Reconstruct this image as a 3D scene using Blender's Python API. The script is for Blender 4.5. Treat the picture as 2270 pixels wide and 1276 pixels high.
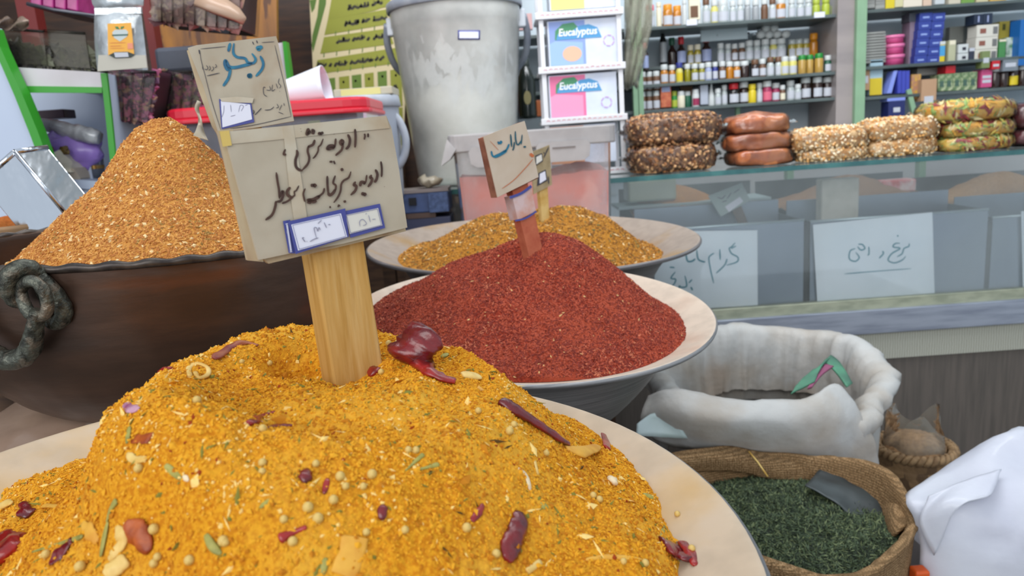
import bpy, math, random
import numpy as np
from mathutils import Vector, Matrix, Quaternion

for o in list(bpy.data.objects):
    bpy.data.objects.remove(o, do_unlink=True)
SC = bpy.context.scene
COL = SC.collection
random.seed(11)
rng = np.random.default_rng(5)

# ------------------------------------------------------------------ camera
PITCH, ROLL, FPX = math.radians(11.5), math.radians(4.0), 1640.0
CAMZ = 1.15
CP = np.array([0.0, 0.0, CAMZ])
FW = np.array([0, math.cos(PITCH), -math.sin(PITCH)])
_r0 = np.array([1.0, 0, 0]); _u0 = np.array([0, math.sin(PITCH), math.cos(PITCH)])
RT = _r0 * math.cos(ROLL) - _u0 * math.sin(ROLL)
UP = _u0 * math.cos(ROLL) + _r0 * math.sin(ROLL)
cd = bpy.data.cameras.new('camera')
cam = bpy.data.objects.new('camera', cd)
COL.objects.link(cam)
cam.matrix_world = Matrix(((RT[0], UP[0], -FW[0], 0), (RT[1], UP[1], -FW[1], 0), (RT[2], UP[2], -FW[2], CAMZ), (0, 0, 0, 1)))
cd.sensor_width = 36.0
cd.lens = FPX / 2270 * 36.0
cd.clip_start = 0.02
cd.dof.use_dof = True
cd.dof.focus_distance = 0.54
cd.dof.aperture_fstop = 13.0
SC.camera = cam

# ------------------------------------------------------------------ light and exposure
world = bpy.data.worlds.new('world'); SC.world = world
world.use_nodes = True
wn = world.node_tree.nodes; wl = world.node_tree.links
bg = wn['Background']
bg.inputs['Color'].default_value = (0.80, 0.90, 1.0, 1)
bg.inputs['Strength'].default_value = 0.80

def area(name, loc, target, size, energy, color=(1, 1, 1)):
    l = bpy.data.lights.new(name, 'AREA'); l.shape = 'RECTANGLE'
    l.size, l.size_y = size; l.energy = energy; l.color = color
    o = bpy.data.objects.new(name, l); COL.objects.link(o)
    o.location = loc
    o.rotation_euler = (Vector(target) - Vector(loc)).to_track_quat('-Z', 'Y').to_euler()
    return o
area('street_daylight', (-1.4, -3.0, 2.9), (0.1, 1.3, 0.9), (4.2, 2.4), 120, (1.0, 0.975, 0.94))
area('shop_ceiling_light', (0.9, 1.75, 2.75), (0.9, 2.9, 1.2), (1.8, 0.5), 27, (0.93, 0.97, 1.0))

area('added_aisle_fill', (-0.2, 1.25, 2.75), (0.1, 2.6, 0.9), (1.8, 0.5), 21, (0.97, 0.98, 1.0))  # fill lamp added over the aisle to brighten the dim interior

SC.view_settings.view_transform = 'Standard'
SC.view_settings.look = 'None'
SC.view_settings.gamma = 1.0
SC.view_settings.use_curve_mapping = False
SC.view_settings.exposure = 0.08

# ------------------------------------------------------------------ projection helpers (photo pixel -> point in the place)
def ray(px, py):
    return FW * FPX + RT * (px - 1135) + UP * (638 - py)
def at(px, py, y):
    d = ray(px, py); return CP + d * (y / d[1])
def atz(px, py, z):
    d = ray(px, py); return CP + d * ((z - CAMZ) / d[2])
def onplane(px, py, p0, n):
    d = ray(px, py); return CP + d * (np.dot(p0 - CP, n) / np.dot(d, n))
def proj(X):
    X = np.atleast_2d(X) - CP; z = X @ FW
    return np.c_[1135 + FPX * (X @ RT) / z, 638 - FPX * (X @ UP) / z, z]
def nrm(v):
    v = np.asarray(v, float); return v / (np.linalg.norm(v) + 1e-12)

# ------------------------------------------------------------------ noise
_T = np.random.default_rng(99).random(65536)
def vn(p):
    p = np.atleast_2d(p); i = np.floor(p).astype(np.int64); f = p - i; f = f * f * (3 - 2 * f)
    out = 0
    for dx in (0, 1):
        for dy in (0, 1):
            for dz in (0, 1):
                h = ((i[:, 0] + dx) * 73856093 ^ (i[:, 1] + dy) * 19349663 ^ (i[:, 2] + dz) * 83492791) & 65535
                w = (f[:, 0] if dx else 1 - f[:, 0]) * (f[:, 1] if dy else 1 - f[:, 1]) * (f[:, 2] if dz else 1 - f[:, 2])
                out = out + w * _T[h]
    return out * 2 - 1
def fbm(p, s, o=4, g=0.5):
    p = np.atleast_2d(np.asarray(p, float)) * s; a = 1.0; t = 0; r = 0
    for k in range(o):
        r = r + a * vn(p + 17.3 * k); t += a; a *= g; p = p * 2.03
    return r / t

# ------------------------------------------------------------------ materials
def S(r, g, b):
    f = lambda c: (c / 255 / 12.92) if c / 255 <= 0.04045 else ((c / 255 + 0.055) / 1.055) ** 2.4
    return (f(r), f(g), f(b))
_MC = {}
def mat(name, col, rough=0.6, metal=0.0, col2=None, scale=30.0, mix=(0.4, 0.65), bump=0.0, bscale=None, alpha=1.0,
        trans=0.0, spec=0.5, kind='noise', stretch=(1, 1, 1), detail=6.0, coat=0.0, col3=None, scale3=8.0, mix3=(0.55, 0.6), sss=0.0, bdist=0.004):
    if name in _MC: return _MC[name]
    m = bpy.data.materials.new(name); m.use_nodes = True
    nt = m.node_tree; N = nt.nodes; L = nt.links; b = N['Principled BSDF']
    b.inputs['Base Color'].default_value = (*col, 1)
    b.inputs['Roughness'].default_value = rough
    b.inputs['Metallic'].default_value = metal
    b.inputs['Alpha'].default_value = alpha
    b.inputs['Transmission Weight'].default_value = trans
    b.inputs['Specular IOR Level'].default_value = spec
    b.inputs['Coat Weight'].default_value = coat
    b.inputs['Coat Roughness'].default_value = 0.08
    if sss: b.inputs['Subsurface Weight'].default_value = sss
    tc = N.new('ShaderNodeTexCoord'); mp = N.new('ShaderNodeMapping')
    mp.inputs['Scale'].default_value = stretch
    L.new(tc.outputs['Object'], mp.inputs['Vector'])
    cur = None
    if col2 is not None:
        if kind == 'voronoi':
            t = N.new('ShaderNodeTexVoronoi'); t.inputs['Scale'].default_value = scale; fac = t.outputs['Color']
        elif kind == 'wave':
            t = N.new('ShaderNodeTexWave'); t.inputs['Scale'].default_value = scale; t.inputs['Distortion'].default_value = 3; fac = t.outputs['Fac']
            t.inputs['Detail'].default_value = 3
        else:
            t = N.new('ShaderNodeTexNoise'); t.inputs['Scale'].default_value = scale; t.inputs['Detail'].default_value = detail; fac = t.outputs['Fac']
        L.new(mp.outputs['Vector'], t.inputs['Vector'])
        rp = N.new('ShaderNodeValToRGB')
        rp.color_ramp.elements[0].position = mix[0]; rp.color_ramp.elements[1].position = mix[1]
        rp.color_ramp.elements[0].color = (*col, 1); rp.color_ramp.elements[1].color = (*col2, 1)
        L.new(fac, rp.inputs['Fac']); cur = rp.outputs['Color']
        if col3 is not None:
            t3 = N.new('ShaderNodeTexNoise'); t3.inputs['Scale'].default_value = scale3; t3.inputs['Detail'].default_value = 5
            L.new(mp.outputs['Vector'], t3.inputs['Vector'])
            r3 = N.new('ShaderNodeValToRGB'); r3.color_ramp.elements[0].position = mix3[0]; r3.color_ramp.elements[1].position = mix3[1]
            L.new(t3.outputs['Fac'], r3.inputs['Fac'])
            mx = N.new('ShaderNodeMix'); mx.data_type = 'RGBA'
            L.new(r3.outputs['Color'], mx.inputs[0]); L.new(cur, mx.inputs[6]); mx.inputs[7].default_value = (*col3, 1)
            cur = mx.outputs[2]
        L.new(cur, b.inputs['Base Color'])
    if bump:
        t = N.new('ShaderNodeTexNoise'); t.inputs['Scale'].default_value = bscale or scale; t.inputs['Detail'].default_value = 4
        L.new(mp.outputs['Vector'], t.inputs['Vector'])
        bp = N.new('ShaderNodeBump'); bp.inputs['Strength'].default_value = bump; bp.inputs['Distance'].default_value = bdist
        L.new(t.outputs['Fac'], bp.inputs['Height']); L.new(bp.outputs['Normal'], b.inputs['Normal'])
    _MC[name] = m
    return m
def glass(name, tint=(0.9, 0.97, 0.95), dust=0.05, dustcol=(0.75, 0.8, 0.8), rough=0.03, fres=1.45, crinkle=0.0, cscale=40, dscale=9, gloss=1.0, dc=0.6):
    """thin clear sheet: transparent + fresnel reflection + a little dust"""
    if name in _MC: return _MC[name]
    m = bpy.data.materials.new(name); m.use_nodes = True
    nt = m.node_tree; N = nt.nodes; L = nt.links
    for n in list(N):
        if n.type == 'BSDF_PRINCIPLED': N.remove(n)
    out = [n for n in N if n.type == 'OUTPUT_MATERIAL'][0]
    tr = N.new('ShaderNodeBsdfTransparent'); tr.inputs['Color'].default_value = (*tint, 1)
    gl = N.new('ShaderNodeBsdfGlossy'); gl.inputs['Roughness'].default_value = rough; gl.inputs['Color'].default_value = (gloss, gloss, gloss, 1)
    di = N.new('ShaderNodeBsdfDiffuse'); di.inputs['Color'].default_value = (*dustcol, 1)
    fr = N.new('ShaderNodeFresnel'); fr.inputs['IOR'].default_value = fres
    m1 = N.new('ShaderNodeMixShader'); m2 = N.new('ShaderNodeMixShader')
    tc = N.new('ShaderNodeTexCoord'); nz = N.new('ShaderNodeTexNoise'); nz.inputs['Scale'].default_value = dscale; nz.inputs['Detail'].default_value = 6
    L.new(tc.outputs['Object'], nz.inputs['Vector'])
    mr = N.new('ShaderNodeMapRange'); mr.inputs[1].default_value = 0.35; mr.inputs[2].default_value = 0.7
    mr.inputs[3].default_value = dust * (1 - dc); mr.inputs[4].default_value = min(1.0, dust * (1 + dc))
    L.new(nz.outputs['Fac'], mr.inputs[0])
    L.new(mr.outputs[0], m1.inputs[0]); L.new(tr.outputs[0], m1.inputs[1]); L.new(di.outputs[0], m1.inputs[2])
    L.new(fr.outputs[0], m2.inputs[0]); L.new(m1.outputs[0], m2.inputs[1]); L.new(gl.outputs[0], m2.inputs[2])
    if crinkle:
        n2 = N.new('ShaderNodeTexNoise'); n2.inputs['Scale'].default_value = cscale; n2.inputs['Detail'].default_value = 3
        L.new(tc.outputs['Object'], n2.inputs['Vector'])
        bp = N.new('ShaderNodeBump'); bp.inputs['Strength'].default_value = crinkle; bp.inputs['Distance'].default_value = 0.01
        L.new(n2.outputs['Fac'], bp.inputs['Height'])
        L.new(bp.outputs['Normal'], gl.inputs['Normal']); L.new(bp.outputs['Normal'], fr.inputs['Normal'])
    L.new(m2.outputs[0], out.inputs['Surface'])
    _MC[name] = m
    return m

# ------------------------------------------------------------------ things
WLOC = {}
def tag(o, label=None, cat=None, group=None, kind=None):
    if label: o['label'] = label
    if cat: o['category'] = cat
    if group: o['group'] = group
    if kind: o['kind'] = kind
    return o
def thing(name, label, cat, loc, group=None):
    o = bpy.data.objects.new(name, None); COL.objects.link(o)
    o.empty_display_size = 0.03
    o.location = [float(v) for v in loc]; WLOC[o.name] = np.array(loc, float)
    return tag(o, label, cat, group)
def link_mesh(name, V, faces, mats, midx=None, parent=None, smooth=False, origin=None):
    """V (n,3) in place coordinates; origin moves to the base centre"""
    V = np.asarray(V, float)
    if origin is None:
        lo, hi = V.min(0), V.max(0); origin = np.array([(lo[0] + hi[0]) / 2, (lo[1] + hi[1]) / 2, lo[2]])
    W = V - origin
    me = bpy.data.meshes.new(name)
    if isinstance(faces, np.ndarray) or (len(faces) and isinstance(faces[0], np.ndarray)):
        fl = faces if isinstance(faces, list) else [faces]
        me.vertices.add(len(W)); me.vertices.foreach_set('co', W.astype(np.float32).ravel())
        tot = np.concatenate([np.full(len(f), f.shape[1]) for f in fl])
        idx = np.concatenate([f.ravel() for f in fl])
        me.loops.add(len(idx)); me.loops.foreach_set('vertex_index', idx.astype(np.int32))
        me.polygons.add(len(tot))
        st = np.concatenate([[0], np.cumsum(tot)[:-1]])
        me.polygons.foreach_set('loop_start', st.astype(np.int32))
        me.polygons.foreach_set('loop_total', tot.astype(np.int32))
        n = len(tot)
    else:
        me.from_pydata([tuple(v) for v in W], [], [tuple(int(i) for i in f) for f in faces]); n = len(me.polygons)
    if midx is not None: me.polygons.foreach_set('material_index', np.asarray(midx, np.int32)[:n])
    if isinstance(smooth, np.ndarray): me.polygons.foreach_set('use_smooth', smooth.astype(bool))
    else: me.polygons.foreach_set('use_smooth', np.full(n, bool(smooth)))
    me.update(calc_edges=True); me.validate()
    for m in (mats if isinstance(mats, (list, tuple)) else [mats]): me.materials.append(m)
    o = bpy.data.objects.new(name, me); COL.objects.link(o)
    if parent is not None:
        o.parent = parent; o.location = [float(v) for v in (origin - WLOC[parent.name])]
    else:
        o.location = [float(v) for v in origin]
    WLOC[o.name] = origin
    return o
class MB:
    def __init__(s): s.v = []; s.f = []; s.m = []; s.sm = []
    def add(s, V, F, m=0, sm=False):
        b = len(s.v); s.v.extend([tuple(map(float, p)) for p in V])
        for f in F: s.f.append([b + i for i in f]); s.m.append(m); s.sm.append(sm)
        return s
    def box(s, lo, hi, m=0):
        x0, y0, z0 = lo; x1, y1, z1 = hi
        V = [(x0, y0, z0), (x1, y0, z0), (x1, y1, z0), (x0, y1, z0), (x0, y0, z1), (x1, y0, z1), (x1, y1, z1), (x0, y1, z1)]
        return s.add(V, [(0, 3, 2, 1), (4, 5, 6, 7), (0, 1, 5, 4), (1, 2, 6, 5), (2, 3, 7, 6), (3, 0, 4, 7)], m)
    def hexa(s, a, b, m=0):
        """two matching loops a (front) and b (back)"""
        n = len(a); V = list(a) + list(b)
        F = [tuple(range(n)), tuple(range(2 * n - 1, n - 1, -1))] + [(i, n + i, n + (i + 1) % n, (i + 1) % n) for i in range(n)]
        return s.add(V, F, m)
    def slab(s, pts, t, m=0):
        t = np.asarray(t, float); return s.hexa([np.asarray(p, float) for p in pts], [np.asarray(p, float) + t for p in pts], m)
    def tube(s, P, rad, n=12, m=0, closed=False, flat=1.0, fdir=None, lump=0.0, cap=True):
        P = np.asarray(P, float); k = len(P)
        rad = np.full(k, rad) if np.isscalar(rad) else np.asarray(rad, float)
        if len(rad) != k: rad = np.interp(np.linspace(0, 1, k), np.linspace(0, 1, len(rad)), rad)
        T = np.array([nrm(P[(i + 1) % k] - P[i - 1]) if closed else nrm(P[min(i + 1, k - 1)] - P[max(i - 1, 0)]) for i in range(k)])
        ref = nrm(fdir) if fdir is not None else np.array([0.31, 0.2, 0.93])
        V = []
        for i in range(k):
            a = nrm(ref - T[i] * np.dot(ref, T[i])); b = np.cross(T[i], a)
            if fdir is None: ref = a
            for j in range(n):
                th = 2 * math.pi * j / n
                q = P[i] + (a * math.cos(th) * flat + b * math.sin(th)) * rad[i]
                V.append(q)
        V = np.array(V)
        if lump: V = V + ((fbm(V, 260, 3) + 0.6 * (1 - 2 * np.abs(fbm(V, 330, 2))) * (lump > 0.35))[:, None]) * lump * np.repeat(rad, n)[:, None] * nrm_rows(V - np.repeat(P, n, 0))
        F = []
        for i in range(k if closed else k - 1):
            i2 = (i + 1) % k
            for j in range(n): F.append((i * n + j, i * n + (j + 1) % n, i2 * n + (j + 1) % n, i2 * n + j))
        if not closed and cap:
            F.append(tuple(range(n - 1, -1, -1))); F.append(tuple((k - 1) * n + j for j in range(n)))
        return s.add(V, F, m, True)
    def lathe(s, prof, c=(0, 0, 0), n=48, m=0, B=None, rfun=None, sm=True):
        """prof [(r,z)]; B columns = local axes"""
        B = np.eye(3) if B is None else B; c = np.asarray(c, float); V = []; k = len(prof)
        for (r, z) in prof:
            for j in range(n):
                th = 2 * math.pi * j / n; rr, zz = (r, z) if rfun is None else rfun(r, z, th)
                V.append(c + B @ np.array([rr * math.cos(th), rr * math.sin(th), zz]))
        F = []
        for i in range(k - 1):
            for j in range(n): F.append((i * n + j, i * n + (j + 1) % n, (i + 1) * n + (j + 1) % n, (i + 1) * n + j))
        if prof[0][0] > 1e-6 and False: pass
        return s.add(V, F, m, sm)
    def grid(s, V, nu, nv, m=0, sm=True, wrap=False):
        F = []
        for i in range(nu - 1):
            for j in range(nv if wrap else nv - 1):
                j2 = (j + 1) % nv; F.append((i * nv + j, i * nv + j2, (i + 1) * nv + j2, (i + 1) * nv + j))
        return s.add(V, F, m, sm)
    def build(s, name, mats, parent=None, bevel=0, solid=0, sub=0, origin=None):
        o = link_mesh(name, np.array(s.v), s.f, mats, s.m, parent, np.array(s.sm, bool), origin)
        if solid:
            md = o.modifiers.new('solid', 'SOLIDIFY'); md.thickness = solid; md.offset = 0
        if bevel:
            md = o.modifiers.new('bevel', 'BEVEL'); md.width = bevel; md.segments = 2; md.limit_method = 'ANGLE'
        if sub:
            md = o.modifiers.new('sub', 'SUBSURF'); md.levels = sub; md.render_levels = sub
        return o
def nrm_rows(A): return A / (np.linalg.norm(A, axis=1, keepdims=True) + 1e-12)
def smoothpath(P, k=6, closed=False):
    P = np.asarray(P, float); n = len(P)
    if n < 3 and not closed:
        return np.array([P[0] + (P[-1] - P[0]) * t for t in np.linspace(0, 1, k + 1)])
    out = []
    for i in range(n if closed else n - 1):
        g = (lambda j: P[j % n]) if closed else (lambda j: P[max(0, min(n - 1, j))])
        a, b, c, d = g(i - 1), g(i), g(i + 1), g(i + 2)
        for t in np.arange(k) / k:
            out.append(0.5 * ((2 * b) + (-a + c) * t + (2 * a - 5 * b + 4 * c - d) * t * t + (-a + 3 * b - 3 * c + d) * t ** 3))
    if not closed: out.append(P[-1])
    return np.array(out)
def ink(name, strokes, p0, n, m, parent, off=0.0006, W=4.0, org=(0, 0), sc=1.0, taper=True, label=None):
    """handwriting: strokes [(width, [(x,y)...])] in photo pixels (via crop origin and scale), laid on the board's plane"""
    n = nrm(n)
    if np.dot(n, CP - p0) < 0: n = -n
    q0 = p0 + n * off; mb = MB()
    for s_ in strokes:
        if isinstance(s_[0], (int, float)): w, pts = s_
        else: w, pts = W, s_
        P = np.array([(org[0] + x * sc, org[1] + y * sc) for x, y in pts], float)
        if len(P) == 1:
            V = [onplane(P[0, 0] + w * 0.75 * math.cos(a), P[0, 1] + w * 0.75 * math.sin(a), q0, n) for a in np.linspace(0, 6.283, 9)[:-1]]
            mb.add(V, [tuple(range(8))]); continue
        P = smoothpath(P, 5)
        T = np.gradient(P, axis=0); T = T / (np.hypot(T[:, 0], T[:, 1])[:, None] + 1e-9); Nn = np.c_[-T[:, 1], T[:, 0]]
        u = np.linspace(0, 1, len(P)); ww = w * 0.5 * (np.minimum(1, 0.45 + 4 * np.minimum(u, 1 - u)) if taper else np.ones(len(P)))
        V = []
        for i in range(len(P)):
            for sg in (1, -1): V.append(onplane(P[i, 0] + sg * Nn[i, 0] * ww[i], P[i, 1] + sg * Nn[i, 1] * ww[i], q0, n))
        mb.add(V, [(2 * i, 2 * i + 1, 2 * i + 3, 2 * i + 2) for i in range(len(P) - 1)])
    o = mb.build(name, m, parent)
    if label: o['label'] = label
    return o
def patch(name, pts, p0, n, m, parent, off=0.0004, th=0.0003, label=None):
    """flat sticker or printed field with the outline pts (photo pixels) on a plane"""
    n = nrm(n)
    if np.dot(n, CP - p0) < 0: n = -n
    q = p0 + n * (off + th)
    o = MB().slab([onplane(x, y, q, n) for x, y in pts], -n * th).build(name, m, parent)
    if label: o['label'] = label
    return o
ORD = ['first', 'second', 'third', 'fourth', 'fifth', 'sixth', 'seventh', 'eighth', 'ninth', 'tenth', 'eleventh', 'twelfth', 'thirteenth',
       'fourteenth', 'fifteenth', 'sixteenth', 'seventeenth', 'eighteenth', 'nineteenth', 'twentieth', 'twenty-first', 'twenty-second',
       'twenty-third', 'twenty-fourth', 'twenty-fifth', 'twenty-sixth', 'twenty-seventh', 'twenty-eighth']
# ------------------------------------------------------------------ grains
def grains(P, Nn, size, midx, tilt=0.6, lift=0.0, asp=None):
    """small eight-sided crumbs at P; size (n,3) half length, half width, half thickness"""
    n = len(P); r = rng.normal(size=(n, 3)); Nt = nrm_rows(Nn + tilt * rng.normal(size=(n, 3)) * 0.6)
    t = nrm_rows(r - Nt * (r * Nt).sum(1, keepdims=True)); b = np.cross(Nt, t)
    C = P + Nn * (lift + size[:, 2:3] * 0.3)
    V = np.stack([C + t * size[:, :1], C - t * size[:, :1], C + b * size[:, 1:2], C - b * size[:, 1:2], C + Nt * size[:, 2:3], C - Nt * size[:, 2:3]], 1).reshape(-1, 3)
    f = np.array([(0, 2, 4), (2, 1, 4), (1, 3, 4), (3, 0, 4), (2, 0, 5), (1, 2, 5), (3, 1, 5), (0, 3, 5)])
    F = (np.arange(n)[:, None, None] * 6 + f[None]).reshape(-1, 3)
    return V, F, np.repeat(midx, 8)
# ================================================================== THE SETTING
def struct(name, mb, m, **k):
    o = mb.build(name, m, **k); o['kind'] = 'structure'; return o
m_floor = mat('floor_tile', S(120, 116, 110), 0.5, col2=S(95, 90, 84), scale=6)
m_wallgrey = mat('painted_wall', S(206, 218, 226), 0.75, col2=S(196, 210, 220), scale=5)
m_wood_dark = mat('dark_wood_wall', S(46, 26, 16), 0.5, col2=S(70, 42, 24), scale=7, stretch=(1, 1, 9), kind='noise')
m_ceil = mat('ceiling_paint', S(205, 205, 200), 0.9)
struct('floor', MB().box((-2.6, -1.2, -0.05), (2.6, 3.5, 0)), m_floor)
struct('wall_back', MB().box((0.05, 3.22, 0), (2.6, 3.3, 2.9)), m_wallgrey)
struct('wall_left_back', MB().box((-2.6, 2.95, 0), (0.05, 3.3, 2.9)), m_wood_dark)
struct('wall_left', MB().box((-2.66, 0.6, 0), (-2.6, 3.3, 2.9)), m_wood_dark)
struct('wall_right', MB().box((2.6, 0.6, 0), (2.66, 3.3, 2.9)), m_wallgrey)
struct('ceiling', MB().box((-2.66, 1.3, 2.9), (2.66, 3.3, 2.96)), m_ceil)

# ================================================================== BOWLS
def frame_of(tx, ty):
    a, b = math.radians(tx), math.radians(ty)
    n = nrm([math.sin(b), -math.sin(a), math.cos(a) * math.cos(b)])
    e1 = nrm(np.cross([0, 1, 0], n)); e2 = np.cross(n, e1)
    return np.stack([e1, e2, n], 1)
BASIN = [(0.0, -0.60), (0.30, -0.595), (0.50, -0.50), (0.66, -0.30), (0.76, -0.13), (0.82, -0.075), (0.90, -0.035), (0.985, 0.0), (1.005, 0.004),
         (1.015, -0.004), (1.01, -0.018), (0.99, -0.022), (0.90, -0.058), (0.825, -0.10), (0.775, -0.16), (0.675, -0.33), (0.515, -0.53), (0.40, -0.62), (0.38, -0.645), (0.0, -0.645)]
def inner_z(prof, r, R):
    i = int(np.argmax([p[0] for p in prof])); a = prof[:i]
    return np.interp(r / R, [p[0] for p in a], [p[1] for p in a]) * R
def dens(prof, k=4):
    P = smoothpath([(a, b, 0) for a, b in prof], k); return [(max(0.0, p[0]), p[1]) for p in P]
def basin(name, label, C, R, tilt, m_in, m_out):
    C = np.array(C, float); B = frame_of(*tilt)
    t = thing(name, label, 'bowl', C + B @ np.array([0, 0, -0.645 * R]))
    i = 10
    MB().lathe([(r * R, z * R) for r, z in dens(BASIN[:9])], C, 96, 0, B).build('inside', m_in, t)
    MB().lathe([(r * R, z * R) for r, z in dens(BASIN[8:])], C, 96, 0, B).build('body', m_out, t)
    return t, C, B
m_alu = mat('brushed_aluminium', S(150, 149, 150), 0.42, 0.55, col2=S(118, 118, 120), scale=9, stretch=(1, 1, 60), bump=0.25, bscale=14, bdist=0.002)
m_alu2 = mat('dull_aluminium', S(128, 124, 124), 0.5, 0.5, col2=S(100, 96, 98), scale=9, stretch=(1, 1, 50), bump=0.25, bscale=12, bdist=0.002)
def dusty(name, base, dust, sc3=14, mx=(0.5, 0.66)):
    return mat(name, base, 0.6, 0.08, col2=tuple(c * 0.86 for c in base), scale=45, col3=dust, scale3=sc3, mix3=mx, bump=0.15, bscale=120, bdist=0.001)
m_in_front = dusty('turmeric_dusted_rim', S(198, 178, 154), S(200, 158, 84), 9, (0.46, 0.72))
m_in_red = dusty('pepper_dusted_rim', S(206, 188, 170), S(190, 156, 134), 9, (0.5, 0.75))
m_in_back = dusty('mustard_dusted_rim', S(158, 144, 132), S(160, 124, 66), 7, (0.5, 0.7))

T_front, C1, B1 = basin('metal_basin', 'large cream-rimmed metal basin in the foreground holding the yellow spice heap', (-0.142, 0.340, 0.955), 0.25, (0.9, 1.8), m_in_front, m_alu)
T_red, C2, B2 = basin('metal_basin', 'brushed grey metal basin holding the dark red spice heap', (0.020, 1.008, 0.910), 0.253, (4.8, 3.0), m_in_red, m_alu)
T_back, C3, B3 = basin('metal_basin', 'dull grey metal basin with the mustard brown spice heap, behind the red one', (0.051, 1.575, 0.933), 0.347, (2.0, 1.6), m_in_back, m_alu2)

# copper bowl
COPPER = [(0.0, -0.86), (0.3, -0.85), (0.6, -0.77), (0.79, -0.62), (0.92, -0.40), (0.965, -0.2), (0.985, -0.01)]
m_copper = mat('aged_copper', S(98, 74, 61), 0.38, 0.75, col2=S(78, 62, 54), scale=9, stretch=(1, 1, 4), mix=(0.35, 0.62), col3=S(126, 80, 56), scale3=5, mix3=(0.6, 0.82), bump=0.2, bscale=16, bdist=0.003)
m_copper_rim = mat('blackened_rim', S(60, 54, 52), 0.4, 0.6, col2=S(92, 84, 78), scale=60)
m_bronze = mat('green_bronze', S(96, 98, 88), 0.42, 0.6, col2=S(56, 56, 50), scale=120, mix=(0.4, 0.6), col3=S(120, 110, 96), scale3=70, mix3=(0.5, 0.62), bump=0.6, bscale=260, bdist=0.003)
C4 = np.array((-0.374, 0.805, 1.071)); R4 = 0.210; B4 = frame_of(0.0, 2.0)
t = thing('copper_bowl', 'deep dark copper bowl with ring handles and the orange spice heap', 'bowl', C4 + B4 @ np.array([0, 0, -0.86 * R4]))
T_copper = t
prof = COPPER + [(1.0, -0.01)] + [(r + 0.018, z - 0.012) for r, z in COPPER[::-1][:-1]] + [(0, -0.875)]
def hammered(r, z, th):
    k = 1 + 0.0035 * math.sin(th * 37 + z * 210) * math.sin(z * 170 + math.sin(th * 9)) + 0.0018 * math.sin(z * 420 + 0.6 * math.sin(th * 5))
    return r * k, z
MB().lathe([(r * R4, z * R4) for r, z in dens(prof, 6)], C4, 128, 0, B4, hammered).build('body', m_copper, t)
mb = MB()
RP = []
for j in range(320):
    th = 2 * math.pi * j / 320
    RP.append(C4 + B4 @ np.array([R4 * 1.005 * math.cos(th), R4 * 1.005 * math.sin(th), 0.0006 * math.sin(th * 46)]))
mb.tube(RP, [0.0036 + 0.0005 * math.sin(2 * math.pi * j / 320 * 46) for j in range(320)], 10, closed=True)
mb.build('rim', m_copper_rim, t)
# bracket and ring handle on the bowl's front-left shoulder
def bowlpt(px, py, out=0.0):
    """point of the copper bowl's outer wall seen at a photo pixel, pushed outwards"""
    d = ray(px, py); d = d / np.linalg.norm(d)
    for s in np.linspace(0.45, 1.1, 1300):
        q = B4.T @ (CP + d * s - C4); r = math.hypot(q[0], q[1])
        rr = np.interp(q[2] / R4, [z for _, z in COPPER], [x for x, _ in COPPER]) * R4 + 0.004
        if q[2] < 0.01 and r < rr and q[2] > -0.86 * R4: break
    return CP + d * (s - out * 1.1)
def hpath(pts, o, k=6, closed=False):
    return smoothpath([bowlpt(x, y, oo) for (x, y), oo in zip(pts, o)], k, closed)
br = MB().tube(hpath([(92, 612), (70, 594), (42, 596), (22, 616), (20, 642), (36, 664), (60, 672)], [0.004, 0.01, 0.018, 0.022, 0.022, 0.017, 0.012]),
               [0.005, 0.0065, 0.0075, 0.008, 0.0075, 0.007, 0.005], 12, lump=0.10)
br.tube(hpath([(72, 596), (100, 622), (126, 652), (140, 682), (138, 704), (122, 716), (106, 704), (104, 680), (94, 654), (80, 630)], [0.006, 0.006, 0.005, 0.005, 0.005, 0.005, 0.005, 0.005, 0.005, 0.004]),
        [0.0045, 0.0052, 0.006, 0.007, 0.007, 0.006, 0.005, 0.0045, 0.004, 0.003], 12, lump=0.12)
br.build('handle_bracket', m_bronze, t)
rg = MB().tube(hpath([(48, 640), (66, 622), (90, 634), (104, 662), (104, 690), (88, 702), (66, 694), (52, 668)], [0.020, 0.024, 0.026, 0.026, 0.026, 0.026, 0.026, 0.022], 5, True),
               0.0048, 12, closed=True, lump=0.14)
rg.tube(hpath([(82, 690), (78, 720), (74, 752), (62, 780), (38, 796), (10, 796), (-20, 780), (-60, 745), (-88, 700), (-92, 670)],
              [0.027, 0.026, 0.025, 0.025, 0.026, 0.028, 0.03, 0.03, 0.03, 0.03], 7), [0.0055 + 0.0030 * min(1, i / 20) for i in range(64)], 14, lump=0.22)
rg.build('ring_handle', m_bronze, t)

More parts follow.
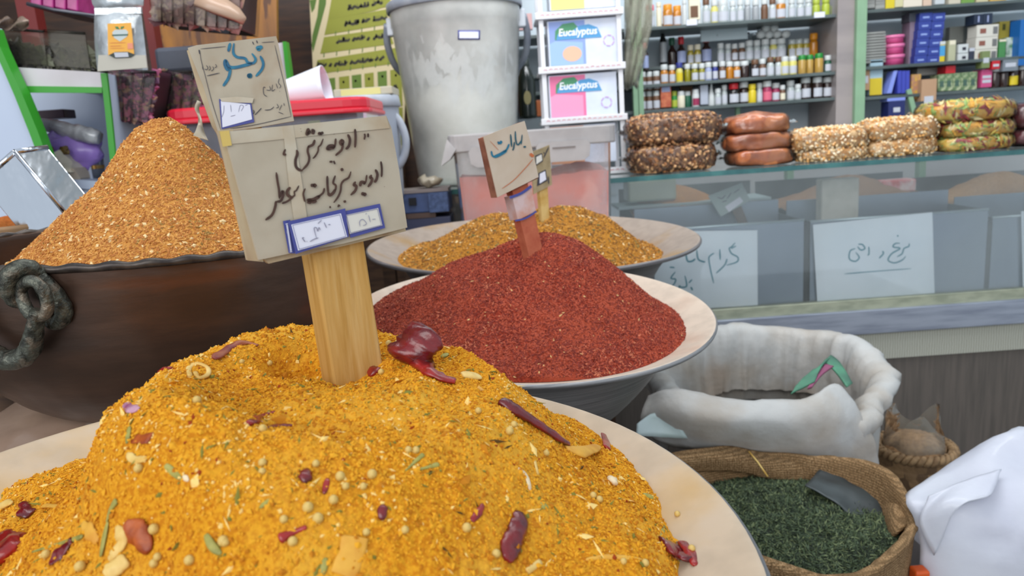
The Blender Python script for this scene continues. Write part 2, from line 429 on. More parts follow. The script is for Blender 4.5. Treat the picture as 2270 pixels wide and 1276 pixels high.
# ================================================================== SPICE HEAPS
class Heap:
    """a heap in a bowl's own frame; the outline is set by the side profiles of its ridge"""
    def __init__(s, C, B, R, prof, axis, rmax, sil, ky=1.0, lumps=0.004, lscale=22, dents=(), fit=5, base=None, plate=0.0, seedo=0.0, front=None):
        s.C, s.B, s.R, s.prof, s.rmax, s.ky, s.lumps, s.ls, s.dents, s.plate, s.seedo = C, B, R, prof, rmax, ky, lumps, lscale, dents, plate, seedo
        s.front = front
        # axis: photo pixel of the peak -> local x at local y = axis[1]
        s.ay = axis[1]
        def local(px, py):
            d = B.T @ ray(px, py); o = B.T @ (CP - C)
            k = (s.ay - o[1]) / d[1]; return o + d * k
        L = np.array([local(*p) for p in sil]); s.ax = local(*axis[0])[0]
        o = np.argsort(L[:, 0]); s.S = L[o, 0] - s.ax; s.Z = L[o, 2]; s.sil = np.array(sil, float)[o]
        for it in range(fit):
            x, y = s.polar(150, 240)
            hz = s.h(x, y); X = s.world(x, y, hz); P = proj(X); vis = hz > inner_z(s.prof, np.hypot(x, y), s.R) + 0.0006
            dz = np.zeros(len(s.S))
            for i, (px, py) in enumerate(s.sil):
                k = (np.abs(P[:, 0] - px) < 7) & vis
                if k.sum() < 2:
                    dz[i] = 0.006; continue
                j = np.argmin(P[k, 1]); dz[i] = (P[k, 1][j] - py) * P[k, 2][j] / FPX
            s.Z = s.Z + 0.6 * np.clip(dz, -0.015, 0.015)
            zi = s.Z.copy(); g = np.interp(s.S[1:-1], s.S[[0, -1]], s.Z[[0, -1]])
            zi[1:-1] = s.Z[:-2] + (s.Z[2:] - s.Z[:-2]) * (s.S[1:-1] - s.S[:-2]) / (s.S[2:] - s.S[:-2]); s.Z = 0.8 * s.Z + 0.2 * zi
    def polar(s, nr, nt):
        r = np.linspace(0, s.rmax, nr); t = np.linspace(0, 2 * math.pi, nt, endpoint=False)
        return (r[:, None] * np.cos(t)).ravel(), (r[:, None] * np.sin(t)).ravel()
    def h(s, x, y):
        dx = x - s.ax; dy = (y - s.ay) * s.ky; r = np.hypot(dx, dy) + 1e-9
        ct = dx / r; w = 0.5 + 0.5 * ct; w = w * w * (3 - 2 * w)
        zr = np.interp(r, s.S, s.Z); zl = np.interp(-r, s.S, s.Z)
        z = zr * w + zl * (1 - w)
        if s.front is not None:
            f = np.clip(-dy / r, 0, 1) ** 1.5; z = z + s.front * f * np.minimum(r, 0.2)
        p = np.c_[x, y, np.full_like(x, s.seedo)]
        z = z + s.lumps * fbm(p, s.ls, 4) + s.lumps * 0.25 * fbm(p, s.ls * 8, 3)
        for (a, b, rr, dep) in s.dents:
            q = np.hypot(x - a, y - b) / rr; z = z - dep * np.exp(-q ** 4 * 0.7)
        rho = np.hypot(x, y); edge = inner_z(s.prof, rho, s.R)
        z = np.minimum(z, inner_z(s.prof, s.rmax, s.R) + np.maximum(s.rmax - rho, 0) * 1.35 + 0.0008)
        return np.maximum(z, edge - 0.006)
    def world(s, x, y, z): return s.C + np.stack([x, y, z], -1) @ s.B.T
    def normal(s, x, y, e=0.0015):
        gx = (s.h(x + e, y) - s.h(x - e, y)) / (2 * e); gy = (s.h(x, y + e) - s.h(x, y - e)) / (2 * e)
        return nrm_rows(np.stack([-gx, -gy, np.ones_like(gx)], -1)) @ s.B.T
    def hit(s, px, py):
        d = s.B.T @ nrm(ray(px, py)); o = s.B.T @ (CP - s.C)
        k = np.linspace(0.15, 1.9, 2600); q = o + d * k[:, None]
        rr = np.hypot(q[:, 0], q[:, 1])
        ok = (q[:, 2] < np.maximum(s.h(q[:, 0], q[:, 1]), inner_z(s.prof, rr, s.R))) & (rr < s.R)
        if ok.any(): i = int(np.argmax(ok))
        else:
            g = np.where(rr < s.rmax * 0.97, q[:, 2] - s.h(q[:, 0], q[:, 1]), 9); i = int(np.argmin(g)); q[i, 2] -= g[i]
        q = q[i]; return s.C + s.B @ q, s.normal(q[:1], q[1:2])[0], q
    def scatter(s, n, power=0.5):
        r = s.rmax * 0.985 * rng.random(n) ** power; t = rng.random(n) * 2 * math.pi
        x, y = r * np.cos(t), r * np.sin(t); z = s.h(x, y)
        k = z > inner_z(s.prof, r, s.R) + 0.0008
        x, y, z = x[k], y[k], z[k]
        X = s.world(x, y, z); N = s.normal(x, y)
        v = ((CP - X) * N).sum(1) > -0.04      # leave out grains on the far flank
        return X[v], N[v]
    def mesh(s, name, label, m, nr, nt, crumbs, cat='spice'):
        """crumbs: list of (count, (l, w, t), spread, material index, tilt)"""
        x, y = s.polar(nr, nt); X = s.world(x, y, s.h(x, y))
        i = np.arange(nr - 1)[:, None]; j = np.arange(nt)[None]; j2 = (j + 1) % nt
        Q = np.stack([i * nt + j, i * nt + j2, (i + 1) * nt + j2, (i + 1) * nt + j], -1).reshape(-1, 4)
        V = [X]; T = []; mi = [np.zeros(len(Q), int)]; off = len(X)
        for (cnt, sz, sp, mids, tilt) in crumbs:
            P, N = s.scatter(cnt); k = len(P)
            size = np.array(sz)[None] * (1 + sp * (rng.random((k, 1)) - 0.4)) * (0.75 + 0.5 * rng.random((k, 3)))
            nz = 0.5 + 0.9 * fbm(P, 34, 3); mids = np.asarray(mids)[np.clip(((0.62 * rng.random(k) + 0.38 * nz) * len(mids)).astype(int), 0, len(mids) - 1)]
            v, f, mm = grains(P, N, size, mids, tilt)
            V.append(v); T.append(f + off); mi.append(mm); off += len(v)
        F = [Q] + ([np.concatenate(T)] if T else [])
        sm = np.concatenate([np.ones(len(Q), bool), np.zeros(sum(len(t) for t in T), bool)])
        o = link_mesh(name, np.concatenate(V), F, m, np.concatenate(mi), None, sm, s.C + s.B @ np.array([0, 0, -0.5 * s.R]))
        return tag(o, label, cat, None, 'stuff')

def powder(name, c1, c2, c3, sc=420, rough=0.95, sc3=14):
    return mat(name, c1, rough, 0, col2=c2, scale=sc, mix=(0.42, 0.6), col3=c3, scale3=sc3, mix3=(0.45, 0.7), bump=0.8, bscale=sc * 0.8, bdist=0.0016, spec=0.15)
# --- front yellow heap
sil1 = [(-200, 1215), (0, 1108), (120, 1062), (190, 1000), (245, 935), (300, 850), (345, 825), (400, 796), (440, 788), (500, 782), (560, 757), (640, 742), (700, 748), (760, 756), (850, 756),
        (900, 762), (950, 772), (1045, 792), (1130, 832), (1200, 890), (1330, 980), (1400, 1030), (1450, 1090), (1540, 1215), (1600, 1330)]
HP1 = Heap(C1, B1, 0.25, BASIN, ((770, 750), 0.05), 0.238, sil1, ky=0.92, lumps=0.0085, lscale=27, front=0.10, seedo=3.1)
q = HP1.hit(640, 800)[2]; q2 = HP1.hit(330, 1180)[2]; q3 = HP1.hit(760, 825)[2]
HP1.dents = [(q[0] + 0.006, q[1] + 0.003, 0.018, 0.020), (q2[0], q2[1], 0.013, 0.012), (q3[0], q3[1] + 0.010, 0.018, 0.008)]
m_y = [powder('yellow_powder', S(214, 150, 34), S(190, 118, 22), S(224, 170, 60), 500),
       mat('yellow_crumb', S(220, 158, 40), 0.9, spec=0.2), mat('ochre_crumb', S(186, 118, 26), 0.9, spec=0.2), mat('pale_crumb', S(236, 202, 122), 0.8, spec=0.3),
       mat('olive_crumb', S(128, 122, 52), 0.85, spec=0.2), mat('rust_crumb', S(150, 62, 22), 0.85, spec=0.2), mat('dark_crumb', S(84, 60, 26), 0.9, spec=0.2)]
HP1.mesh('yellow_spice_heap', 'heap of bright yellow pickling spice filling the foreground basin', m_y, 300, 560,
         [(60000, (0.00078, 0.0006, 0.0005), 0.9, [3, 1, 1, 1, 1, 2, 2], 0.8), (6000, (0.0014, 0.001, 0.0008), 1.0, [1, 1, 2], 0.8), (6000, (0.0015, 0.0004, 0.0003), 1.0, [3, 4, 1, 2, 3], 0.7),
          (1800, (0.0011, 0.0008, 0.0005), 1.0, [3, 5, 2, 4, 3], 0.7), (700, (0.0035, 0.0006, 0.0004), 0.9, [4, 3, 4, 6], 0.5), (500, (0.0028, 0.0016, 0.0006), 1.0, [1, 3, 2, 4], 0.6)])
# --- red heap
sil2 = [(790, 745), (830, 668), (880, 645), (935, 618), (960, 600), (1010, 576), (1060, 562), (1110, 540), (1160, 522), (1200, 512), (1245, 518), (1290, 532), (1330, 560), (1400, 616), (1460, 668),
        (1520, 712), (1560, 760)]
HP2 = Heap(C2, B2, 0.253, BASIN, ((1205, 512), 0.0), 0.234, sil2, ky=1.0, lumps=0.0040, lscale=24, front=0.05, seedo=8.4)
q = HP2.hit(1150, 558)[2]
HP2.dents = [(q[0] - 0.012, q[1] + 0.004, 0.024, 0.016)]
m_r = [powder('red_powder', S(150, 58, 40), S(112, 38, 26), S(164, 74, 50), 420),
       mat('brick_grain', S(172, 78, 54), 0.8, spec=0.3), mat('maroon_grain', S(126, 44, 30), 0.85), mat('rose_grain', S(196, 112, 80), 0.8), mat('straw_grain', S(222, 180, 120), 0.8)]
HP2.mesh('red_spice_heap', 'heap of brick red ground spice in the brushed metal basin', m_r, 220, 420,
         [(62000, (0.0025, 0.00085, 0.0006), 0.7, [1, 1, 1, 2, 2, 3], 0.7), (500, (0.0022, 0.0010, 0.0007), 0.8, [4, 3], 0.6)])
# --- back mustard heap
sil3 = [(830, 592), (870, 580), (920, 552), (1000, 510), (1050, 482), (1080, 474), (1130, 474), (1190, 462), (1240, 453), (1290, 456), (1350, 474), (1400, 516), (1430, 540), (1470, 556), (1500, 570)]
HP3 = Heap(C3, B3, 0.347, BASIN, ((1230, 455), 0.0), 0.288, sil3, ky=1.0, lumps=0.007, lscale=22, seedo=1.7)
m_b = [powder('mustard_powder', S(178, 122, 46), S(142, 92, 30), S(160, 110, 50), 300),
       mat('mustard_crumb', S(190, 134, 52), 0.9), mat('brown_crumb', S(128, 84, 34), 0.9), mat('sage_crumb', S(104, 102, 58), 0.9), mat('bone_crumb', S(226, 200, 150), 0.8)]
HP3.mesh('mustard_spice_heap', 'heap of mustard brown herb-flecked spice in the rear basin', m_b, 160, 300,
         [(16000, (0.0026, 0.0016, 0.0012), 0.9, [1, 1, 2, 1], 0.8), (2500, (0.0036, 0.0016, 0.001), 0.9, [3, 3, 2, 4], 0.6), (160, (0.008, 0.0022, 0.001), 0.6, [4], 0.4)])
# --- copper bowl heap
sil4 = [(-60, 610), (30, 576), (85, 525), (140, 470), (190, 424), (225, 386), (250, 344), (275, 306), (305, 278), (340, 262), (375, 257), (400, 270), (430, 294), (470, 328), (540, 395), (620, 460), (700, 520), (780, 580)]
HP4 = Heap(C4, B4, R4, COPPER + [(1.0, 0.0)], ((365, 257), 0.0), 0.201, sil4, ky=1.0, lumps=0.0030, lscale=18, front=0.02, seedo=5.5)
m_o = [powder('orange_powder', S(206, 148, 76), S(180, 118, 54), S(198, 138, 70), 420),
       mat('orange_grain', S(212, 154, 82), 0.8, spec=0.3), mat('rust_grain', S(184, 118, 56), 0.85), mat('cream_grain', S(232, 204, 150), 0.75), mat('khaki_grain', S(160, 126, 66), 0.85)]
HP4.mesh('orange_spice_heap', 'tall cone of orange ground spice in the copper bowl', m_o, 220, 420,
         [(46000, (0.0019, 0.0009, 0.0007), 0.9, [1, 1, 1, 2, 2, 4], 0.7), (1500, (0.0023, 0.0013, 0.0008), 0.9, [3], 0.6), (60, (0.0042, 0.002, 0.0012), 0.5, [3], 0.5)])

# ================================================================== BITS LYING ON THE YELLOW HEAP
m_chili = mat('dried_chili', S(122, 24, 28), 0.28, col2=S(80, 14, 22), scale=90, bump=0.5, bscale=140, coat=0.3, bdist=0.002)
m_chili_br = mat('bright_chili', S(160, 30, 26), 0.3, col2=S(110, 18, 18), scale=110, bump=0.5, bscale=140, coat=0.25, bdist=0.002)
m_chili_dull = mat('dusty_chili', S(122, 48, 44), 0.5, col2=S(168, 96, 56), scale=60, bump=0.4, bscale=120, bdist=0.002)
m_orangeflake = mat('orange_flake', S(176, 84, 24), 0.5, col2=S(132, 52, 18), scale=120, bump=0.5, bscale=120, bdist=0.002)
m_cream = mat('cream_flake', S(226, 194, 118), 0.55, col2=S(206, 160, 72), scale=70, bump=0.5, bscale=90, bdist=0.002)
m_yel = mat('yellow_flake', S(222, 168, 60), 0.6, col2=S(204, 140, 40), scale=70, bump=0.3, bscale=90, bdist=0.002)
m_green = mat('herb_sprig', S(164, 156, 76), 0.55, col2=S(128, 124, 56), scale=120, bump=0.3, bscale=200)
m_purple = mat('purple_petal', S(150, 70, 112), 0.4, col2=S(206, 160, 180), scale=90)
m_white = mat('white_husk', S(232, 216, 180), 0.5, col2=S(206, 176, 140), scale=80)
def bit(name, label, cat, pts, w, m, flat=0.35, lift=0.35, shape='leaf', group=None, wrinkle=0.25, raise_=None, heap=None):
    """one dried piece lying on the heap, along a path of photo pixels, w = width in px"""
    heap = heap or HP1
    H = [heap.hit(x, y) for x, y in pts]; Y0 = H[0][0][1]
    if raise_: P = [h[0] if r == 0 else at(x, y, Y0 + r) for h, (x, y), r in zip(H, pts, raise_)]
    else: P = [h[0] for h in H]
    N = nrm(np.mean([h[1] for h in H], 0)); dist = np.linalg.norm(P[0] - CP)
    hw = w * 0.5 * dist / FPX * (1.3 if 'chili' in name else 1.0)
    P = [p + N * hw * flat * lift for p in P]
    P = smoothpath(P, 7); u = np.linspace(0, 1, len(P))
    prof = {'leaf': np.sin(np.pi * np.clip(u * 0.86 + 0.09, 0, 1)) ** 0.6, 'pod': np.clip(1.05 - 0.75 * u, 0.2, 1) * np.minimum(1, 0.5 + 6 * u), 'stick': np.ones(len(u)) * 0.9,
            'chunk': np.minimum(1, 0.55 + 2.4 * np.minimum(u, 1 - u))}[shape]
    prof = prof * (1 + wrinkle * (vn(np.c_[u * 4.5, u * 0 + len(label) * 1.7 + w, u * 0])))
    o = MB().tube(P, prof * hw, 14, 0, flat=flat, fdir=N, lump=wrinkle * (1.9 if 'chili' in name else 1.0)).build(name, m)
    return tag(o, label, cat, group)
BITS = [
 ('dried_chili', 'glossy crumpled dark red dried chili standing right of the wooden stake', 'chili', [(905, 808), (922, 768), (952, 730)], 72, m_chili, .6, 0, 'chunk', [0, 0.004, 0.01], .22),
 ('chili_piece', 'bright red folded chili piece lying below the tall crumpled chili', 'chili', [(925, 802), (950, 832), (1008, 852)], 36, m_chili_br, .5, .6, 'pod', None, .3),
 ('chili_piece', 'tiny dark red chili curl at the foot of the wooden stake', 'chili', [(816, 802), (822, 818), (834, 830)], 18, m_chili_br, .5, .6, 'chunk', None, .3),
 ('chili_piece', 'long brownish red chili strip on the far left crest of the heap', 'chili', [(474, 797), (505, 776), (540, 762), (572, 768)], 17, m_chili_dull, .4, .8, 'pod', None, .3),
 ('chili_piece', 'small red chili scrap with a shiny tip in the left middle of the heap', 'chili', [(550, 942), (578, 926), (610, 914)], 20, m_chili_br, .45, .6, 'pod', None, .3),
 ('chili_piece', 'thin dark red chili sliver just right of the shiny-tipped scrap', 'chili', [(592, 950), (618, 944), (650, 944)], 9, m_chili, .5, .6, 'leaf', None, .2),
 ('dried_chili', 'long maroon dried chili pod lying on the right slope of the heap', 'chili', [(1106, 893), (1134, 910), (1190, 946), (1232, 974), (1256, 988)], 33, m_chili, .6, .6, 'pod', None, .18),
 ('chili_piece', 'upright red chili chip at the right edge of the heap beside the rim', 'chili', [(1338, 966), (1342, 980), (1344, 994)], 17, m_chili_br, .35, .7, 'stick', None, .1),
 ('chili_piece', 'folded dark maroon chili piece low in the right half of the heap', 'chili', [(1150, 1142), (1142, 1180), (1130, 1212), (1118, 1242)], 38, m_chili, .4, .6, 'leaf', None, .2),
 ('chili_piece', 'square pinkish red chili piece by the lower right rim', 'chili', [(1472, 1212), (1500, 1228), (1530, 1246)], 46, m_chili, .25, .9, 'stick', None, .1),
 ('chili_piece', 'bright red chili strip tucked behind the square piece by the rim', 'chili', [(1506, 1204), (1526, 1220), (1540, 1256)], 18, m_chili_br, .4, .8, 'leaf', None, .2),
 ('chili_piece', 'rounded deep red chili piece at the bottom left corner of the heap', 'chili', [(-4, 1204), (12, 1216), (22, 1236)], 42, m_chili_br, .5, .6, 'chunk', None, .2),
 ('chili_piece', 'curved maroon chili strip near the bottom left of the heap', 'chili', [(162, 1198), (140, 1222), (112, 1252)], 20, m_chili, .35, .6, 'leaf', None, .35),
 ('chili_piece', 'slim red chili strip in the lower centre of the heap', 'chili', [(618, 1194), (650, 1180), (680, 1168)], 17, m_chili_br, .6, .6, 'pod', None, .15),
 ('chili_piece', 'small dark red chili bead right of the lower centre strip', 'chili', [(848, 1120), (846, 1154)], 18, m_chili, .6, .6, 'leaf', None, .15),
 ('chili_piece', 'faint pinkish red chili fleck above the lower centre strip', 'chili', [(726, 1060), (718, 1096)], 11, m_chili_br, .5, .6, 'leaf', None, .15),
 ('chili_piece', 'dark wine coloured chili crumb left of the faint pinkish fleck', 'chili', [(680, 1042), (674, 1072)], 17, m_chili, .6, .6, 'leaf', None, .3),
 ('chili_piece', 'narrow red chili shred on the left shoulder of the heap', 'chili', [(352, 826), (380, 818)], 12, m_chili_br, .5, .6, 'leaf', None, .3),
 ('chili_piece', 'narrow rust red chili edge low on the left beside a cream flake', 'chili', [(52, 1118), (60, 1150)], 18, m_chili, .5, .6, 'leaf', None, .3),
 ('chili_piece', 'orange-red chili rim poking out of a powder clump, centre right', 'chili', [(1044, 1156), (1058, 1140), (1070, 1118)], 12, m_chili_br, .4, .6, 'leaf', None, .2),
 ('orange_flake', 'square rust orange flake high on the left slope', 'dried flake', [(300, 974), (336, 972)], 26, m_orangeflake, .25, .9, 'stick', None, .25),
 ('orange_flake', 'large curled orange brown flake in the hollow at lower left', 'dried flake', [(284, 1156), (312, 1186), (336, 1222)], 40, m_orangeflake, .3, .9, 'leaf', None, .4),
 ('onion_flake', 'purple onion petal with a white edge on the left edge of the heap', 'onion flake', [(280, 898), (292, 908), (306, 912)], 22, m_purple, .35, .9, 'leaf', None, .2),
 ('onion_flake', 'pink and white onion tip left of the shiny chili scrap', 'onion flake', [(548, 944), (580, 936)], 12, m_purple, .4, 1.2, 'leaf', None, .2),
 ('onion_flake', 'coiled cream onion ring on the upper left crest', 'onion flake', [(420, 836), (418, 818), (436, 808), (458, 816), (460, 832), (440, 840), (432, 828)], 11, m_cream, .6, .9, 'stick', None, .2),
 ('onion_flake', 'crescent cream flake half buried on the left slope', 'onion flake', [(284, 1006), (300, 1020), (328, 1018)], 18, m_cream, .4, .7, 'leaf', None, .25),
 ('onion_flake', 'amber curled flake left of the hollow at lower left', 'onion flake', [(186, 1158), (204, 1180), (222, 1200)], 22, m_yel, .35, .9, 'leaf', None, .4),
 ('onion_flake', 'ruffled cream flake standing in the hollow at lower left', 'onion flake', [(262, 1166), (276, 1196), (262, 1222), (246, 1240)], 20, m_cream, .4, 1.0, 'chunk', None, .45),
 ('onion_flake', 'long flat tan flake near the left rim', 'onion flake', [(62, 1120), (100, 1122), (146, 1124)], 12, m_yel, .4, .9, 'leaf', None, .3),
 ('onion_flake', 'broad yellow flake just below the long chili pod', 'onion flake', [(1252, 996), (1286, 1004), (1326, 992)], 34, m_yel, .3, .9, 'leaf', None, .3),
 ('chili_seed', 'large pale oval chili seed right of the red folded chili', 'seed', [(1022, 834), (1044, 836), (1066, 840)], 24, m_cream, .35, .9, 'leaf', None, .08),
 ('onion_flake', 'slender pinkish white husk on the right of the heap', 'onion flake', [(1148, 1038), (1166, 1056), (1174, 1088)], 13, m_white, .35, .9, 'leaf', None, .2),
 ('onion_flake', 'big smooth yellow flake standing at the bottom centre', 'onion flake', [(786, 1190), (778, 1230), (760, 1276)], 62, m_yel, .12, 1.4, 'stick', None, .06),
 ('onion_flake', 'crumpled cream flake at the bottom left below the hollow', 'onion flake', [(284, 1238), (262, 1256), (236, 1276)], 36, m_cream, .35, .9, 'chunk', None, .4),
 ('onion_flake', 'long tan fibre strip at the bottom right of the heap', 'onion flake', [(1296, 1242), (1350, 1236), (1422, 1242)], 14, m_yel, .5, .9, 'leaf', None, .2),
 ('wood_splinter', 'short pale stalk piece at the bottom right, left of the tan fibre', 'stalk', [(1166, 1268), (1196, 1246)], 16, m_cream, .5, .8, 'stick', None, .08),
 ('onion_flake', 'pale lump of flake at the far left rim', 'onion flake', [(2, 1122), (30, 1118)], 20, m_cream, .5, .8, 'leaf', None, .3),
 ('onion_flake', 'small yellowish flake in the upper right centre', 'onion flake', [(940, 974), (960, 992)], 12, m_yel, .4, .9, 'leaf', None, .3),
 ('wood_splinter', 'tiny upright straw splinter right of the pinkish husk', 'stalk', [(1184, 1022), (1192, 1054)], 9, m_cream, .5, .8, 'stick', None, .05),
 ('garlic_crumb', 'white garlic crumb on the right slope', 'garlic', [(1350, 1062), (1364, 1078)], 20, m_white, .7, .7, 'chunk', None, .3),
 ('dried_leaf', 'pale green pointed leaf on the left middle slope', 'dried leaf', [(368, 1030), (384, 1044), (404, 1062)], 16, m_green, .3, 1.0, 'leaf', None, .15),
 ('white_seed_husk', 'tiny white husk beside the pale green leaf', 'husk', [(408, 1054), (420, 1066)], 12, m_white, .5, .8, 'leaf', None, .1),
 ('herb_sprig', 'bent green stem rising out of the hollow at lower left', 'stem', [(262, 1108), (248, 1130), (240, 1156)], 15, m_green, .5, .9, 'pod', None, .15),
 ('herb_sprig', 'long grey green stem lying left of the hollow', 'stem', [(186, 1190), (140, 1204), (74, 1224)], 12, m_green, .6, .8, 'pod', None, .1),
 ('herb_sprig', 'green leaf stalk in front of the ruffled cream flake', 'stem', [(244, 1156), (236, 1192), (228, 1234)], 14, m_green, .4, 1.6, 'leaf', None, .1),
 ('seed_pod', 'green tapered seed pod in the right centre', 'seed pod', [(938, 1008), (922, 1022), (898, 1044)], 12, m_green, .6, .8, 'pod', None, .1),
 ('seed_pod', 'second green seed pod, lower and flatter than its neighbour', 'seed pod', [(972, 1030), (950, 1036), (926, 1042)], 12, m_green, .6, .8, 'pod', None, .1),
 ('seed_husk', 'boat shaped pale green husk in the lower left centre', 'husk', [(458, 1184), (472, 1210), (492, 1228)], 18, m_green, .4, .9, 'leaf', None, .1),
 ('herb_sprig', 'short green stem on the upper left slope', 'stem', [(288, 946), (282, 984)], 10, m_green, .5, .8, 'leaf', None, .1),
 ('dried_leaf', 'pale sage leaf right of the tall crumpled chili', 'dried leaf', [(978, 792), (996, 786)], 18, m_green, .3, 1.0, 'leaf', None, .15),
 ('herb_sprig', 'small light green stem in the centre left', 'stem', [(576, 1126), (600, 1106)], 10, m_green, .5, .8, 'leaf', None, .05),
 ('herb_sprig', 'olive stem on the far right slope', 'stem', [(1424, 1096), (1452, 1106)], 12, m_green, .5, .8, 'leaf', None, .1),
 ('herb_sprig', 'thin olive stem above the lower right rim', 'stem', [(1472, 1166), (1462, 1196)], 9, m_green, .5, .8, 'leaf', None, .1),
 ('dried_leaf', 'grey green leaf scrap in the right centre', 'dried leaf', [(1196, 1116), (1214, 1126)], 16, m_green, .3, .8, 'leaf', None, .2),
 ('herb_sprig', 'green stalk at the bottom, left of the big yellow flake', 'stem', [(722, 1236), (714, 1276)], 16, m_green, .4, .8, 'leaf', None, .1),
]
for (nm, lb, ct, pts, w, m, fl, li, sh, rs, wr) in BITS:
    bit(nm, lb, ct, pts, w, m, fl, li, sh, None, wr, rs)
m_seed = mat('coriander', S(208, 176, 100), 0.55, col2=S(186, 150, 72), scale=300, bump=0.2, bscale=400)
SEEDS = [(1060, 915), (1139, 946), (1129, 960), (1314, 1102), (1328, 1111), (1099, 1232), (1381, 1248), (1429, 1252), (1534, 1220), (1034, 1175), (905, 1000), (922, 1002), (700, 1031), (826, 1057), (755, 1061),
         (805, 1081), (683, 1131), (705, 1155), (739, 1113), (650, 1205), (630, 1154), (582, 1049), (582, 956), (812, 1182), (898, 1178), (501, 1205), (536, 804), (597, 808), (881, 762), (862, 765), (846, 828),
         (437, 893), (309, 1042), (105, 1233), (344, 1252), (352, 1237), (344, 1178), (179, 1262), (497, 1204), (422, 1246), (583, 1030), (1502, 1142), (1210, 1008), (766, 1081)]
mb = MB()
prof = [(math.sin(a) * 0.00225 * (1.02 if k % 2 else 1), -math.cos(a) * 0.0023) for k, a in enumerate(np.linspace(0, math.pi, 9))]
mb.lathe(prof, (0, 0, 0.0023), 14)
seed0 = mb.build('coriander_seed', m_seed, origin=np.zeros(3))
tag(seed0, 'round pale coriander seed resting on the yellow spice heap', 'seed', 'coriander seeds scattered on the yellow heap')
for i, (x, y) in enumerate(SEEDS):
    o = seed0 if i == 0 else seed0.copy()
    if i: COL.objects.link(o)
    P, N, _ = HP1.hit(x, y); P = P + N * 0.0004
    o.location = P - np.array([0, 0, 0.0010]); o.scale = [0.66 + 0.3 * random.random()] * 3; WLOC[o.name] = P
# ================================================================== HANDWRITTEN SIGNS
m_board = mat('aged_card', S(176, 166, 148), 0.8, col2=S(164, 153, 134), scale=26, col3=S(158, 132, 104), scale3=14, mix3=(0.5, 0.75), bump=0.15, bscale=90, bdist=0.001)
m_board2 = mat('old_card_edge', S(184, 168, 138), 0.8, col2=S(154, 126, 96), scale=40, stretch=(1, 1, 0.3))
m_tape = mat('packing_tape', S(186, 176, 156), 0.3, col2=S(168, 146, 116), scale=30, coat=0.3)
m_tapey = mat('yellowed_tape', S(204, 176, 92), 0.3, coat=0.3)
m_wood = mat('stake_wood', S(190, 148, 80), 0.7, col2=S(176, 132, 60), scale=26, stretch=(9, 9, 0.7), col3=S(204, 168, 108), scale3=20, mix3=(0.5, 0.72), bump=0.2, bscale=60, bdist=0.001)
m_wood_edge = mat('stake_wood_edge', S(206, 176, 112), 0.75, col2=S(180, 140, 62), scale=40)
m_brownink = mat('brown_ink', S(74, 48, 36), 0.6, col2=S(58, 36, 28), scale=160)
m_teal = mat('teal_ink', S(26, 112, 140), 0.5, col2=S(20, 84, 118), scale=120)
m_teald = mat('dark_teal_ink', S(24, 70, 84), 0.5, col2=S(30, 96, 112), scale=120)
m_navy = mat('navy_print', S(64, 70, 140), 0.5)
m_darkink = mat('black_ink', S(48, 46, 58), 0.5)
m_pencil = mat('pencil_mark', S(140, 140, 160), 0.6)
m_paper = mat('sticker_paper', S(216, 218, 232), 0.6)
m_paper2 = mat('yellowed_sticker', S(208, 206, 198), 0.6)

def P2(org, sc, pts): return [(org[0] + x * sc, org[1] + y * sc) for x, y in pts]
# ---- large sign standing in the yellow heap
H = HP1.hit(792, 842)[0]
nb = nrm([0.57, -0.82, 0.02])
p0 = H + nb * 0.004
t = thing('spice_sign', 'large stained card sign on a wide wooden stake in the yellow heap', 'sign', H - np.array([0, 0, 0.03]))
def front(pts, off=0.0): return [onplane(x, y, p0 + nb * off, nb) for x, y in pts]
MB().slab(front([(684, 430), (792, 420), (808, 540), (856, 850), (866, 905), (752, 930), (741, 850), (694, 565)], -0.003), -nb * 0.020).build('stake', m_wood, t, bevel=0.0012)
MB().slab(front([(500, 296), (852, 262), (900, 512), (596, 584), (580, 572)], 0.0015), -nb * 0.004).build('backing_card', m_board2, t)
MB().slab(front([(484, 290), (516, 286), (560, 440), (584, 580), (550, 577), (520, 440)], 0.0025), -nb * 0.004).build('taped_edge', m_board2, t)
MB().slab(front([(497, 292), (600, 282), (740, 268), (856, 256), (868, 284), (884, 372), (903, 504), (760, 540), (640, 562), (574, 576), (545, 470), (518, 372)], 0.005), -nb * 0.003).build('card', m_board, t)
pf = p0 + nb * 0.005
patch('tape_strip', [(497, 292), (600, 282), (740, 268), (856, 256), (864, 284), (740, 296), (600, 311), (503, 320)], pf, nb, m_tape, t, 0.0002)
patch('tape_strip', [(627, 280), (650, 277), (658, 330), (672, 420), (690, 548), (662, 554), (642, 420)], pf, nb, m_tape, t, 0.0004)
patch('yellow_tape', [(487, 291), (508, 289), (514, 322), (494, 325)], pf, nb, m_tapey, t, 0.0006, label='yellowed corner of sticky tape')
oA, sA, oB, sB = (560, 260), 0.1498, (560, 370), 0.15675
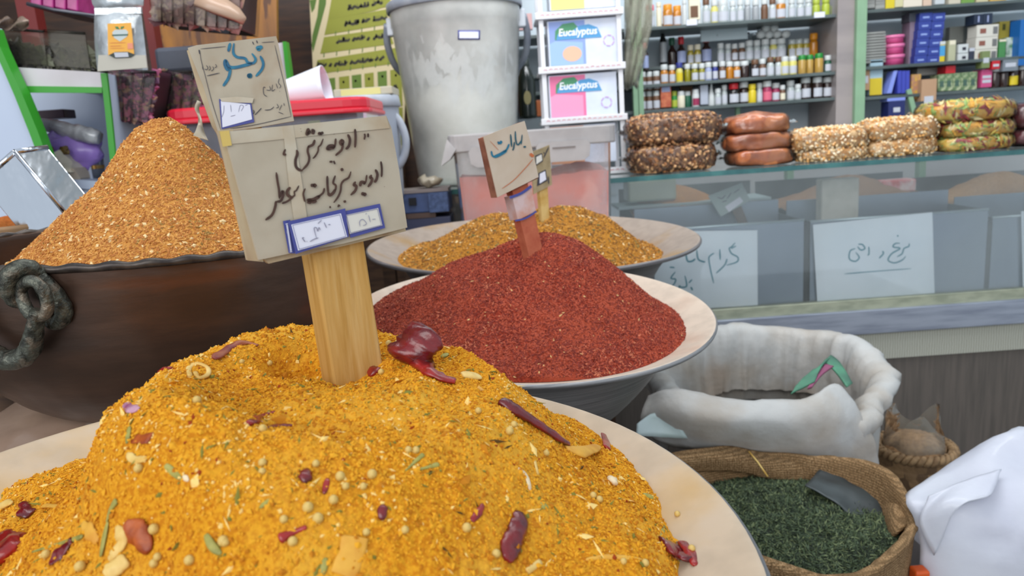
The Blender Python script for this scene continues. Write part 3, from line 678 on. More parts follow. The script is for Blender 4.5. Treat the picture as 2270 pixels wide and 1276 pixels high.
ink('lettering', [
 (5.4, [(1515, 172), (1524, 300), (1515, 448)]), (6.1, [(1408, 250), (1440, 330), (1425, 420), (1378, 474)]), (6.1, [(1322, 322), (1296, 370), (1318, 404), (1340, 360), (1318, 325)]),
 (5.4, [(1336, 380), (1318, 480), (1225, 565)]), (4.8, [(1230, 312), (1222, 400), (1200, 460)]), (8.2, [(1100, 486), (1130, 430), (1190, 425), (1200, 460)]), (6.8, [(1110, 476), (1160, 456), (1210, 452)]),
 (7.5, [(1160, 640), (1162, 672)]), (8.2, [(1196, 672), (1222, 662)]), (7.5, [(990, 215), (992, 262)]), (6.1, [(1000, 258), (1045, 215)]),
 (4.1, [(1045, 315), (1012, 400), (975, 440), (968, 500), (930, 570), (890, 610)]), (6.1, [(920, 330), (896, 400), (850, 425), (818, 440)]),
 (5.4, [(828, 420), (815, 500), (838, 600), (815, 690), (735, 780)]), (6.1, [(740, 790), (680, 770), (640, 720), (636, 630), (662, 540), (652, 480)]),
 (8.2, [(830, 160), (800, 270)]), (6.8, [(812, 250), (862, 200)]), (6.8, [(868, 190), (905, 200), (888, 250)]), (4.1, [(1655, 240), (1662, 275), (1652, 330)]), (4.8, [(1708, 235), (1710, 295)]),
 (4.8, [(485, 470), (458, 545), (500, 548)]), (1.7, [(712, 165), (713, 172)]), (1.7, [(720, 205), (721, 212)]), (2.2, [(1205, 246), (1207, 252)]),
 (4.8, [(1898, 650), (1912, 760), (1908, 882)]), (6.1, [(1815, 770), (1846, 840), (1832, 920), (1800, 962)]), (6.1, [(1762, 850), (1740, 890), (1768, 905), (1750, 970), (1705, 1030)]),
 (4.1, [(1690, 850), (1674, 950), (1645, 992)]), (6.8, [(1590, 1022), (1605, 960), (1648, 962), (1640, 990)]), (7.5, [(1630, 1105), (1632, 1155)]), (7.5, [(1640, 1158), (1680, 1120)]),
 (6.1, [(1525, 950), (1498, 1000), (1535, 1015), (1518, 1085), (1450, 1150)]), (4.8, [(1455, 800), (1422, 890), (1350, 935), (1312, 990), (1300, 1090), (1262, 1180), (1200, 1262)]),
 (6.8, [(1318, 750), (1328, 795)]), (4.8, [(1225, 860), (1192, 965), (1232, 1010), (1222, 1090)]), (6.8, [(1226, 1060), (1190, 1120), (1140, 1150), (1116, 1110)]), (5.4, [(1105, 865), (1108, 1000), (1120, 1120)]),
 (8.8, [(885, 980), (890, 1030)]), (8.8, [(900, 1030), (938, 985)]), (4.8, [(1062, 1045), (1040, 1120), (960, 1180)]), (8.2, [(1000, 1160), (900, 1215), (810, 1225)]), (4.1, [(780, 1050), (752, 1120), (758, 1180), (775, 1250)]),
], pf, nb, m_brownink, t, 0.0012, org=oA, sc=sA)
ink('lettering', [
 (3.4, [(655, 262), (620, 330), (592, 350), (598, 415)]), (6.8, [(535, 285), (488, 345), (500, 400), (552, 425)]), (4.8, [(590, 400), (500, 480), (415, 515)]), (5.4, [(335, 75), (352, 200), (374, 330), (380, 450)]),
 (6.1, [(385, 430), (425, 340), (432, 395), (400, 475), (335, 490)]), (6.1, [(330, 480), (318, 570), (272, 680), (180, 750)]), (6.1, [(1300, 470), (1308, 505)]), (4.1, [(1095, 552), (1097, 582)]),
 (4.1, [(1205, 535), (1240, 552)]), (4.1, [(1200, 556), (1222, 558)]), (7.5, [(765, 460), (860, 490), (900, 470)]), (6.8, [(770, 495), (830, 505)]), (1.7, [(1862, 276), (1866, 280)]),
], pf, nb, m_brownink, t, 0.0012, org=oB, sc=sB)
def sticker(outer, inner, lines, parent, p, n, org, sc, mp=None, off=0.001):
    s1 = patch('sticker', P2(org, sc, outer), p, n, m_navy, parent, off, label='navy framed price sticker')
    patch('paper_field', P2(org, sc, inner), p, n, mp or m_paper, s1, off + 0.0004)
    cx = sum(a for a, b in inner) / len(inner); cy = sum(b for a, b in inner) / len(inner)
    rim = [(cx + (a - cx) * 1.05, cy + (b - cy) * 1.07) for a, b in inner]; rim2 = [(cx + (a - cx) * 0.95, cy + (b - cy) * 0.93) for a, b in inner]
    ink('frame_line', [(0.9, [rim2[i], rim2[(i + 1) % 4]]) for i in range(4)], p, n, m_navy, s1, off + 0.0012, org=org, sc=sc, taper=False)
    ink('writing', lines, p, n, m_pencil, s1, off + 0.0013, org=org, sc=sc)
sticker([(430, 765), (530, 745), (600, 1222), (512, 1215)], [(468, 800), (500, 795), (560, 1200), (530, 1205)], [(1, [(480, 900), (490, 950)])], t, pf, nb, oB, sB, None, 0.0008)
sticker([(1300, 625), (1800, 518), (1875, 860), (1385, 1000)], [(1315, 680), (1775, 580), (1835, 825), (1375, 945)],
        [(1.6, [(1640, 680), (1665, 780)]), (1.4, [(1610, 650), (1600, 670)]), (1.4, [(1690, 740), (1740, 735)]), (1.6, [(1520, 840), (1515, 770), (1560, 740), (1610, 800), (1560, 830)])], t, pf, nb, oB, sB, m_paper2, 0.0014)
sticker([(500, 770), (1310, 585), (1362, 985), (610, 1230)], [(548, 815), (1250, 655), (1338, 985), (645, 1180)],
        [(2, [(1010, 780), (1045, 860)]), (2.2, [(1070, 815), (1100, 812)]), (1.8, [(925, 800), (945, 780), (975, 750)]), (2, [(905, 1010), (870, 870), (905, 860), (920, 905), (940, 855), (955, 890)]),
         (2, [(810, 1055), (870, 1020), (930, 1000)]), (2.4, [(745, 1060), (705, 1005), (730, 1000)]), (2.4, [(765, 1052), (772, 1050)])], t, pf, nb, oB, sB, None, 0.0022)

# ---- smaller sign above the orange heap
H4 = HP4.hit(505, 380)[0]
n2 = nrm([0.35, -0.93, 0.08]); q2 = at(530, 200, 0.80)
t2 = thing('spice_sign', 'smaller square card sign with teal lettering, standing in the orange heap', 'sign', at(560, 430, 0.80))
def fr2(pts, off=0.0): return [onplane(x, y, q2 + n2 * off, n2) for x, y in pts]
MB().slab(fr2([(538, 240), (572, 234), (612, 470), (578, 476)], -0.006), -n2 * 0.012).build('stake', m_wood, t2)
MB().slab(fr2([(414, 112), (440, 100), (482, 200), (520, 310), (498, 322), (470, 280), (440, 200)], 0.0), -n2 * 0.008).build('taped_edge', m_board2, t2)
MB().slab(fr2([(416, 106), (436, 100), (612, 80), (616, 92), (652, 268), (560, 284), (484, 294), (450, 190)], 0.0005), -n2 * 0.004).build('card', m_board, t2)
oC, sC = (410, 75), 0.18024
ink('border_line', [(1.3, [(190, 185), (500, 155)]), (1.2, [(180, 195), (200, 330), (250, 520), (330, 830), (440, 1180)]), (1.2, [(945, 106), (1100, 96)]), (1.2, [(1105, 140), (1150, 330), (1240, 700), (1305, 1015)]),
    (1.3, [(1305, 1015), (900, 1110), (560, 1165)]), (2.2, [(170, 195), (182, 250)]), (2, [(830, 95), (846, 132)]), (2.2, [(880, 80), (890, 115)])], q2, n2, m_darkink, t2, 0.0012, org=oC, sc=sC)
ink('lettering', [(6.5, [(556, 112), (532, 218)]), (6, [(602, 115), (594, 230), (640, 285), (735, 300), (772, 350), (840, 358), (868, 310), (822, 240)]),
    (8, [(500, 312), (492, 370), (522, 435), (556, 410)]), (7, [(505, 318), (540, 400), (620, 412), (740, 385), (830, 362)]), (6.5, [(560, 425), (535, 540), (468, 642)]),
    (6, [(925, 270), (962, 360), (942, 440), (870, 522)]), (10, [(765, 522), (825, 505)]), (10, [(765, 510), (825, 520)]), (9, [(872, 178), (955, 160)]), (6, [(885, 192), (930, 196)])], q2, n2, m_teal, t2, 0.0014, org=oC, sc=sC)
ink('small_writing', [(1.4, [(375, 372), (388, 402), (365, 416)]), (1.4, [(340, 400), (352, 432), (322, 458)]), (1.4, [(300, 390), (312, 430), (290, 448)]), (1.4, [(262, 385), (282, 420), (262, 440), (240, 430)]),
    (1.3, [(215, 380), (218, 440)]), (1.7, [(268, 516), (425, 480)]), (1.3, [(1160, 545), (1150, 600), (1178, 640), (1160, 668)]), (1.3, [(1140, 670), (1120, 610)]), (1.3, [(1110, 680), (1070, 700), (1078, 622)]),
    (1.3, [(1040, 640), (1050, 690), (1000, 690)]), (1.4, [(990, 660), (965, 660), (970, 740), (1012, 772)]), (1.3, [(1216, 850), (1222, 885)]), (1.3, [(1192, 870), (1160, 940)]), (1.3, [(1130, 860), (1150, 900), (1120, 910)]),
    (1.5, [(1095, 895), (1050, 930), (980, 936)]), (1.8, [(940, 912), (905, 950), (860, 996)]), (1.8, [(842, 935), (850, 965), (832, 985)]), (1.3, [(1148, 960), (1210, 985)]), (1.4, [(1165, 705), (1166, 710)])], q2, n2, m_darkink, t2, 0.0014, org=oC, sc=sC)
s_ = patch('sticker', P2(oC, sC, [(418, 800), (815, 852), (852, 1085), (450, 1172)]), q2, n2, m_navy, t2, 0.0016, label='half peeled navy framed sticker')
patch('paper_field', P2(oC, sC, [(440, 825), (800, 868), (826, 1050), (462, 1150)]), q2, n2, m_paper, s_, 0.0020)
patch('torn_edge', P2(oC, sC, [(430, 790), (640, 770), (845, 790), (830, 850), (640, 845), (450, 830)]), q2, n2, m_tape, s_, 0.0024)
ink('writing', [(1.2, [(450, 1030), (475, 960), (480, 880)]), (1.2, [(560, 870), (570, 960)]), (1.3, [(560, 1015), (620, 998)]), (1.2, [(660, 960), (680, 880), (720, 890), (690, 950)]), (1.2, [(740, 880), (770, 870)])], q2, n2, m_pencil, s_, 0.0026, org=oC, sc=sC)
mb = MB(); R_ = smoothpath([onplane(x, y, q2 + n2 * o, n2) for x, y, o in [(437, 222, .002), (432, 240, .008), (440, 262, .004), (436, 284, .010), (428, 300, .006)]], 6)
R2 = smoothpath([onplane(x, y, q2 + n2 * o, n2) for x, y, o in [(446, 226, .004), (441, 242, .002), (447, 266, .010), (452, 290, .004), (462, 312, .012)]], 6)
mb.grid(np.stack([R_, R2], 1).reshape(-1, 3), len(R_), 2); mb.build('hanging_tape', m_tape, t2, solid=0.0006)

# ---- sign in the red heap
H2 = HP2.hit(1176, 566)[0]
n3 = nrm([0.52, -0.85, 0.05]); q3 = H2 + n3 * 0.004
t3 = thing('spice_sign', 'small tilted card sign with dark teal lettering, standing in the red heap', 'sign', H2 - np.array([0, 0, 0.03]))
def fr3(pts, off=0.0): return [onplane(x, y, q3 + n3 * off, n3) for x, y in pts]
m_redwood = mat('red_dusted_wood', S(184, 100, 70), 0.8, col2=S(168, 80, 54), scale=60)
m_redcard = mat('red_dusted_card', S(150, 96, 74), 0.8, col2=S(120, 72, 54), scale=60)
m_card3 = mat('pale_card', S(196, 180, 162), 0.8, col2=S(186, 166, 144), scale=22, col3=S(202, 150, 118), scale3=9, mix3=(0.6, 0.8))
MB().slab(fr3([(1130, 400), (1166, 390), (1184, 468), (1201, 545), (1196, 572), (1204, 600), (1182, 606), (1174, 572), (1154, 491)], -0.001), -n3 * 0.016).build('stake', m_redwood, t3)
MB().slab(fr3([(1072, 305), (1163, 269), (1193, 395), (1101, 438)], 0.0030), -n3 * 0.014).build('backing_card', m_redcard, t3)
MB().slab(fr3([(1072, 303), (1118, 284), (1163, 268), (1180, 330), (1194, 392), (1150, 414), (1103, 437), (1088, 372)], 0.0045), -n3 * 0.0015).build('card', m_card3, t3)
MB().slab(fr3([(1136, 436), (1178, 414), (1188, 468), (1148, 488)], 0.0015), -n3 * 0.020).build('tape_wrap', mat('smudged_tape', S(204, 178, 176), 0.35, col2=S(196, 136, 112), scale=40), t3)
ink('tape_band', [(6, [(1130, 438), (1156, 428), (1178, 412)]), (4, [(1142, 489), (1166, 483), (1189, 468)])], q3, n3, m_navy, t3, 0.0035, taper=False)
oD, sD = (1040, 260), 0.14892
ink('lettering', [(2.6, [(790, 255), (776, 405)]), (3.4, [(776, 345), (740, 400), (710, 395), (692, 320), (688, 205)]), (6, [(826, 425), (829, 452)]), (3.2, [(674, 365), (664, 450), (648, 492)]), (3.6, [(617, 250), (634, 440)])],
    q3, n3, m_teald, t3, 0.0056, org=oD, sc=sD)
ink('lettering', [(4, [(595, 395), (565, 470), (510, 520)]), (7, [(560, 490), (460, 552), (372, 590)]), (4, [(378, 590), (345, 565), (330, 500)]), (7, [(425, 385), (450, 375)]), (6, [(455, 395), (486, 350)])], q3, n3, m_teal, t3, 0.0056, org=oD, sc=sD)
ink('crease', [(1.6, [(490, 1060), (600, 985), (700, 900), (850, 740), (955, 615)]), (1.0, [(310, 350), (440, 490)]), (7, [(905, 540), (960, 585)])], q3, n3, mat('rust_crease', S(188, 104, 62), 0.8), t3, 0.0054, org=oD, sc=sD)

# ---- far small sign in the mustard heap
n5 = nrm([0.45, -0.88, 0.05]); q5 = at(1200, 380, 1.50)
t5 = thing('spice_sign', 'tiny olive grey card sign with two stickers, behind the red heap sign', 'sign', at(1210, 500, 1.50))
def fr5(pts, off=0.0): return [onplane(x, y, q5 + n5 * off, n5) for x, y in pts]
MB().slab(fr5([(1194, 400), (1213, 396), (1219, 500), (1203, 503)], -0.003), -n5 * 0.012).build('stake', m_wood_edge, t5)
MB().slab(fr5([(1176, 338), (1218, 321), (1224, 409), (1184, 430)], 0), -n5 * 0.004).build('card', mat('olive_card', S(160, 144, 112), 0.8, col2=S(134, 120, 90), scale=40), t5)
for nm, pts, inn in (('upper', [(985, 570), (1085, 530), (1100, 650), (985, 722)], [(1000, 590), (1078, 550), (1088, 640), (1000, 700)]), ('lower', [(1030, 830), (1140, 775), (1165, 940), (1010, 1025)], [(1052, 840), (1130, 800), (1148, 925), (1050, 985)])):
    s_ = patch('sticker', P2(oD, sD, pts), q5, n5, m_darkink, t5, 0.001, label=nm + ' dark framed sticker'); patch('paper_field', P2(oD, sD, inn), q5, n5, m_paper2 if nm == 'upper' else m_paper, s_, 0.0015)
ink('writing', [(2.5, [(1185, 440), (1110, 600)]), (2.5, [(1110, 520), (1122, 540)]), (2.5, [(1180, 880), (1185, 990)])], q5, n5, m_darkink, t5, 0.0015, org=oD, sc=sD)

# ================================================================== TUBS, BUCKETS, POSTER
glass_box = glass('cloudy_plastic', (0.96, 0.95, 0.96), 0.30, S(206, 202, 204), 0.25, 1.35)
m_lidgrey = mat('grey_lid', S(150, 158, 172), 0.4, col2=S(170, 176, 186), scale=20)
# stands that carry the things behind the front row
m_plank = mat('stand_wood', S(92, 66, 46), 0.7, col2=S(70, 48, 34), scale=14, stretch=(1, 1, 6))
def stand(name, label, lo, hi, legs=True):
    t = thing(name, label, 'stand', ((lo[0] + hi[0]) / 2, (lo[1] + hi[1]) / 2, 0))
    MB().box((lo[0], lo[1], hi[2] - 0.03), hi).build('top', m_plank, t)
    for sx in (lo[0], hi[0] - 0.035):
        for sy in (lo[1], hi[1] - 0.035): MB().box((sx, sy, 0), (sx + 0.035, sy + 0.035, hi[2] - 0.03)).build('leg', m_plank, t)
    return t
stand('wooden_stand', 'low wooden stand under the foreground basin', (-0.24, 0.24, 0), (-0.04, 0.44, 0.955 - 0.645 * 0.25 - 0.006))
stand('wooden_stand', 'low wooden stand under the basin of red spice', (-0.08, 0.92, 0), (0.11, 1.09, 0.910 - 0.645 * 0.253 - 0.012))
stand('wooden_stand', 'wooden stand under the rear basin of mustard spice', (-0.05, 1.46, 0), (0.15, 1.68, 0.933 - 0.645 * 0.347 - 0.006))
stand('wooden_table', 'wooden table behind the orange heap carrying two lidded tubs', (-0.80, 1.42, 0), (-0.33, 2.12, 1.00))

# pink powder box
yb = 1.96
t = thing('storage_box', 'wide cloudy plastic storage box full of pink powder behind the rear basin', 'box', (0.05, 2.03, 0.85))
a0, a1, a2, a3 = at(1003, 330, yb), at(1357, 318, yb), at(1352, 560, yb), at(1012, 560, yb)
zt = (a0[2] + a1[2]) / 2; xl, xr = a0[0], a1[0]; dp = 0.17
sh = MB(); lo = 0.86
def rbox(mb, x0, x1, y0, y1, z0, z1, m=0, r=0.02, inset=0.0):
    def loop(ins, z):
        pts = []
        for cx, cy, a in ((x1 - r, y1 - r, 0), (x0 + r, y1 - r, 90), (x0 + r, y0 + r, 180), (x1 - r, y0 + r, 270)):
            for k in range(5):
                th = math.radians(a + k * 22.5); pts.append(((cx + (r) * math.cos(th)), cy + r * math.sin(th), z))
        c = np.array([(x0 + x1) / 2, (y0 + y1) / 2]); pts = [tuple(c + (np.array(p[:2]) - c) * (1 - ins)) + (p[2],) for p in pts]
        return pts
    return mb.hexa(loop(inset, z0), loop(0, z1), m)
rbox(MB(), xl, xr, yb, yb + dp, lo, zt, inset=0.03)
b_ = MB(); rbox(b_, xl, xr, yb, yb + dp, lo, zt, r=0.03, inset=0.04); b_.build('shell', glass_box, t)
m_pink = mat('pink_powder', S(214, 132, 118), 0.95, col2=S(200, 116, 102), scale=9, col3=S(222, 156, 142), scale3=6)
nx = 24; V = []; zp0 = at(1180, 395, yb)[2]
for j in range(2):
    for i in range(nx):
        u = i / (nx - 1); x = xl + 0.012 + (xr - xl - 0.024) * u
        V.append((x, yb + 0.008 + (dp - 0.016) * j, zp0 + 0.012 + 0.03 * fbm([[u * 3, j, 0]], 1.2)[0]))
mp_ = MB(); n_ = len(V); B_ = [(v[0] * 0.96 + 0.04 * (xl + xr) / 2, v[1], lo + 0.004) for v in V]
mp_.add(V, [(i, i + 1, nx + i + 1, nx + i) for i in range(nx - 1)]); mp_.add(V[:nx] + B_[:nx], [(i, nx + i, nx + i + 1, i + 1) for i in range(nx - 1)])
mp_.add(V[nx:] + B_[nx:], [(i, i + 1, nx + i + 1, nx + i) for i in range(nx - 1)]); mp_.add([V[0], V[nx], B_[nx], B_[0]], [(0, 1, 2, 3)]); mp_.add([V[nx - 1], V[-1], B_[-1], B_[nx - 1]], [(0, 3, 2, 1)])
mp_.build('pink_powder', m_pink, t)
l_ = MB(); zl0, zl1 = zt - 0.004, at(1180, 287, yb)[2]
rbox(l_, xl - 0.012, xr + 0.012, yb - 0.010, yb + dp + 0.010, zl0, zl1, r=0.03)
m_lid = mat('frosted_lid', S(176, 172, 172), 0.45, col2=S(160, 156, 156), scale=12, alpha=0.93)
lid = l_.build('lid', m_lid, t, bevel=0.004)
for (u0, u1) in ((0.10, 0.42), (0.52, 0.86)):
    x0, x1 = xl + (xr - xl) * u0, xl + (xr - xl) * u1
    pts = [(x0 + 0.01, zl0 + 0.012), (x1 - 0.01, zl0 + 0.012), (x1, zl0), (x1 - 0.004, zl0 - 0.030), (x1 - 0.02, zl0 - 0.040), (x0 + 0.02, zl0 - 0.040), (x0 + 0.004, zl0 - 0.030), (x0, zl0)]
    lt = MB().slab([(x, yb - 0.018, z) for x, z in pts], (0, 0.006, 0)).build('latch', m_lid, t)
    MB().box((x0 + (x1 - x0) * 0.3, yb - 0.0195, zl0 - 0.006), (x0 + (x1 - x0) * 0.72, yb - 0.0175, zl0 - 0.002)).build('slot', mat('slot_shadow_gap', S(120, 112, 110), 0.7), lt)
gz = at(985, 330, yb)
MB().slab([(xl - 0.012, yb - 0.01, zl1 - 0.01), (xl + 0.01, yb - 0.012, zl0 + 0.01), (xl - 0.008, yb - 0.02, zl0 - 0.015), (xl - 0.032, yb - 0.02, zl0 - 0.03)], (0, 0.09, 0)).build('lid_flap', m_lid, t)
stand('wooden_stand', 'narrow wooden stand under the box of pink powder', (xl + 0.02, yb + 0.01, 0), (xr - 0.02, yb + dp - 0.01, lo))

# blue cases left of the pink box
m_blue = mat('blue_case_plastic', S(62, 80, 122), 0.5, col2=S(48, 64, 100), scale=22, col3=S(92, 110, 146), scale3=16, mix3=(0.6, 0.72))
y0 = 2.02; pA, pB = at(880, 424, y0), at(998, 424, y0)
z1, z2, z3 = pA[2], at(940, 478, y0)[2], at(940, 520, y0)[2] - 0.03
x0, x1 = pA[0], pB[0] - 0.005
t = thing('tool_case', 'blue plastic case lying under the bucket, upper of two', 'case', ((x0 + x1) / 2, y0 + 0.06, z2))
MB().box((x0, y0, z2 + 0.008), (x1, y0 + 0.12, z1 - 0.008)).build('shell', m_blue, t, bevel=0.004)
MB().box((x0, y0 - 0.002, z1 - 0.008), (x1, y0 + 0.12, z1)).build('lid_strip', mat('greyish_strip', S(128, 118, 116), 0.6), t)
MB().box((x0 + 0.03, y0 - 0.006, z1 - 0.04), (x0 + 0.05, y0, z1 - 0.02)).build('handle_gap', mat('dark_gap', S(20, 20, 26), 0.8), t)
MB().box((x1 - 0.055, y0 - 0.005, z2 + 0.008), (x1 - 0.003, y0, z1 - 0.01)).build('clasp', mat('blue_clasp', S(74, 94, 136), 0.5, col2=S(50, 68, 104), scale=90), t)
t = thing('tool_case', 'dark blue plastic case lying underneath the upper blue case', 'case', ((x0 + x1) / 2, y0 + 0.06, z3))
MB().box((x0 + 0.01, y0 + 0.003, z3), (x1, y0 + 0.12, z2 - 0.006)).build('shell', mat('slate_case_plastic', S(58, 62, 88), 0.5), t, bevel=0.003)
MB().box((x0 + 0.02, y0 + 0.001, z2 - 0.006), (x1 - 0.04, y0 + 0.12, z2 + 0.008)).build('lid_strip', mat('brownish_strip', S(84, 64, 56), 0.6), t)
stand('wooden_stand', 'small wooden stand under the two blue cases', (x0, y0, 0), (x1, y0 + 0.115, z3))

# big white bucket
yk = 2.42; zc = 1.017
kb = thing('lidded_bucket', 'tall cloudy white bucket of flour with grey lid and bail handle', 'bucket', (at(1030, 390, yk)[0], yk, zc))
cx = at(1030, 300, yk)[0]; rb = (at(1140, 380, yk)[0] - at(922, 380, yk)[0]) / 2; rt_ = (at(1164, 30, yk)[0] - at(876, 30, yk)[0]) / 2
ztop = at(1015, 22, yk)[2]
m_bk = glass('bucket_plastic', (0.99, 0.99, 1.0), 0.55, S(242, 243, 238), 0.2, 1.33, dscale=8, dc=0.25)
prof = [(0, zc), (rb * 0.9, zc), (rb * 0.98, zc + 0.015), (rb, zc + 0.03), (rt_ * 0.985, ztop - 0.05), (rt_, ztop - 0.045), (rt_ * 1.0, ztop)]
MB().lathe(prof, (cx, yk, 0), 64).build('shell', m_bk, kb)
m_flour = mat('flour', S(246, 243, 232), 0.95, col2=S(240, 235, 222), scale=5)
zf = at(1030, 195, yk)[2]; V = []; nt = 72; nr_ = 12
mbf = MB()
def fl(r, z, th): return r, z
hh = lambda th: zf + 0.03 * vn([[math.cos(th) * 2.2 + 5, math.sin(th) * 2.2, 1]])[0] + 0.035 * vn([[math.cos(th) * 6, math.sin(th) * 6, 4]])[0]
rows = []
for u in (0, 0.02, 0.05): rows.append([(rb * (0.85 + 2.4 * u) * math.cos(a), rb * (0.85 + 2.4 * u) * math.sin(a), zc + 0.004 + u * 0.3) for a in np.linspace(0, 6.2832, nt, endpoint=False)])
for u in np.linspace(0.1, 1, 8):
    row = []
    for a in np.linspace(0, 6.2832, nt, endpoint=False):
        z = zc + 0.03 + (hh(a) - zc - 0.03) * u; r = (rb + (rt_ * 0.985 - rb) * (z - zc) / (ztop - zc)) * 0.975; row.append((r * math.cos(a), r * math.sin(a), z))
    rows.append(row)
for u in (0.8, 0.4, 0.02): rows.append([(rb * u * math.cos(a), rb * u * math.sin(a), zf + 0.05 * (1 - u)) for a in np.linspace(0, 6.2832, nt, endpoint=False)])
V = [(cx + p[0], yk + p[1], p[2]) for r in rows for p in r]
mbf.grid(V, len(rows), nt, wrap=True); mbf.build('flour', m_flour, kb)
# clinging flour smears on the inside wall
m_smear = mat('clinging_flour', S(240, 241, 240), 0.95, col2=S(226, 228, 230), scale=18)
sm = MB(); rs = np.random.default_rng(3)
for k in range(150):
    a = math.radians(-90 + rs.normal() * 46); z = zf - 0.01 + abs(rs.normal()) * 0.13; h_ = 0.02 + rs.random() * 0.08; w_ = 0.02 + 0.12 * rs.random()
    if z + h_ > ztop - 0.06: continue
    P = []
    for i in range(6):
        for j in range(4):
            aa = a + (i / 5 - 0.5) * w_ * 2.2 / 1 * (1 - 0.5 * abs(j / 3 - 0.5)); zz = z + (j / 3 - 0.5) * h_ * (1 - 1.6 * abs(i / 5 - 0.5)) + 0.02 * (i / 5) * math.sin(k)
            r = (rb + (rt_ * 0.985 - rb) * (zz - zc) / (ztop - zc)) * 0.985; P.append((cx + r * math.cos(aa), yk + r * math.sin(aa), zz))
    sm.grid(P, 6, 4)
sm.build('flour_smears', m_smear, kb)
MB().lathe([(rt_ * 1.03, ztop - 0.004), (rt_ * 1.045, ztop - 0.002), (rt_ * 1.045, ztop + 0.02), (rt_ * 1.0, ztop + 0.026), (rt_ * 0.9, ztop + 0.022), (0, ztop + 0.022)], (cx, yk, 0), 64).build('lid', m_lidgrey, kb)
for s_ in (-1, 1):
    MB().box((cx + s_ * rt_ * 1.0 - 0.012, yk - 0.02, ztop - 0.065), (cx + s_ * rt_ * 1.0 + 0.016, yk + 0.02, ztop - 0.012)).build('handle_lug', mat('white_lug', S(206, 212, 220), 0.4), kb, bevel=0.004)
HPx = [(cx - rt_ * 1.06, ztop - 0.03), (cx - rt_ * 1.10, ztop - 0.08), (cx - rt_ * 1.02, ztop - 0.15), (cx - rt_ * 0.86, ztop - 0.19)]
MB().tube(smoothpath([(cx - rt_ * 1.05, yk - 0.01, ztop - 0.03), (cx - rt_ * 1.10, yk + 0.03, ztop - 0.09), (cx - rt_ * 1.0, yk + 0.10, ztop - 0.16), (cx - rt_ * 0.6, yk + 0.20, ztop - 0.21), (cx, yk + 0.235, ztop - 0.225), (cx + rt_ * 0.6, yk + 0.20, ztop - 0.21), (cx + rt_ * 1.0, yk + 0.10, ztop - 0.16), (cx + rt_ * 1.10, yk + 0.03, ztop - 0.09), (cx + rt_ * 1.05, yk - 0.01, ztop - 0.03)], 6), 0.011, 10).build('bail_handle', m_lidgrey, kb)
a = at(1040, 78, yk - rt_); lb = MB()
def onb(px, py):   # on the bucket's curved wall
    d = ray(px, py); k = np.linspace(1.9, 2.5, 900); q = CP + (d / d[1])[None] * k[:, None]
    r = rb + (rt_ - rb) * (q[:, 2] - zc) / (ztop - zc); i = int(np.argmax(np.hypot(q[:, 0] - cx, q[:, 1] - yk) < r + 0.002)); return q[i]
lab = MB(); g = [onb(x, y) for y in (67, 77, 88) for x in (1015, 1027, 1040, 1052, 1064)]; lab.grid(g, 3, 5)
lo_ = lab.build('label', m_navy, kb, solid=0.001)
lab = MB(); g = [onb(x, y) - np.array([0, 0.0015, 0]) for y in (70, 77, 85) for x in (1018, 1029, 1040, 1051, 1061)]; lab.grid(g, 3, 5); lab.build('label_paper', m_paper, lo_)
# plastic bag under the bucket
t_ = MB(); V = []
for i in range(14):
    for j in range(20):
        th = 2 * math.pi * j / 20; ph = math.pi * i / 13
        p = np.array([math.sin(ph) * math.cos(th) * 0.036, math.sin(ph) * math.sin(th) * 0.03, 0.017 - math.cos(ph) * 0.017]); V.append(p + at(952, 424, 2.07)[0] * np.array([1, 0, 0]) + np.array([0, 2.07, z1]) + 0.008 * vn([p * 60])[0])
t_.grid(V, 14, 20, wrap=True)
tag(t_.build('plastic_bag', mat('crumpled_bag', S(180, 170, 150), 0.3, col2=S(150, 138, 118), scale=30, bump=0.5, bscale=40, alpha=0.92)), 'small crumpled beige plastic bag between the bucket and the blue case', 'bag')

# wide tub with the red lid
y0 = 1.62; xa, xb = at(352, 245, y0)[0], at(812, 235, y0)[0]; zr1 = at(600, 226, y0)[2]; zr0 = at(600, 262, y0)[2]
t = thing('storage_tub', 'wide clear plastic tub with a red lid behind the signs', 'tub', ((xa + xb) / 2, y0 + 0.14, 1.0))
m_redlid = mat('red_lid', S(206, 30, 52), 0.35, coat=0.2)
m = MB(); rbox(m, xa, xb, y0, y0 + 0.28, zr0 + 0.008, zr1, r=0.05); m.build('lid', m_redlid, t, bevel=0.006)
m = MB(); rbox(m, xa - 0.004, xb + 0.004, y0 - 0.004, y0 + 0.284, zr0, zr0 + 0.010, r=0.052); m.build('lid_rim', m_redlid, t, bevel=0.003)
m = MB(); rbox(m, xa + 0.012, xb - 0.012, y0 + 0.012, y0 + 0.268, 1.0, zr0, r=0.05, inset=0.05); m.build('shell', glass('tub_plastic', (0.85, 0.86, 0.92), 0.25, S(190, 192, 206), 0.2, 1.35), t)
# white scoop on the red lid
zc_ = zr1 + 0.001
t = thing('paper_cone', 'white curled paper scoop lying on the red lid', 'scoop', (at(700, 222, y0 + 0.1)[0], y0 + 0.12, zc_))
yq = y0 + 0.08; V = []; n1, n2_ = 10, 20
A0, A1 = at(640, 224, yq), at(750, 205, yq); E0, E1 = at(644, 186, yq), at(705, 160, yq)
for i in range(n1):
    u = i / (n1 - 1)
    c0 = at(630 + 95 * u, 208 - 12 * u, yq); r = 0.026 + 0.024 * u; ax = nrm(at(740, 190, yq) - at(640, 210, yq))
    for j in range(n2_):
        th = math.radians(-160 + 320 * j / (n2_ - 1)); b1 = np.array([0, 1.0, 0]); b2 = np.cross(ax, b1); b2 = b2 if b2[2] > 0 else -b2
        p = c0 + (b1 * math.sin(th) + b2 * math.cos(th)) * r; p[2] = max(p[2], zc_ + 0.001); V.append(p)
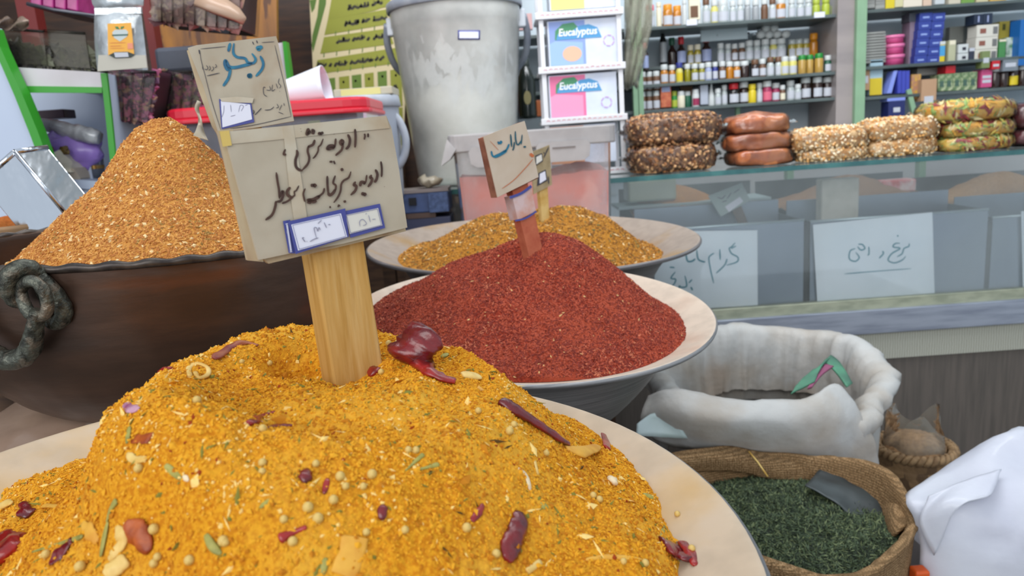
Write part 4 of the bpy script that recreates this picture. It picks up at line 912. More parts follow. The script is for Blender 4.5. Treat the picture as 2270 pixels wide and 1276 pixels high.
m = MB(); m.grid(V, n1, n2_); m.build('sheet', mat('white_plastic_sheet', S(226, 230, 240), 0.35), t, solid=0.0015)
# grey lidded bucket with handle and a clear yellow-lidded box behind
y1_ = 2.02; xc_ = at(800, 280, y1_)[0]; rg_ = at(886, 240, y1_)[0] - xc_; zg1 = at(860, 212, y1_)[2]; zg0 = at(860, 236, y1_)[2]
t = thing('handled_bucket', 'grey plastic bucket with a thick side handle behind the big sign', 'bucket', (xc_, y1_, 1.0))
m_bgrey = mat('grey_bucket_plastic', S(158, 166, 180), 0.4, alpha=0.95)
MB().lathe([(0, 1.0), (rg_ * 0.85, 1.0), (rg_ * 0.9, 1.02), (rg_ * 0.97, zg0)], (xc_, y1_, 0), 48).build('shell', m_bgrey, t)
MB().lathe([(rg_ * 1.0, zg0 - 0.002), (rg_ * 1.03, zg0), (rg_ * 1.0, zg1 - 0.004), (rg_ * 0.97, zg1), (0, zg1)], (xc_, y1_, 0), 48).build('lid', m_lidgrey, t)
MB().tube(smoothpath([at(868, 250, y1_ - 0.02), at(886, 270, y1_ - 0.02), at(899, 308, y1_ - 0.02), at(896, 344, y1_ - 0.02), at(880, 372, y1_ - 0.02), at(862, 380, y1_ - 0.01)], 6), 0.008, 10, flat=1.3).build('side_handle', m_lidgrey, t)
t = thing('lidded_box', 'clear box with a pale yellow label lying on the grey bucket', 'box', (at(810, 208, y1_)[0], y1_, zg1))
xx0, xx1 = at(748, 210, y1_)[0], at(876, 205, y1_)[0]; zz1 = at(810, 197, y1_)[2]
MB().box((xx0, y1_ - 0.05, zg1 + 0.001), (xx1, y1_ + 0.08, zz1)).build('box_shell', mat('clear_grey_box', S(176, 170, 150), 0.3), t, bevel=0.003)
MB().box((xx0 + 0.02, y1_ - 0.052, zg1 + 0.003), (xx1 - 0.03, y1_ - 0.05, zz1 - 0.002)).build('label', mat('pale_yellow_label', S(206, 196, 128), 0.6), t)

# ---- menu poster
yp = 2.86; npo = np.array([0, -1.0, 0]); pp = np.array([0, yp, 0])
m_lime = mat('lime_print', S(138, 140, 42), 0.6, col2=S(126, 128, 36), scale=3)
m_lime2 = mat('green_print', S(92, 118, 36), 0.6); m_cr = mat('cream_print', S(206, 190, 152), 0.65); m_dkg = mat('leaf_green_print', S(80, 110, 36), 0.6)
t = thing('menu_board', 'tall yellow-green price poster with dark script leaning on the rear wall', 'poster', (at(800, 340, yp)[0], yp, at(800, 345, yp)[2]))
MB().slab([at(x, y, yp) for x, y in [(684, -40), (906, -60), (900, 150), (894, 336), (700, 345), (694, 160)]], (0, 0.012, 0)).build('board', m_cr, t)
oE, sE = (680, 0), 220 / 1404
def pp_(pts, m, off=0.001, nm='printed_field'): return patch(nm, P2(oE, sE, pts), pp, npo, m, t, off)
pp_([(200, -250), (290, -250), (270, 60), (90, 740), (70, 640), (80, 500), (150, 230)], m_dkg)
pp_([(360, -60), (1180, -190), (1180, 90), (340, 250), (300, 270)], m_lime); pp_([(355, 40), (1130, -60), (1190, 60), (960, 150), (300, 285)], m_lime, 0.0013)
pp_([(300, 270), (940, 165), (1140, 130), (1140, 345), (250, 495)], m_lime)
pp_([(245, 525), (1160, 400), (1230, 620), (190, 760)], m_lime)
pp_([(150, 850), (1300, 670), (1310, 890), (900, 945), (350, 1020), (110, 1060)], m_lime)
pp_([(40, 0), (140, -20), (110, 120), (70, 180)], m_dkg)
for k, (xa_, xb_) in enumerate([(-10, 400), (455, 600), (635, 770), (815, 945), (1000, 1130), (1180, 1340)]):
    y0_ = 1090 - (xa_ - 455) * 0.135
    pp_([(xa_, y0_), (xb_, y0_ - (xb_ - xa_) * 0.135), (xb_ + 15, 1500), (xa_ + 20, 1500)], m_lime if k % 2 else m_lime2)
    pp_([(xa_ + 22, 1530), (xb_ + 16, 1520), (xb_ + 25, 2050), (xa_ + 40, 2060)], m_lime)
for yy, xs_ in ((470, (410, 595, 780, 960)), (760, (245, 425, 605, 790, 970, 1155)), (1000, (440, 620, 795, 975, 1155))):
    ink('rule', [(2, [(x, yy - (x - 400) * 0.13 - 30), (x - 4, yy - (x - 400) * 0.13 + 30)]) for x in xs_], pp, npo, m_dkg, t, 0.0016, org=oE, sc=sE, taper=False)
m_script = mat('dark_print', S(44, 40, 24), 0.6)
def word(x0, y0, w, slope, seed, h=44):
    """a printed Persian-style word: joined baseline with teeth, risers and dots"""
    r = random.Random(seed); st = []; x = x0 + w; pts = [(x, y0 - slope * w - h * 0.5)]
    while x > x0 + 24:
        x -= r.choice([16, 22, 30]); b = y0 - slope * (x - x0)
        pts.append((x, b + r.choice([0, -h * 0.35, h * 0.12])))
        if r.random() < 0.3: st.append((4.2, [(x, b), (x + 3, b - h * 1.3)]))
        if r.random() < 0.45: st.append((5.6, [(x + 2, b + r.choice([-1, 1]) * h * 0.75), (x + 4, b + h * 0)] if False else [(x, b - h * 0.8), (x + 6, b - h * 0.8)]))
    pts.append((x0, y0 + h * 0.35)); pts.append((x0 - 8, y0)); st.append((6.0, pts)); return st
W_ = []
for (x, y, w, sd) in [(590, 120, 160, 1), (770, 90, 110, 2), (930, 60, 140, 3), (545, 350, 200, 4), (790, 300, 110, 5), (950, 280, 190, 6), (430, 590, 180, 7), (655, 560, 170, 8), (865, 545, 20, 9), (950, 540, 190, 10),
                      (150, 930, 130, 11), (330, 915, 20, 12), (400, 920, 180, 13), (620, 890, 320, 14), (980, 830, 30, 15), (1040, 830, 60, 16)]:
    W_ += word(x, y, w, 0.12, sd)
for (x, y) in [(1220, 775), (520, 1160), (690, 1145), (880, 1115), (1070, 1080), (1260, 1065)]: W_.append((5.5, [(x - 14, y), (x + 14, y - 2)])); W_.append((4, [(x, y - 16), (x, y + 16)]))
for (x, y) in [(1250, 1215), (1070, 1225), (1240, 1500), (1245, 1800)]: W_ += word(x - 30, y + 60, 70, 0.12, int(x + y), 60)
ink('script', W_, pp, npo, m_script, t, 0.002, org=oE, sc=sE)
MB().box((at(760, 345, yp)[0] - 0.14, yp - 0.02, 0), (at(880, 345, yp)[0] + 0.02, yp + 0.05, at(800, 345, yp)[2] - 0.003)).build('floor_support', m_plank, t)
# ================================================================== GLASS DISPLAY COUNTER
CY, CB = 2.15, 2.72                    # front and back of the counter
m_glass = glass('counter_glass', (0.99, 0.995, 0.995), 0.09, S(200, 214, 216), 0.03, 1.5, dscale=3)
m_glasstop = glass('counter_top_glass', (0.95, 0.985, 0.975), 0.16, S(180, 200, 198), 0.05, 1.5, dscale=4)
m_gedge = mat('green_glass_edge', S(34, 88, 90), 0.2, col2=S(60, 116, 114), scale=12, stretch=(1, 1, 1), coat=0.6)
m_alum = mat('aluminium_rail', S(176, 182, 196), 0.35, 0.7, col2=S(150, 156, 172), scale=7, stretch=(1, 4, 10))
m_corr = mat('corrugated_sheet', S(176, 176, 164), 0.5, col2=S(150, 150, 138), scale=42, kind='wave', mix=(0.2, 0.8))
m_panel = mat('brown_panel', S(98, 90, 84), 0.55, col2=S(84, 78, 73), scale=5, stretch=(14, 1, 1))
xl_c, xr_c = at(942, 400, CY)[0], 1.85
def zc(px, py, y=CY): return at(px, py, y)[2]
z_t1 = 1.015; z_t0 = 1.005; z_g0 = zc(1900, 672); z_r1 = zc(1900, 676); z_r0 = zc(1900, 738); z_c0 = zc(1900, 797)
ct = thing('display_counter', 'long glass-topped display counter of spice bins across the shop', 'counter', ((xl_c + xr_c) / 2, (CY + CB) / 2, 0))
MB().box((xl_c, CY - 0.012, z_t0), (xr_c, CB, z_t1)).build('glass_top', m_glasstop, ct)
MB().box((xl_c, CY - 0.0145, z_t0 - 0.004), (xr_c, CY - 0.012, z_t1)).build('glass_edge', m_gedge, ct)
MB().box((xl_c + 0.01, CY - 0.004, z_g0), (xr_c, CY + 0.002, z_t0 - 0.001)).build('front_glass', m_glass, ct)
MB().box((xl_c, CY - 0.006, z_g0 - 0.01), (xl_c + 0.006, CB, z_t0 - 0.001)).build('side_glass', m_glass, ct)
MB().box((xl_c, CY - 0.022, z_r0), (xr_c, CY + 0.03, z_r1 - 0.012)).build('metal_rail', m_alum, ct, bevel=0.003)
MB().box((xl_c, CY - 0.012, z_r1 - 0.012), (xr_c, CY + 0.02, z_g0 + 0.012)).build('bottom_seal', mat('dusty_seal', S(158, 162, 142), 0.8, col2=S(136, 142, 124), scale=9, stretch=(2, 1, 6)), ct)
MB().box((xl_c, CY - 0.008, z_c0), (xr_c, CY + 0.01, z_r0)).build('corrugated_panel', m_corr, ct)
MB().box((xl_c, CY, 0.0), (xr_c, CY + 0.02, z_c0)).build('base_panel', m_panel, ct)
MB().box((xl_c + 0.006, CY + 0.02, z_r1 - 0.03), (xr_c, CB, z_r1 - 0.015)).build('floor_board', mat('grey_case_floor', S(120, 128, 130), 0.6), ct)
MB().box((xl_c + 0.006, CB - 0.02, 0), (xr_c, CB, z_g0)).build('rear_panel', m_panel, ct)
# rear shelf frame lines inside the case
m_frame = mat('pale_green_metal', S(140, 176, 144), 0.5)
for x in (at(1745, 450, CB)[0], at(2033, 430, CB)[0]):
    MB().box((x - 0.012, CB - 0.03, z_g0), (x + 0.012, CB, z_t0 - 0.001)).build('rear_post', m_frame, ct)
# spice bins standing in the case
m_steel = mat('bin_steel', S(140, 152, 166), 0.35, 0.55, col2=S(150, 162, 178), scale=3.2, mix=(0.4, 0.65))
m_steel_shaded = mat('bin_steel_shaded', S(82, 88, 90), 0.5, 0.3, col2=S(62, 68, 70), scale=5)  # bin steel again, darkened: shade inside the bins put into the colour
BINS = [(1432, 1782, 500, 'leftmost'), (1796, 2186, 478, 'middle'), (2196, 2560, 470, 'rightmost')]
zb0 = z_r1 - 0.015; yf = CY + 0.022
bin_objs = []
for (a, b, top, wh), heapcol, hn in zip(BINS, ((S(176, 120, 62), S(150, 96, 48)), (S(150, 112, 84), S(130, 92, 66)), (S(172, 128, 84), S(150, 108, 66))), ('orange', 'brown', 'tan')):
    x0, x1 = at(a, 560, yf)[0], at(b, 560, yf)[0]; zt = zc((a + b) / 2, top, yf)
    t = thing('spice_bin', 'grey steel spice bin behind the counter glass, ' + wh + ' of the three', 'bin', ((x0 + x1) / 2, (yf + 2.66) / 2, zb0), 'steel bins inside the counter')
    MB().box((x0, yf, zb0), (x1, yf + 0.004, zt)).build('front_panel', m_steel, t, bevel=0.001)
    MB().tube([(x0, yf + 0.002, zt), (x1, yf + 0.002, zt)], 0.004, 8).build('rolled_edge', mat('pale_steel_edge', S(190, 208, 216), 0.3, 0.5), t)
    MB().box((x0, yf + 0.004, zb0), (x0 + 0.004, 2.66, zt)).build('side_panel', m_steel_shaded, t)
    MB().box((x1 - 0.004, yf + 0.004, zb0), (x1, 2.66, zt)).build('side_panel', m_steel_shaded, t)
    MB().box((x0, 2.656, zb0), (x1, 2.66, zt + 0.09)).build('back_panel', m_steel_shaded, t)
    MB().box((x0 + 0.004, yf + 0.004, zb0), (x1 - 0.004, 2.656, zb0 + 0.004)).build('base', m_steel_shaded, t)
    # cross divider and the powder
    MB().box((x0 + 0.004, 2.37, zb0 + 0.01), (x1 - 0.004, 2.374, zt + 0.045)).build('divider', m_steel, t)
    V = []; n_ = 26
    for i in range(n_):
        for j in range(n_):
            x = x0 + 0.006 + (x1 - x0 - 0.012) * i / (n_ - 1); y = 2.378 + 0.272 * j / (n_ - 1)
            u = (x - (x0 + x1) / 2) / (x1 - x0) * 2 + (0.25 if wh == 'leftmost' else -0.1); v = (y - 2.56) / 0.14
            V.append((x, y, zt + 0.015 + 0.085 * math.exp(-(u * u * 2.2 + v * v) * 1.2) + 0.004 * vn([[x * 50, y * 50, 0]])[0]))
    o = MB().grid(V, n_, n_).build('spice_heap', powder(hn + '_bin_powder', heapcol[0], heapcol[1], heapcol[0], 160))
    tag(o, hn + ' ground spice filling the ' + wh + ' steel bin of the counter', 'spice', None, 'stuff')
m_black = mat('dark_bin_gap', S(26, 26, 30), 0.7)
for i, px in enumerate((1787, 2191)):
    x = at(px, 560, yf)[0]
    tag(MB().box((x - 0.008, yf, zb0), (x + 0.008, yf + 0.03, zc(px, 492, yf))).build('separator_bar', m_black), 'dark upright bar between steel bins, ' + ('left' if i == 0 else 'right') + ' of two', 'bar')
# white paper cards taped inside the glass
m_card = mat('blue_white_paper', S(234, 243, 250), 0.6, col2=S(226, 238, 248), scale=4)
m_tealpen = mat('teal_marker', S(40, 130, 150), 0.6)
npc = np.array([0, -1.0, 0]); pc = np.array([0, CY + 0.012, 0])
oG, sG = (1450, 390), 650 / 2270
def card(pts, label, strokes, org=oG, sc=sG):
    c = np.mean([onplane(x, y, pc, npc) for x, y in pts], 0); zmin = min(onplane(x, y, pc, npc)[2] for x, y in pts)
    t = thing('paper_card', label, 'paper sign', (c[0], c[1], zmin))
    MB().slab([onplane(x, y, pc, npc) for x, y in pts], (0, 0.0012, 0)).build('sheet', m_card, t)
    if strokes: ink('lettering', strokes, pc, npc, m_tealpen, t, 0.001, org=org, sc=sc)
card([(1450, 513), (1679, 510), (1680, 676), (1452, 690)], 'pale card with two lines of teal script behind the glass, partly behind a bowl', [
    (3.2, [(628, 515), (600, 548), (582, 560), (600, 600), (648, 628), (640, 665), (560, 690)]), (2.5, [(636, 540), (596, 562)]), (3, [(565, 640), (545, 690), (480, 752)]), (3, [(508, 565), (512, 650)]),
    (3, [(465, 596), (440, 612), (424, 640), (440, 740), (462, 830)]), (3.5, [(330, 570), (340, 640), (372, 660), (396, 665)]), (4, [(246, 600), (258, 655), (290, 660), (320, 640)]), (3, [(230, 610), (150, 640)]),
    (3, [(165, 740), (130, 790), (168, 800), (140, 850), (85, 835)]), (3.5, [(238, 770), (252, 850), (210, 860), (196, 850), (190, 882), (170, 880)]), (3, [(294, 800), (268, 828)]), (4, [(284, 858), (298, 884)]), (3, [(120, 705), (160, 708)])])
card([(1802, 498), (2067, 470), (2072, 650), (1812, 672)], 'pale card with one underlined line of teal script in the middle of the glass', [
    (3, [(1976, 520), (1970, 545), (1935, 560), (1920, 600), (1880, 625)]), (3.2, [(1905, 520), (1868, 522), (1850, 548), (1905, 560), (1840, 600), (1812, 650), (1860, 672), (1920, 650), (1948, 620)]), (4, [(1880, 462), (1892, 464)]),
    (3.4, [(1768, 580), (1775, 600), (1742, 636)]), (3, [(1662, 545), (1664, 600), (1652, 612)]), (3.2, [(1580, 528), (1612, 530), (1632, 560), (1600, 572), (1575, 545)]), (3, [(1560, 560), (1518, 580), (1512, 640), (1556, 660), (1588, 630), (1560, 590)]),
    (2, [(1474, 757), (1700, 738), (1990, 716)])])
card([(2264, 468), (2420, 455), (2424, 636), (2268, 652)], 'pale card behind the glass cut by the right edge of the picture', [])
# sign inside the case
n6 = nrm([0.1, -1, 0.1]); q6 = at(1615, 445, 2.33)
t = thing('price_sign', 'small tilted grey card sign standing inside the glass counter', 'sign', at(1650, 520, 2.34))
MB().slab([onplane(x, y, q6 + n6 * -0.003, n6) for x, y in [(1622, 462), (1642, 452), (1668, 520), (1650, 526)]], -n6 * 0.008).build('stake', m_plank, t)
MB().slab([onplane(x, y, q6, n6) for x, y in [(1570, 434), (1645, 405), (1663, 444), (1598, 480)]], -n6 * 0.003).build('card', mat('grey_blue_card', S(150, 166, 166), 0.7), t)
patch('sticker', [(1607, 458), (1640, 436), (1648, 446), (1616, 470)], q6, n6, m_paper, t, 0.001)
ink('lettering', [(1.6, [(1590, 436), (1600, 440), (1608, 432)]), (1.6, [(1612, 440), (1622, 426)]), (1.6, [(1626, 428), (1640, 418)]), (1.4, [(1600, 448), (1612, 444)])], q6, n6, m_darkink, t, 0.001)
# things seen inside the upper case
def simple_box(name, label, cat, px0, py0, px1, py1, y, d, m, group=None, bevel=0.002, rot=0.0, parts=()):
    a, b = at(px0, (py0 + py1) / 2, y), at(px1, (py0 + py1) / 2, y); cxp = (px0 + px1) / 2
    z1_, z0_ = at(cxp, py0, y)[2], at(cxp, py1, y)[2]
    t = thing(name, label, cat, ((a[0] + b[0]) / 2, y + d / 2, z0_), group)
    MB().box((a[0], y, z0_), (b[0], y + d, z1_)).build('carton' if cat == 'box' else 'body', m, t, bevel=bevel)
    for (u0, v0, u1, v1, mm, nm) in parts:
        MB().box((a[0] + (b[0] - a[0]) * u0, y - 0.0012, z0_ + (z1_ - z0_) * v0), (a[0] + (b[0] - a[0]) * u1, y + 0.001, z0_ + (z1_ - z0_) * v1)).build(nm, mm, t)
    return t
simple_box('clear_container', 'cloudy pale container inside the left end of the counter', 'container', 1392, 398, 1500, 446, 2.45, 0.1, mat('cloudy_container', S(176, 180, 160), 0.25, alpha=0.9), None, 0.008)
simple_box('case_shelf', 'pale metal shelf edge inside the left end of the counter', 'shelf', 1370, 448, 1710, 454, 2.42, 0.16, mat('pale_shelf_steel', S(170, 186, 190), 0.4, 0.3), None, 0.001)
simple_box('paper_bag', 'cream paper bag standing among the bins in the counter', 'bag', 1822, 396, 1905, 500, 2.30, 0.05, mat('cream_paper', S(206, 202, 190), 0.8, col2=S(190, 186, 172), scale=20), None, 0.006)
simple_box('folded_cloth', 'red and white packet lying inside the counter', 'packet', 1958, 398, 2032, 426, 2.50, 0.06, mat('red_packet', S(206, 84, 84), 0.4, col2=S(222, 200, 200), scale=22), None, 0.006)

# ================================================================== PACKETS ON THE COUNTER
m_film = glass('clear_film', (0.99, 0.99, 0.985), 0.02, S(220, 214, 208), 0.1, 1.4, crinkle=0.45, cscale=45, dscale=20, gloss=0.8)
def pillow(name, label, group, px0, px1, py_top, py_bot, depth, m, y=2.30, film=True, lumps=0.006, ls=90, power=2.6, tips=True, zmin=None, cr=None, crs=(0.006, 0.005, 0.0035), crn=0, seed=0, sag=0.0, tlt=0.8):
    py_top -= 2; py_bot += 2
    pc_ = (px0 + px1) / 2; a, b = at(px0, (py_top + py_bot) / 2, y), at(px1, (py_top + py_bot) / 2, y)
    z1_, z0_ = at(pc_, py_top, y)[2], at(pc_, py_bot, y)[2]
    if zmin is not None: z0_ = max(z0_, zmin)
    c = np.array([(a[0] + b[0]) / 2, y, (z0_ + z1_) / 2]); hx, hy, hz = (b[0] - a[0]) / 2, depth / 2, (z1_ - z0_) / 2
    t = thing(name, label, 'packet', (c[0], c[1], z0_), group)
    def surf(k, nu, nv, amp):
        V = []
        for i in range(nu):
            ph = math.pi * i / (nu - 1)
            for j in range(nv):
                th = 2 * math.pi * j / nv; sx, sy, sz = math.sin(ph) * math.cos(th), math.sin(ph) * math.sin(th), -math.cos(ph)
                f = lambda v, p: math.copysign(abs(v) ** p, v)
                sp_ = max(0.0, math.sin(ph)) ** 0.30; q = np.array([f(math.cos(th), 0.62) * sp_, f(math.sin(th), 0.62) * sp_, f(-math.cos(ph), 0.66)]); V.append(c + q * np.array([hx, hy, hz]) * k)
        V = np.array(V); d = nrm_rows(V - c); V = V + d * (amp * fbm(V + seed, ls, 2))[:, None]
        V[:, 2] = np.maximum(V[:, 2], z0_ + 0.0008 + (0.0 if k <= 1 else -0.0004)); V[:, 2] -= sag * ((V[:, 0] - c[0]) / hx) ** 2 * (V[:, 2] > z0_ + 0.01)
        return V
    nu, nv = 28, 56
    V = surf(0.97, nu, nv, lumps)
    i = np.arange(nu - 1)[:, None]; j = np.arange(nv)[None]; j2 = (j + 1) % nv
    Q = np.stack([i * nv + j, i * nv + j2, (i + 1) * nv + j2, (i + 1) * nv + j], -1).reshape(-1, 4)
    ms = [m] + (cr or []); F = [Q]; mi = [np.zeros(len(Q), int)]; allV = V
    if crn:
        ar = np.linalg.norm(np.cross(V[Q[:, 1]] - V[Q[:, 0]], V[Q[:, 3]] - V[Q[:, 0]]), axis=1); k = rng.choice(len(Q), crn, p=ar / ar.sum())
        ua, ub = rng.random((crn, 1)), rng.random((crn, 1)); P = V[Q[k, 0]] * (1 - ua) * (1 - ub) + V[Q[k, 1]] * ua * (1 - ub) + V[Q[k, 2]] * ua * ub + V[Q[k, 3]] * (1 - ua) * ub
        N = nrm_rows((P - c) / np.array([hx, hy, hz])); P = P + rng.normal(size=(crn, 3)) * 0.0015 + N * crs[2] * 0.3
        P[:, 2] = np.maximum(P[:, 2], z0_ + crs[2])
        v, f, mm = grains(P, N, np.array(crs)[None] * (0.7 + 0.6 * rng.random((crn, 3))), rng.integers(1, len(ms), crn), tlt)
        v[:, 2] = np.maximum(v[:, 2], z0_ + 0.0006)
        allV = np.concatenate([V, v]); F.append(f + len(V)); mi.append(mm)
    o = link_mesh('contents', allV, F, ms, np.concatenate(mi), t, np.concatenate([np.ones(len(Q), bool)] + ([np.zeros(len(F[1]), bool)] if crn else [])))
    if film:
        W = surf(1.03, 22, 44, 0.006); mb = MB(); mb.grid(W, 22, 44, wrap=True); mb.build('clear_wrapper', m_film, t)
        if tips:
            for sgn in (-1, 1):
                e = c + np.array([sgn * hx * 1.0, 0, 0]); V = []
                for i in range(6):
                    for j in range(7):
                        u = i / 5; w = (j / 6 - 0.5) * 2
                        V.append(e + np.array([sgn * (0.003 + 0.020 * u), w * hy * 0.55 * (0.5 + 0.6 * u), hz * 0.45 * math.sin(w * 4 + i + seed) * 0.4 + 0.004 * u]))
                MB().grid(V, 6, 7).build('sealed_end', m_film, t)
    return t
m_wal = mat('walnut_pieces', S(164, 116, 76), 0.5, col2=S(104, 66, 42), scale=70, kind='voronoi', mix=(0.3, 0.6), bump=0.6, bscale=90)
wl = [mat('walnut_light', S(204, 158, 110), 0.45), mat('walnut_mid', S(160, 108, 66), 0.45), mat('walnut_dark', S(104, 64, 38), 0.45)]
zt_ = z_t1 + 0.0012
pillow('walnut_packet', 'clear packet of chopped brown walnuts on top of another', 'walnut packets on the counter', 1386, 1592, 256, 320, 0.16, m_wal, 2.26, cr=wl, crn=1500, crs=(0.0075, 0.006, 0.0045), seed=1)
pillow('walnut_packet', 'clear packet of chopped brown walnuts underneath, on the glass', 'walnut packets on the counter', 1392, 1580, 318, 377, 0.16, m_wal, 2.26, cr=wl, crn=1500, crs=(0.0075, 0.006, 0.0045), seed=2, zmin=zt_)
m_date = mat('date_brown', S(206, 124, 76), 0.22, col2=S(156, 80, 46), scale=22, mix=(0.35, 0.65), col3=S(190, 116, 66), scale3=12, bump=0.3, bscale=30, coat=0.5)
for k, (a, b, c_, d_) in enumerate([(1606, 1742, 256, 296), (1606, 1752, 294, 332), (1610, 1758, 330, 368)]):
    pillow('date_packet', 'glossy packet of amber brown dried fruit, ' + ['top', 'middle', 'bottom'][k] + ' of three stacked', 'amber dried fruit packets', a, b, c_, d_, 0.13, m_date, 2.27, lumps=0.018, ls=24, seed=3 + k, zmin=zt_)
m_corn = mat('corn_kernel_mass', S(226, 190, 140), 0.45, col2=S(206, 150, 84), scale=60, kind='voronoi', bump=0.5, bscale=80)
cl = [mat('kernel_cream', S(240, 222, 190), 0.35, coat=0.3), mat('kernel_gold', S(224, 166, 92), 0.35, coat=0.3), mat('kernel_pale', S(232, 200, 150), 0.35, coat=0.3)]
for k, (a, b, c_, d_, w) in enumerate([(1748, 1915, 286, 332, 'upper left'), (1762, 1912, 326, 358, 'lower left'), (1906, 2068, 264, 310, 'upper right'), (1908, 2062, 308, 350, 'lower right')]):
    pillow('corn_packet', 'clear packet of dried corn kernels, ' + w + ' of the four together', 'corn kernel packets', a, b, c_, d_, 0.14, m_corn, 2.25 + 0.01 * (k > 1), cr=cl, crn=1100, crs=(0.0055, 0.005, 0.004), seed=8 + k, zmin=zt_)
m_strip = mat('dried_strip_mass', S(206, 176, 84), 0.45, col2=S(216, 152, 56), scale=14, stretch=(1, 1, 4), bump=0.3, bscale=40)
sl = [mat('yellow_strip', S(216, 194, 100), 0.45), mat('gold_strip', S(226, 170, 66), 0.45), mat('green_strip', S(140, 166, 84), 0.45), mat('red_strip', S(150, 56, 58), 0.45), mat('cream_strip', S(222, 206, 150), 0.45)]
for k, (a, b, c_, d_) in enumerate([(2040, 2236, 226, 268), (2070, 2232, 268, 302), (2066, 2232, 300, 336)]):
    pillow('dried_strip_packet', 'clear packet of yellow and green dried strips, ' + ['top', 'middle', 'bottom'][k] + ' of three stacked', 'dried strip packets', a, b, c_, d_, 0.15, m_strip, 2.26, cr=sl, crn=520, crs=(0.018, 0.0055, 0.0012), tlt=0.12, seed=14 + k, zmin=zt_)
m_maroon = mat('maroon_fruit', S(108, 34, 48), 0.3, col2=S(76, 20, 34), scale=40, bump=0.5, bscale=60, coat=0.4)
for k, (a, b, c_, d_) in enumerate([(2226, 2420, 226, 282), (2222, 2420, 280, 328)]):
    pillow('dark_fruit_packet', 'clear packet of dark maroon dried fruit at the right edge, ' + ['upper', 'lower'][k] + ' one', 'maroon dried fruit packets', a, b, c_, d_, 0.15, m_maroon, 2.27, seed=19 + k, zmin=zt_)

# ================================================================== SACKS
def ringsack(name, label, cat, parent_parts, cx, cy, rim, R, zfloor, m, fold=0.02, seed=0, nseg=96, squash=1.0, roll=0.018, inner_drop=0.12, bulge=1.10, rimfun=None, creases=0.0):
    """open sack: outer wall, rolled lip, inner wall"""
    rows = []
    prof = [(0.80, 0.0), (bulge * 0.98, 0.10), (bulge, 0.35), (bulge * 0.99, 0.6), (1.03, 0.85), (1.0, 0.93)]
    V = []; K = 0
    lip = [(0.03, -0.05), (0.055, -0.02), (0.055, 0.005), (0.03, 0.022), (0.0, 0.018), (-0.02, 0.0), (-0.03, -0.05)]
    for (r, u) in prof: K += 1
    for j in range(nseg):
        pass
    for (r, u) in prof:
        for j in range(nseg):
            th = 2 * math.pi * j / nseg; zr, rr = rimfun(th) if rimfun else (0, 1)
            V.append((cx + R * r * rr * math.cos(th), cy + R * r * rr * squash * math.sin(th), zfloor + (rim + zr - 0.03 - zfloor) * u))
    for (dr, dz) in lip:
        for j in range(nseg):
            th = 2 * math.pi * j / nseg; zr, rr = rimfun(th) if rimfun else (0, 1)
            q = R * rr + dr * roll / 0.03; V.append((cx + q * math.cos(th), cy + q * squash * math.sin(th), rim + zr + dz * roll / 0.03))
    for (r, dz) in ((0.90, -inner_drop * 0.6), (0.88, -inner_drop)):
        for j in range(nseg):
            th = 2 * math.pi * j / nseg; zr, rr = rimfun(th) if rimfun else (0, 1)
            V.append((cx + R * r * rr * math.cos(th), cy + R * r * rr * squash * math.sin(th), rim + zr + dz))
    V = np.array(V); c = np.array([cx, cy, 0]); d = V - c; d[:, 2] = 0; d = nrm_rows(d)
    ang = np.arctan2(V[:, 1] - cy, V[:, 0] - cx)
    cre = fbm(np.c_[np.cos(ang) * 3, np.sin(ang) * 3, V[:, 2] * 6 + seed], 1.6, 3) + 0.5 * fbm(np.c_[np.cos(ang) * 9, np.sin(ang) * 9, V[:, 2] * 3 + seed], 1, 2)
    if creases:
        rid = 1 - np.abs(fbm(np.c_[np.cos(ang) * 7, np.sin(ang) * 7, V[:, 2] * 5 + ang * 0.6], 1.3, 2)) * 2.2
        cre = cre + 0.55 * creases * rid
    V = V + d * (fold * cre)[:, None]; V[:, 2] += fold * 0.5 * fbm(V + seed, 12, 2) * (V[:, 2] > zfloor + 0.05)
    n = len(V) // nseg; mb = MB(); mb.grid(V, n, nseg, wrap=True)
    return mb, n
m_burlap = mat('burlap', S(178, 146, 108), 0.95, col2=S(132, 102, 70), scale=420, mix=(0.42, 0.6), col3=S(160, 128, 92), scale3=9, mix3=(0.4, 0.7), bump=0.9, bscale=420, bdist=0.002, spec=0.1)
_n, _l = m_burlap.node_tree.nodes, m_burlap.node_tree.links
_b = _n['Principled BSDF']; _old = _b.inputs['Base Color'].links[0].from_socket
_tc = _n.new('ShaderNodeTexCoord'); _w = []
for _d in ('X', 'Y', 'Z'):
    _t = _n.new('ShaderNodeTexWave'); _t.bands_direction = _d; _t.inputs['Scale'].default_value = 78; _t.inputs['Distortion'].default_value = 1.2; _t.inputs['Detail'].default_value = 2
    _l.new(_tc.outputs['Object'], _t.inputs['Vector']); _w.append(_t.outputs['Fac'])
_a = _n.new('ShaderNodeMath'); _a.operation = 'MULTIPLY'; _l.new(_w[0], _a.inputs[0]); _l.new(_w[2], _a.inputs[1])
_c = _n.new('ShaderNodeMath'); _c.operation = 'MULTIPLY'; _l.new(_w[1], _c.inputs[0]); _l.new(_w[2], _c.inputs[1])
_e = _n.new('ShaderNodeMath'); _e.operation = 'MAXIMUM'; _l.new(_a.outputs[0], _e.inputs[0]); _l.new(_c.outputs[0], _e.inputs[1])
_r = _n.new('ShaderNodeMapRange'); _r.inputs[3].default_value = 0.55; _r.inputs[4].default_value = 1.12; _l.new(_e.outputs[0], _r.inputs[0])
_m = _n.new('ShaderNodeVectorMath'); _m.operation = 'SCALE'; _l.new(_old, _m.inputs[0]); _l.new(_r.outputs[0], _m.inputs['Scale']); _l.new(_m.outputs[0], _b.inputs['Base Color'])
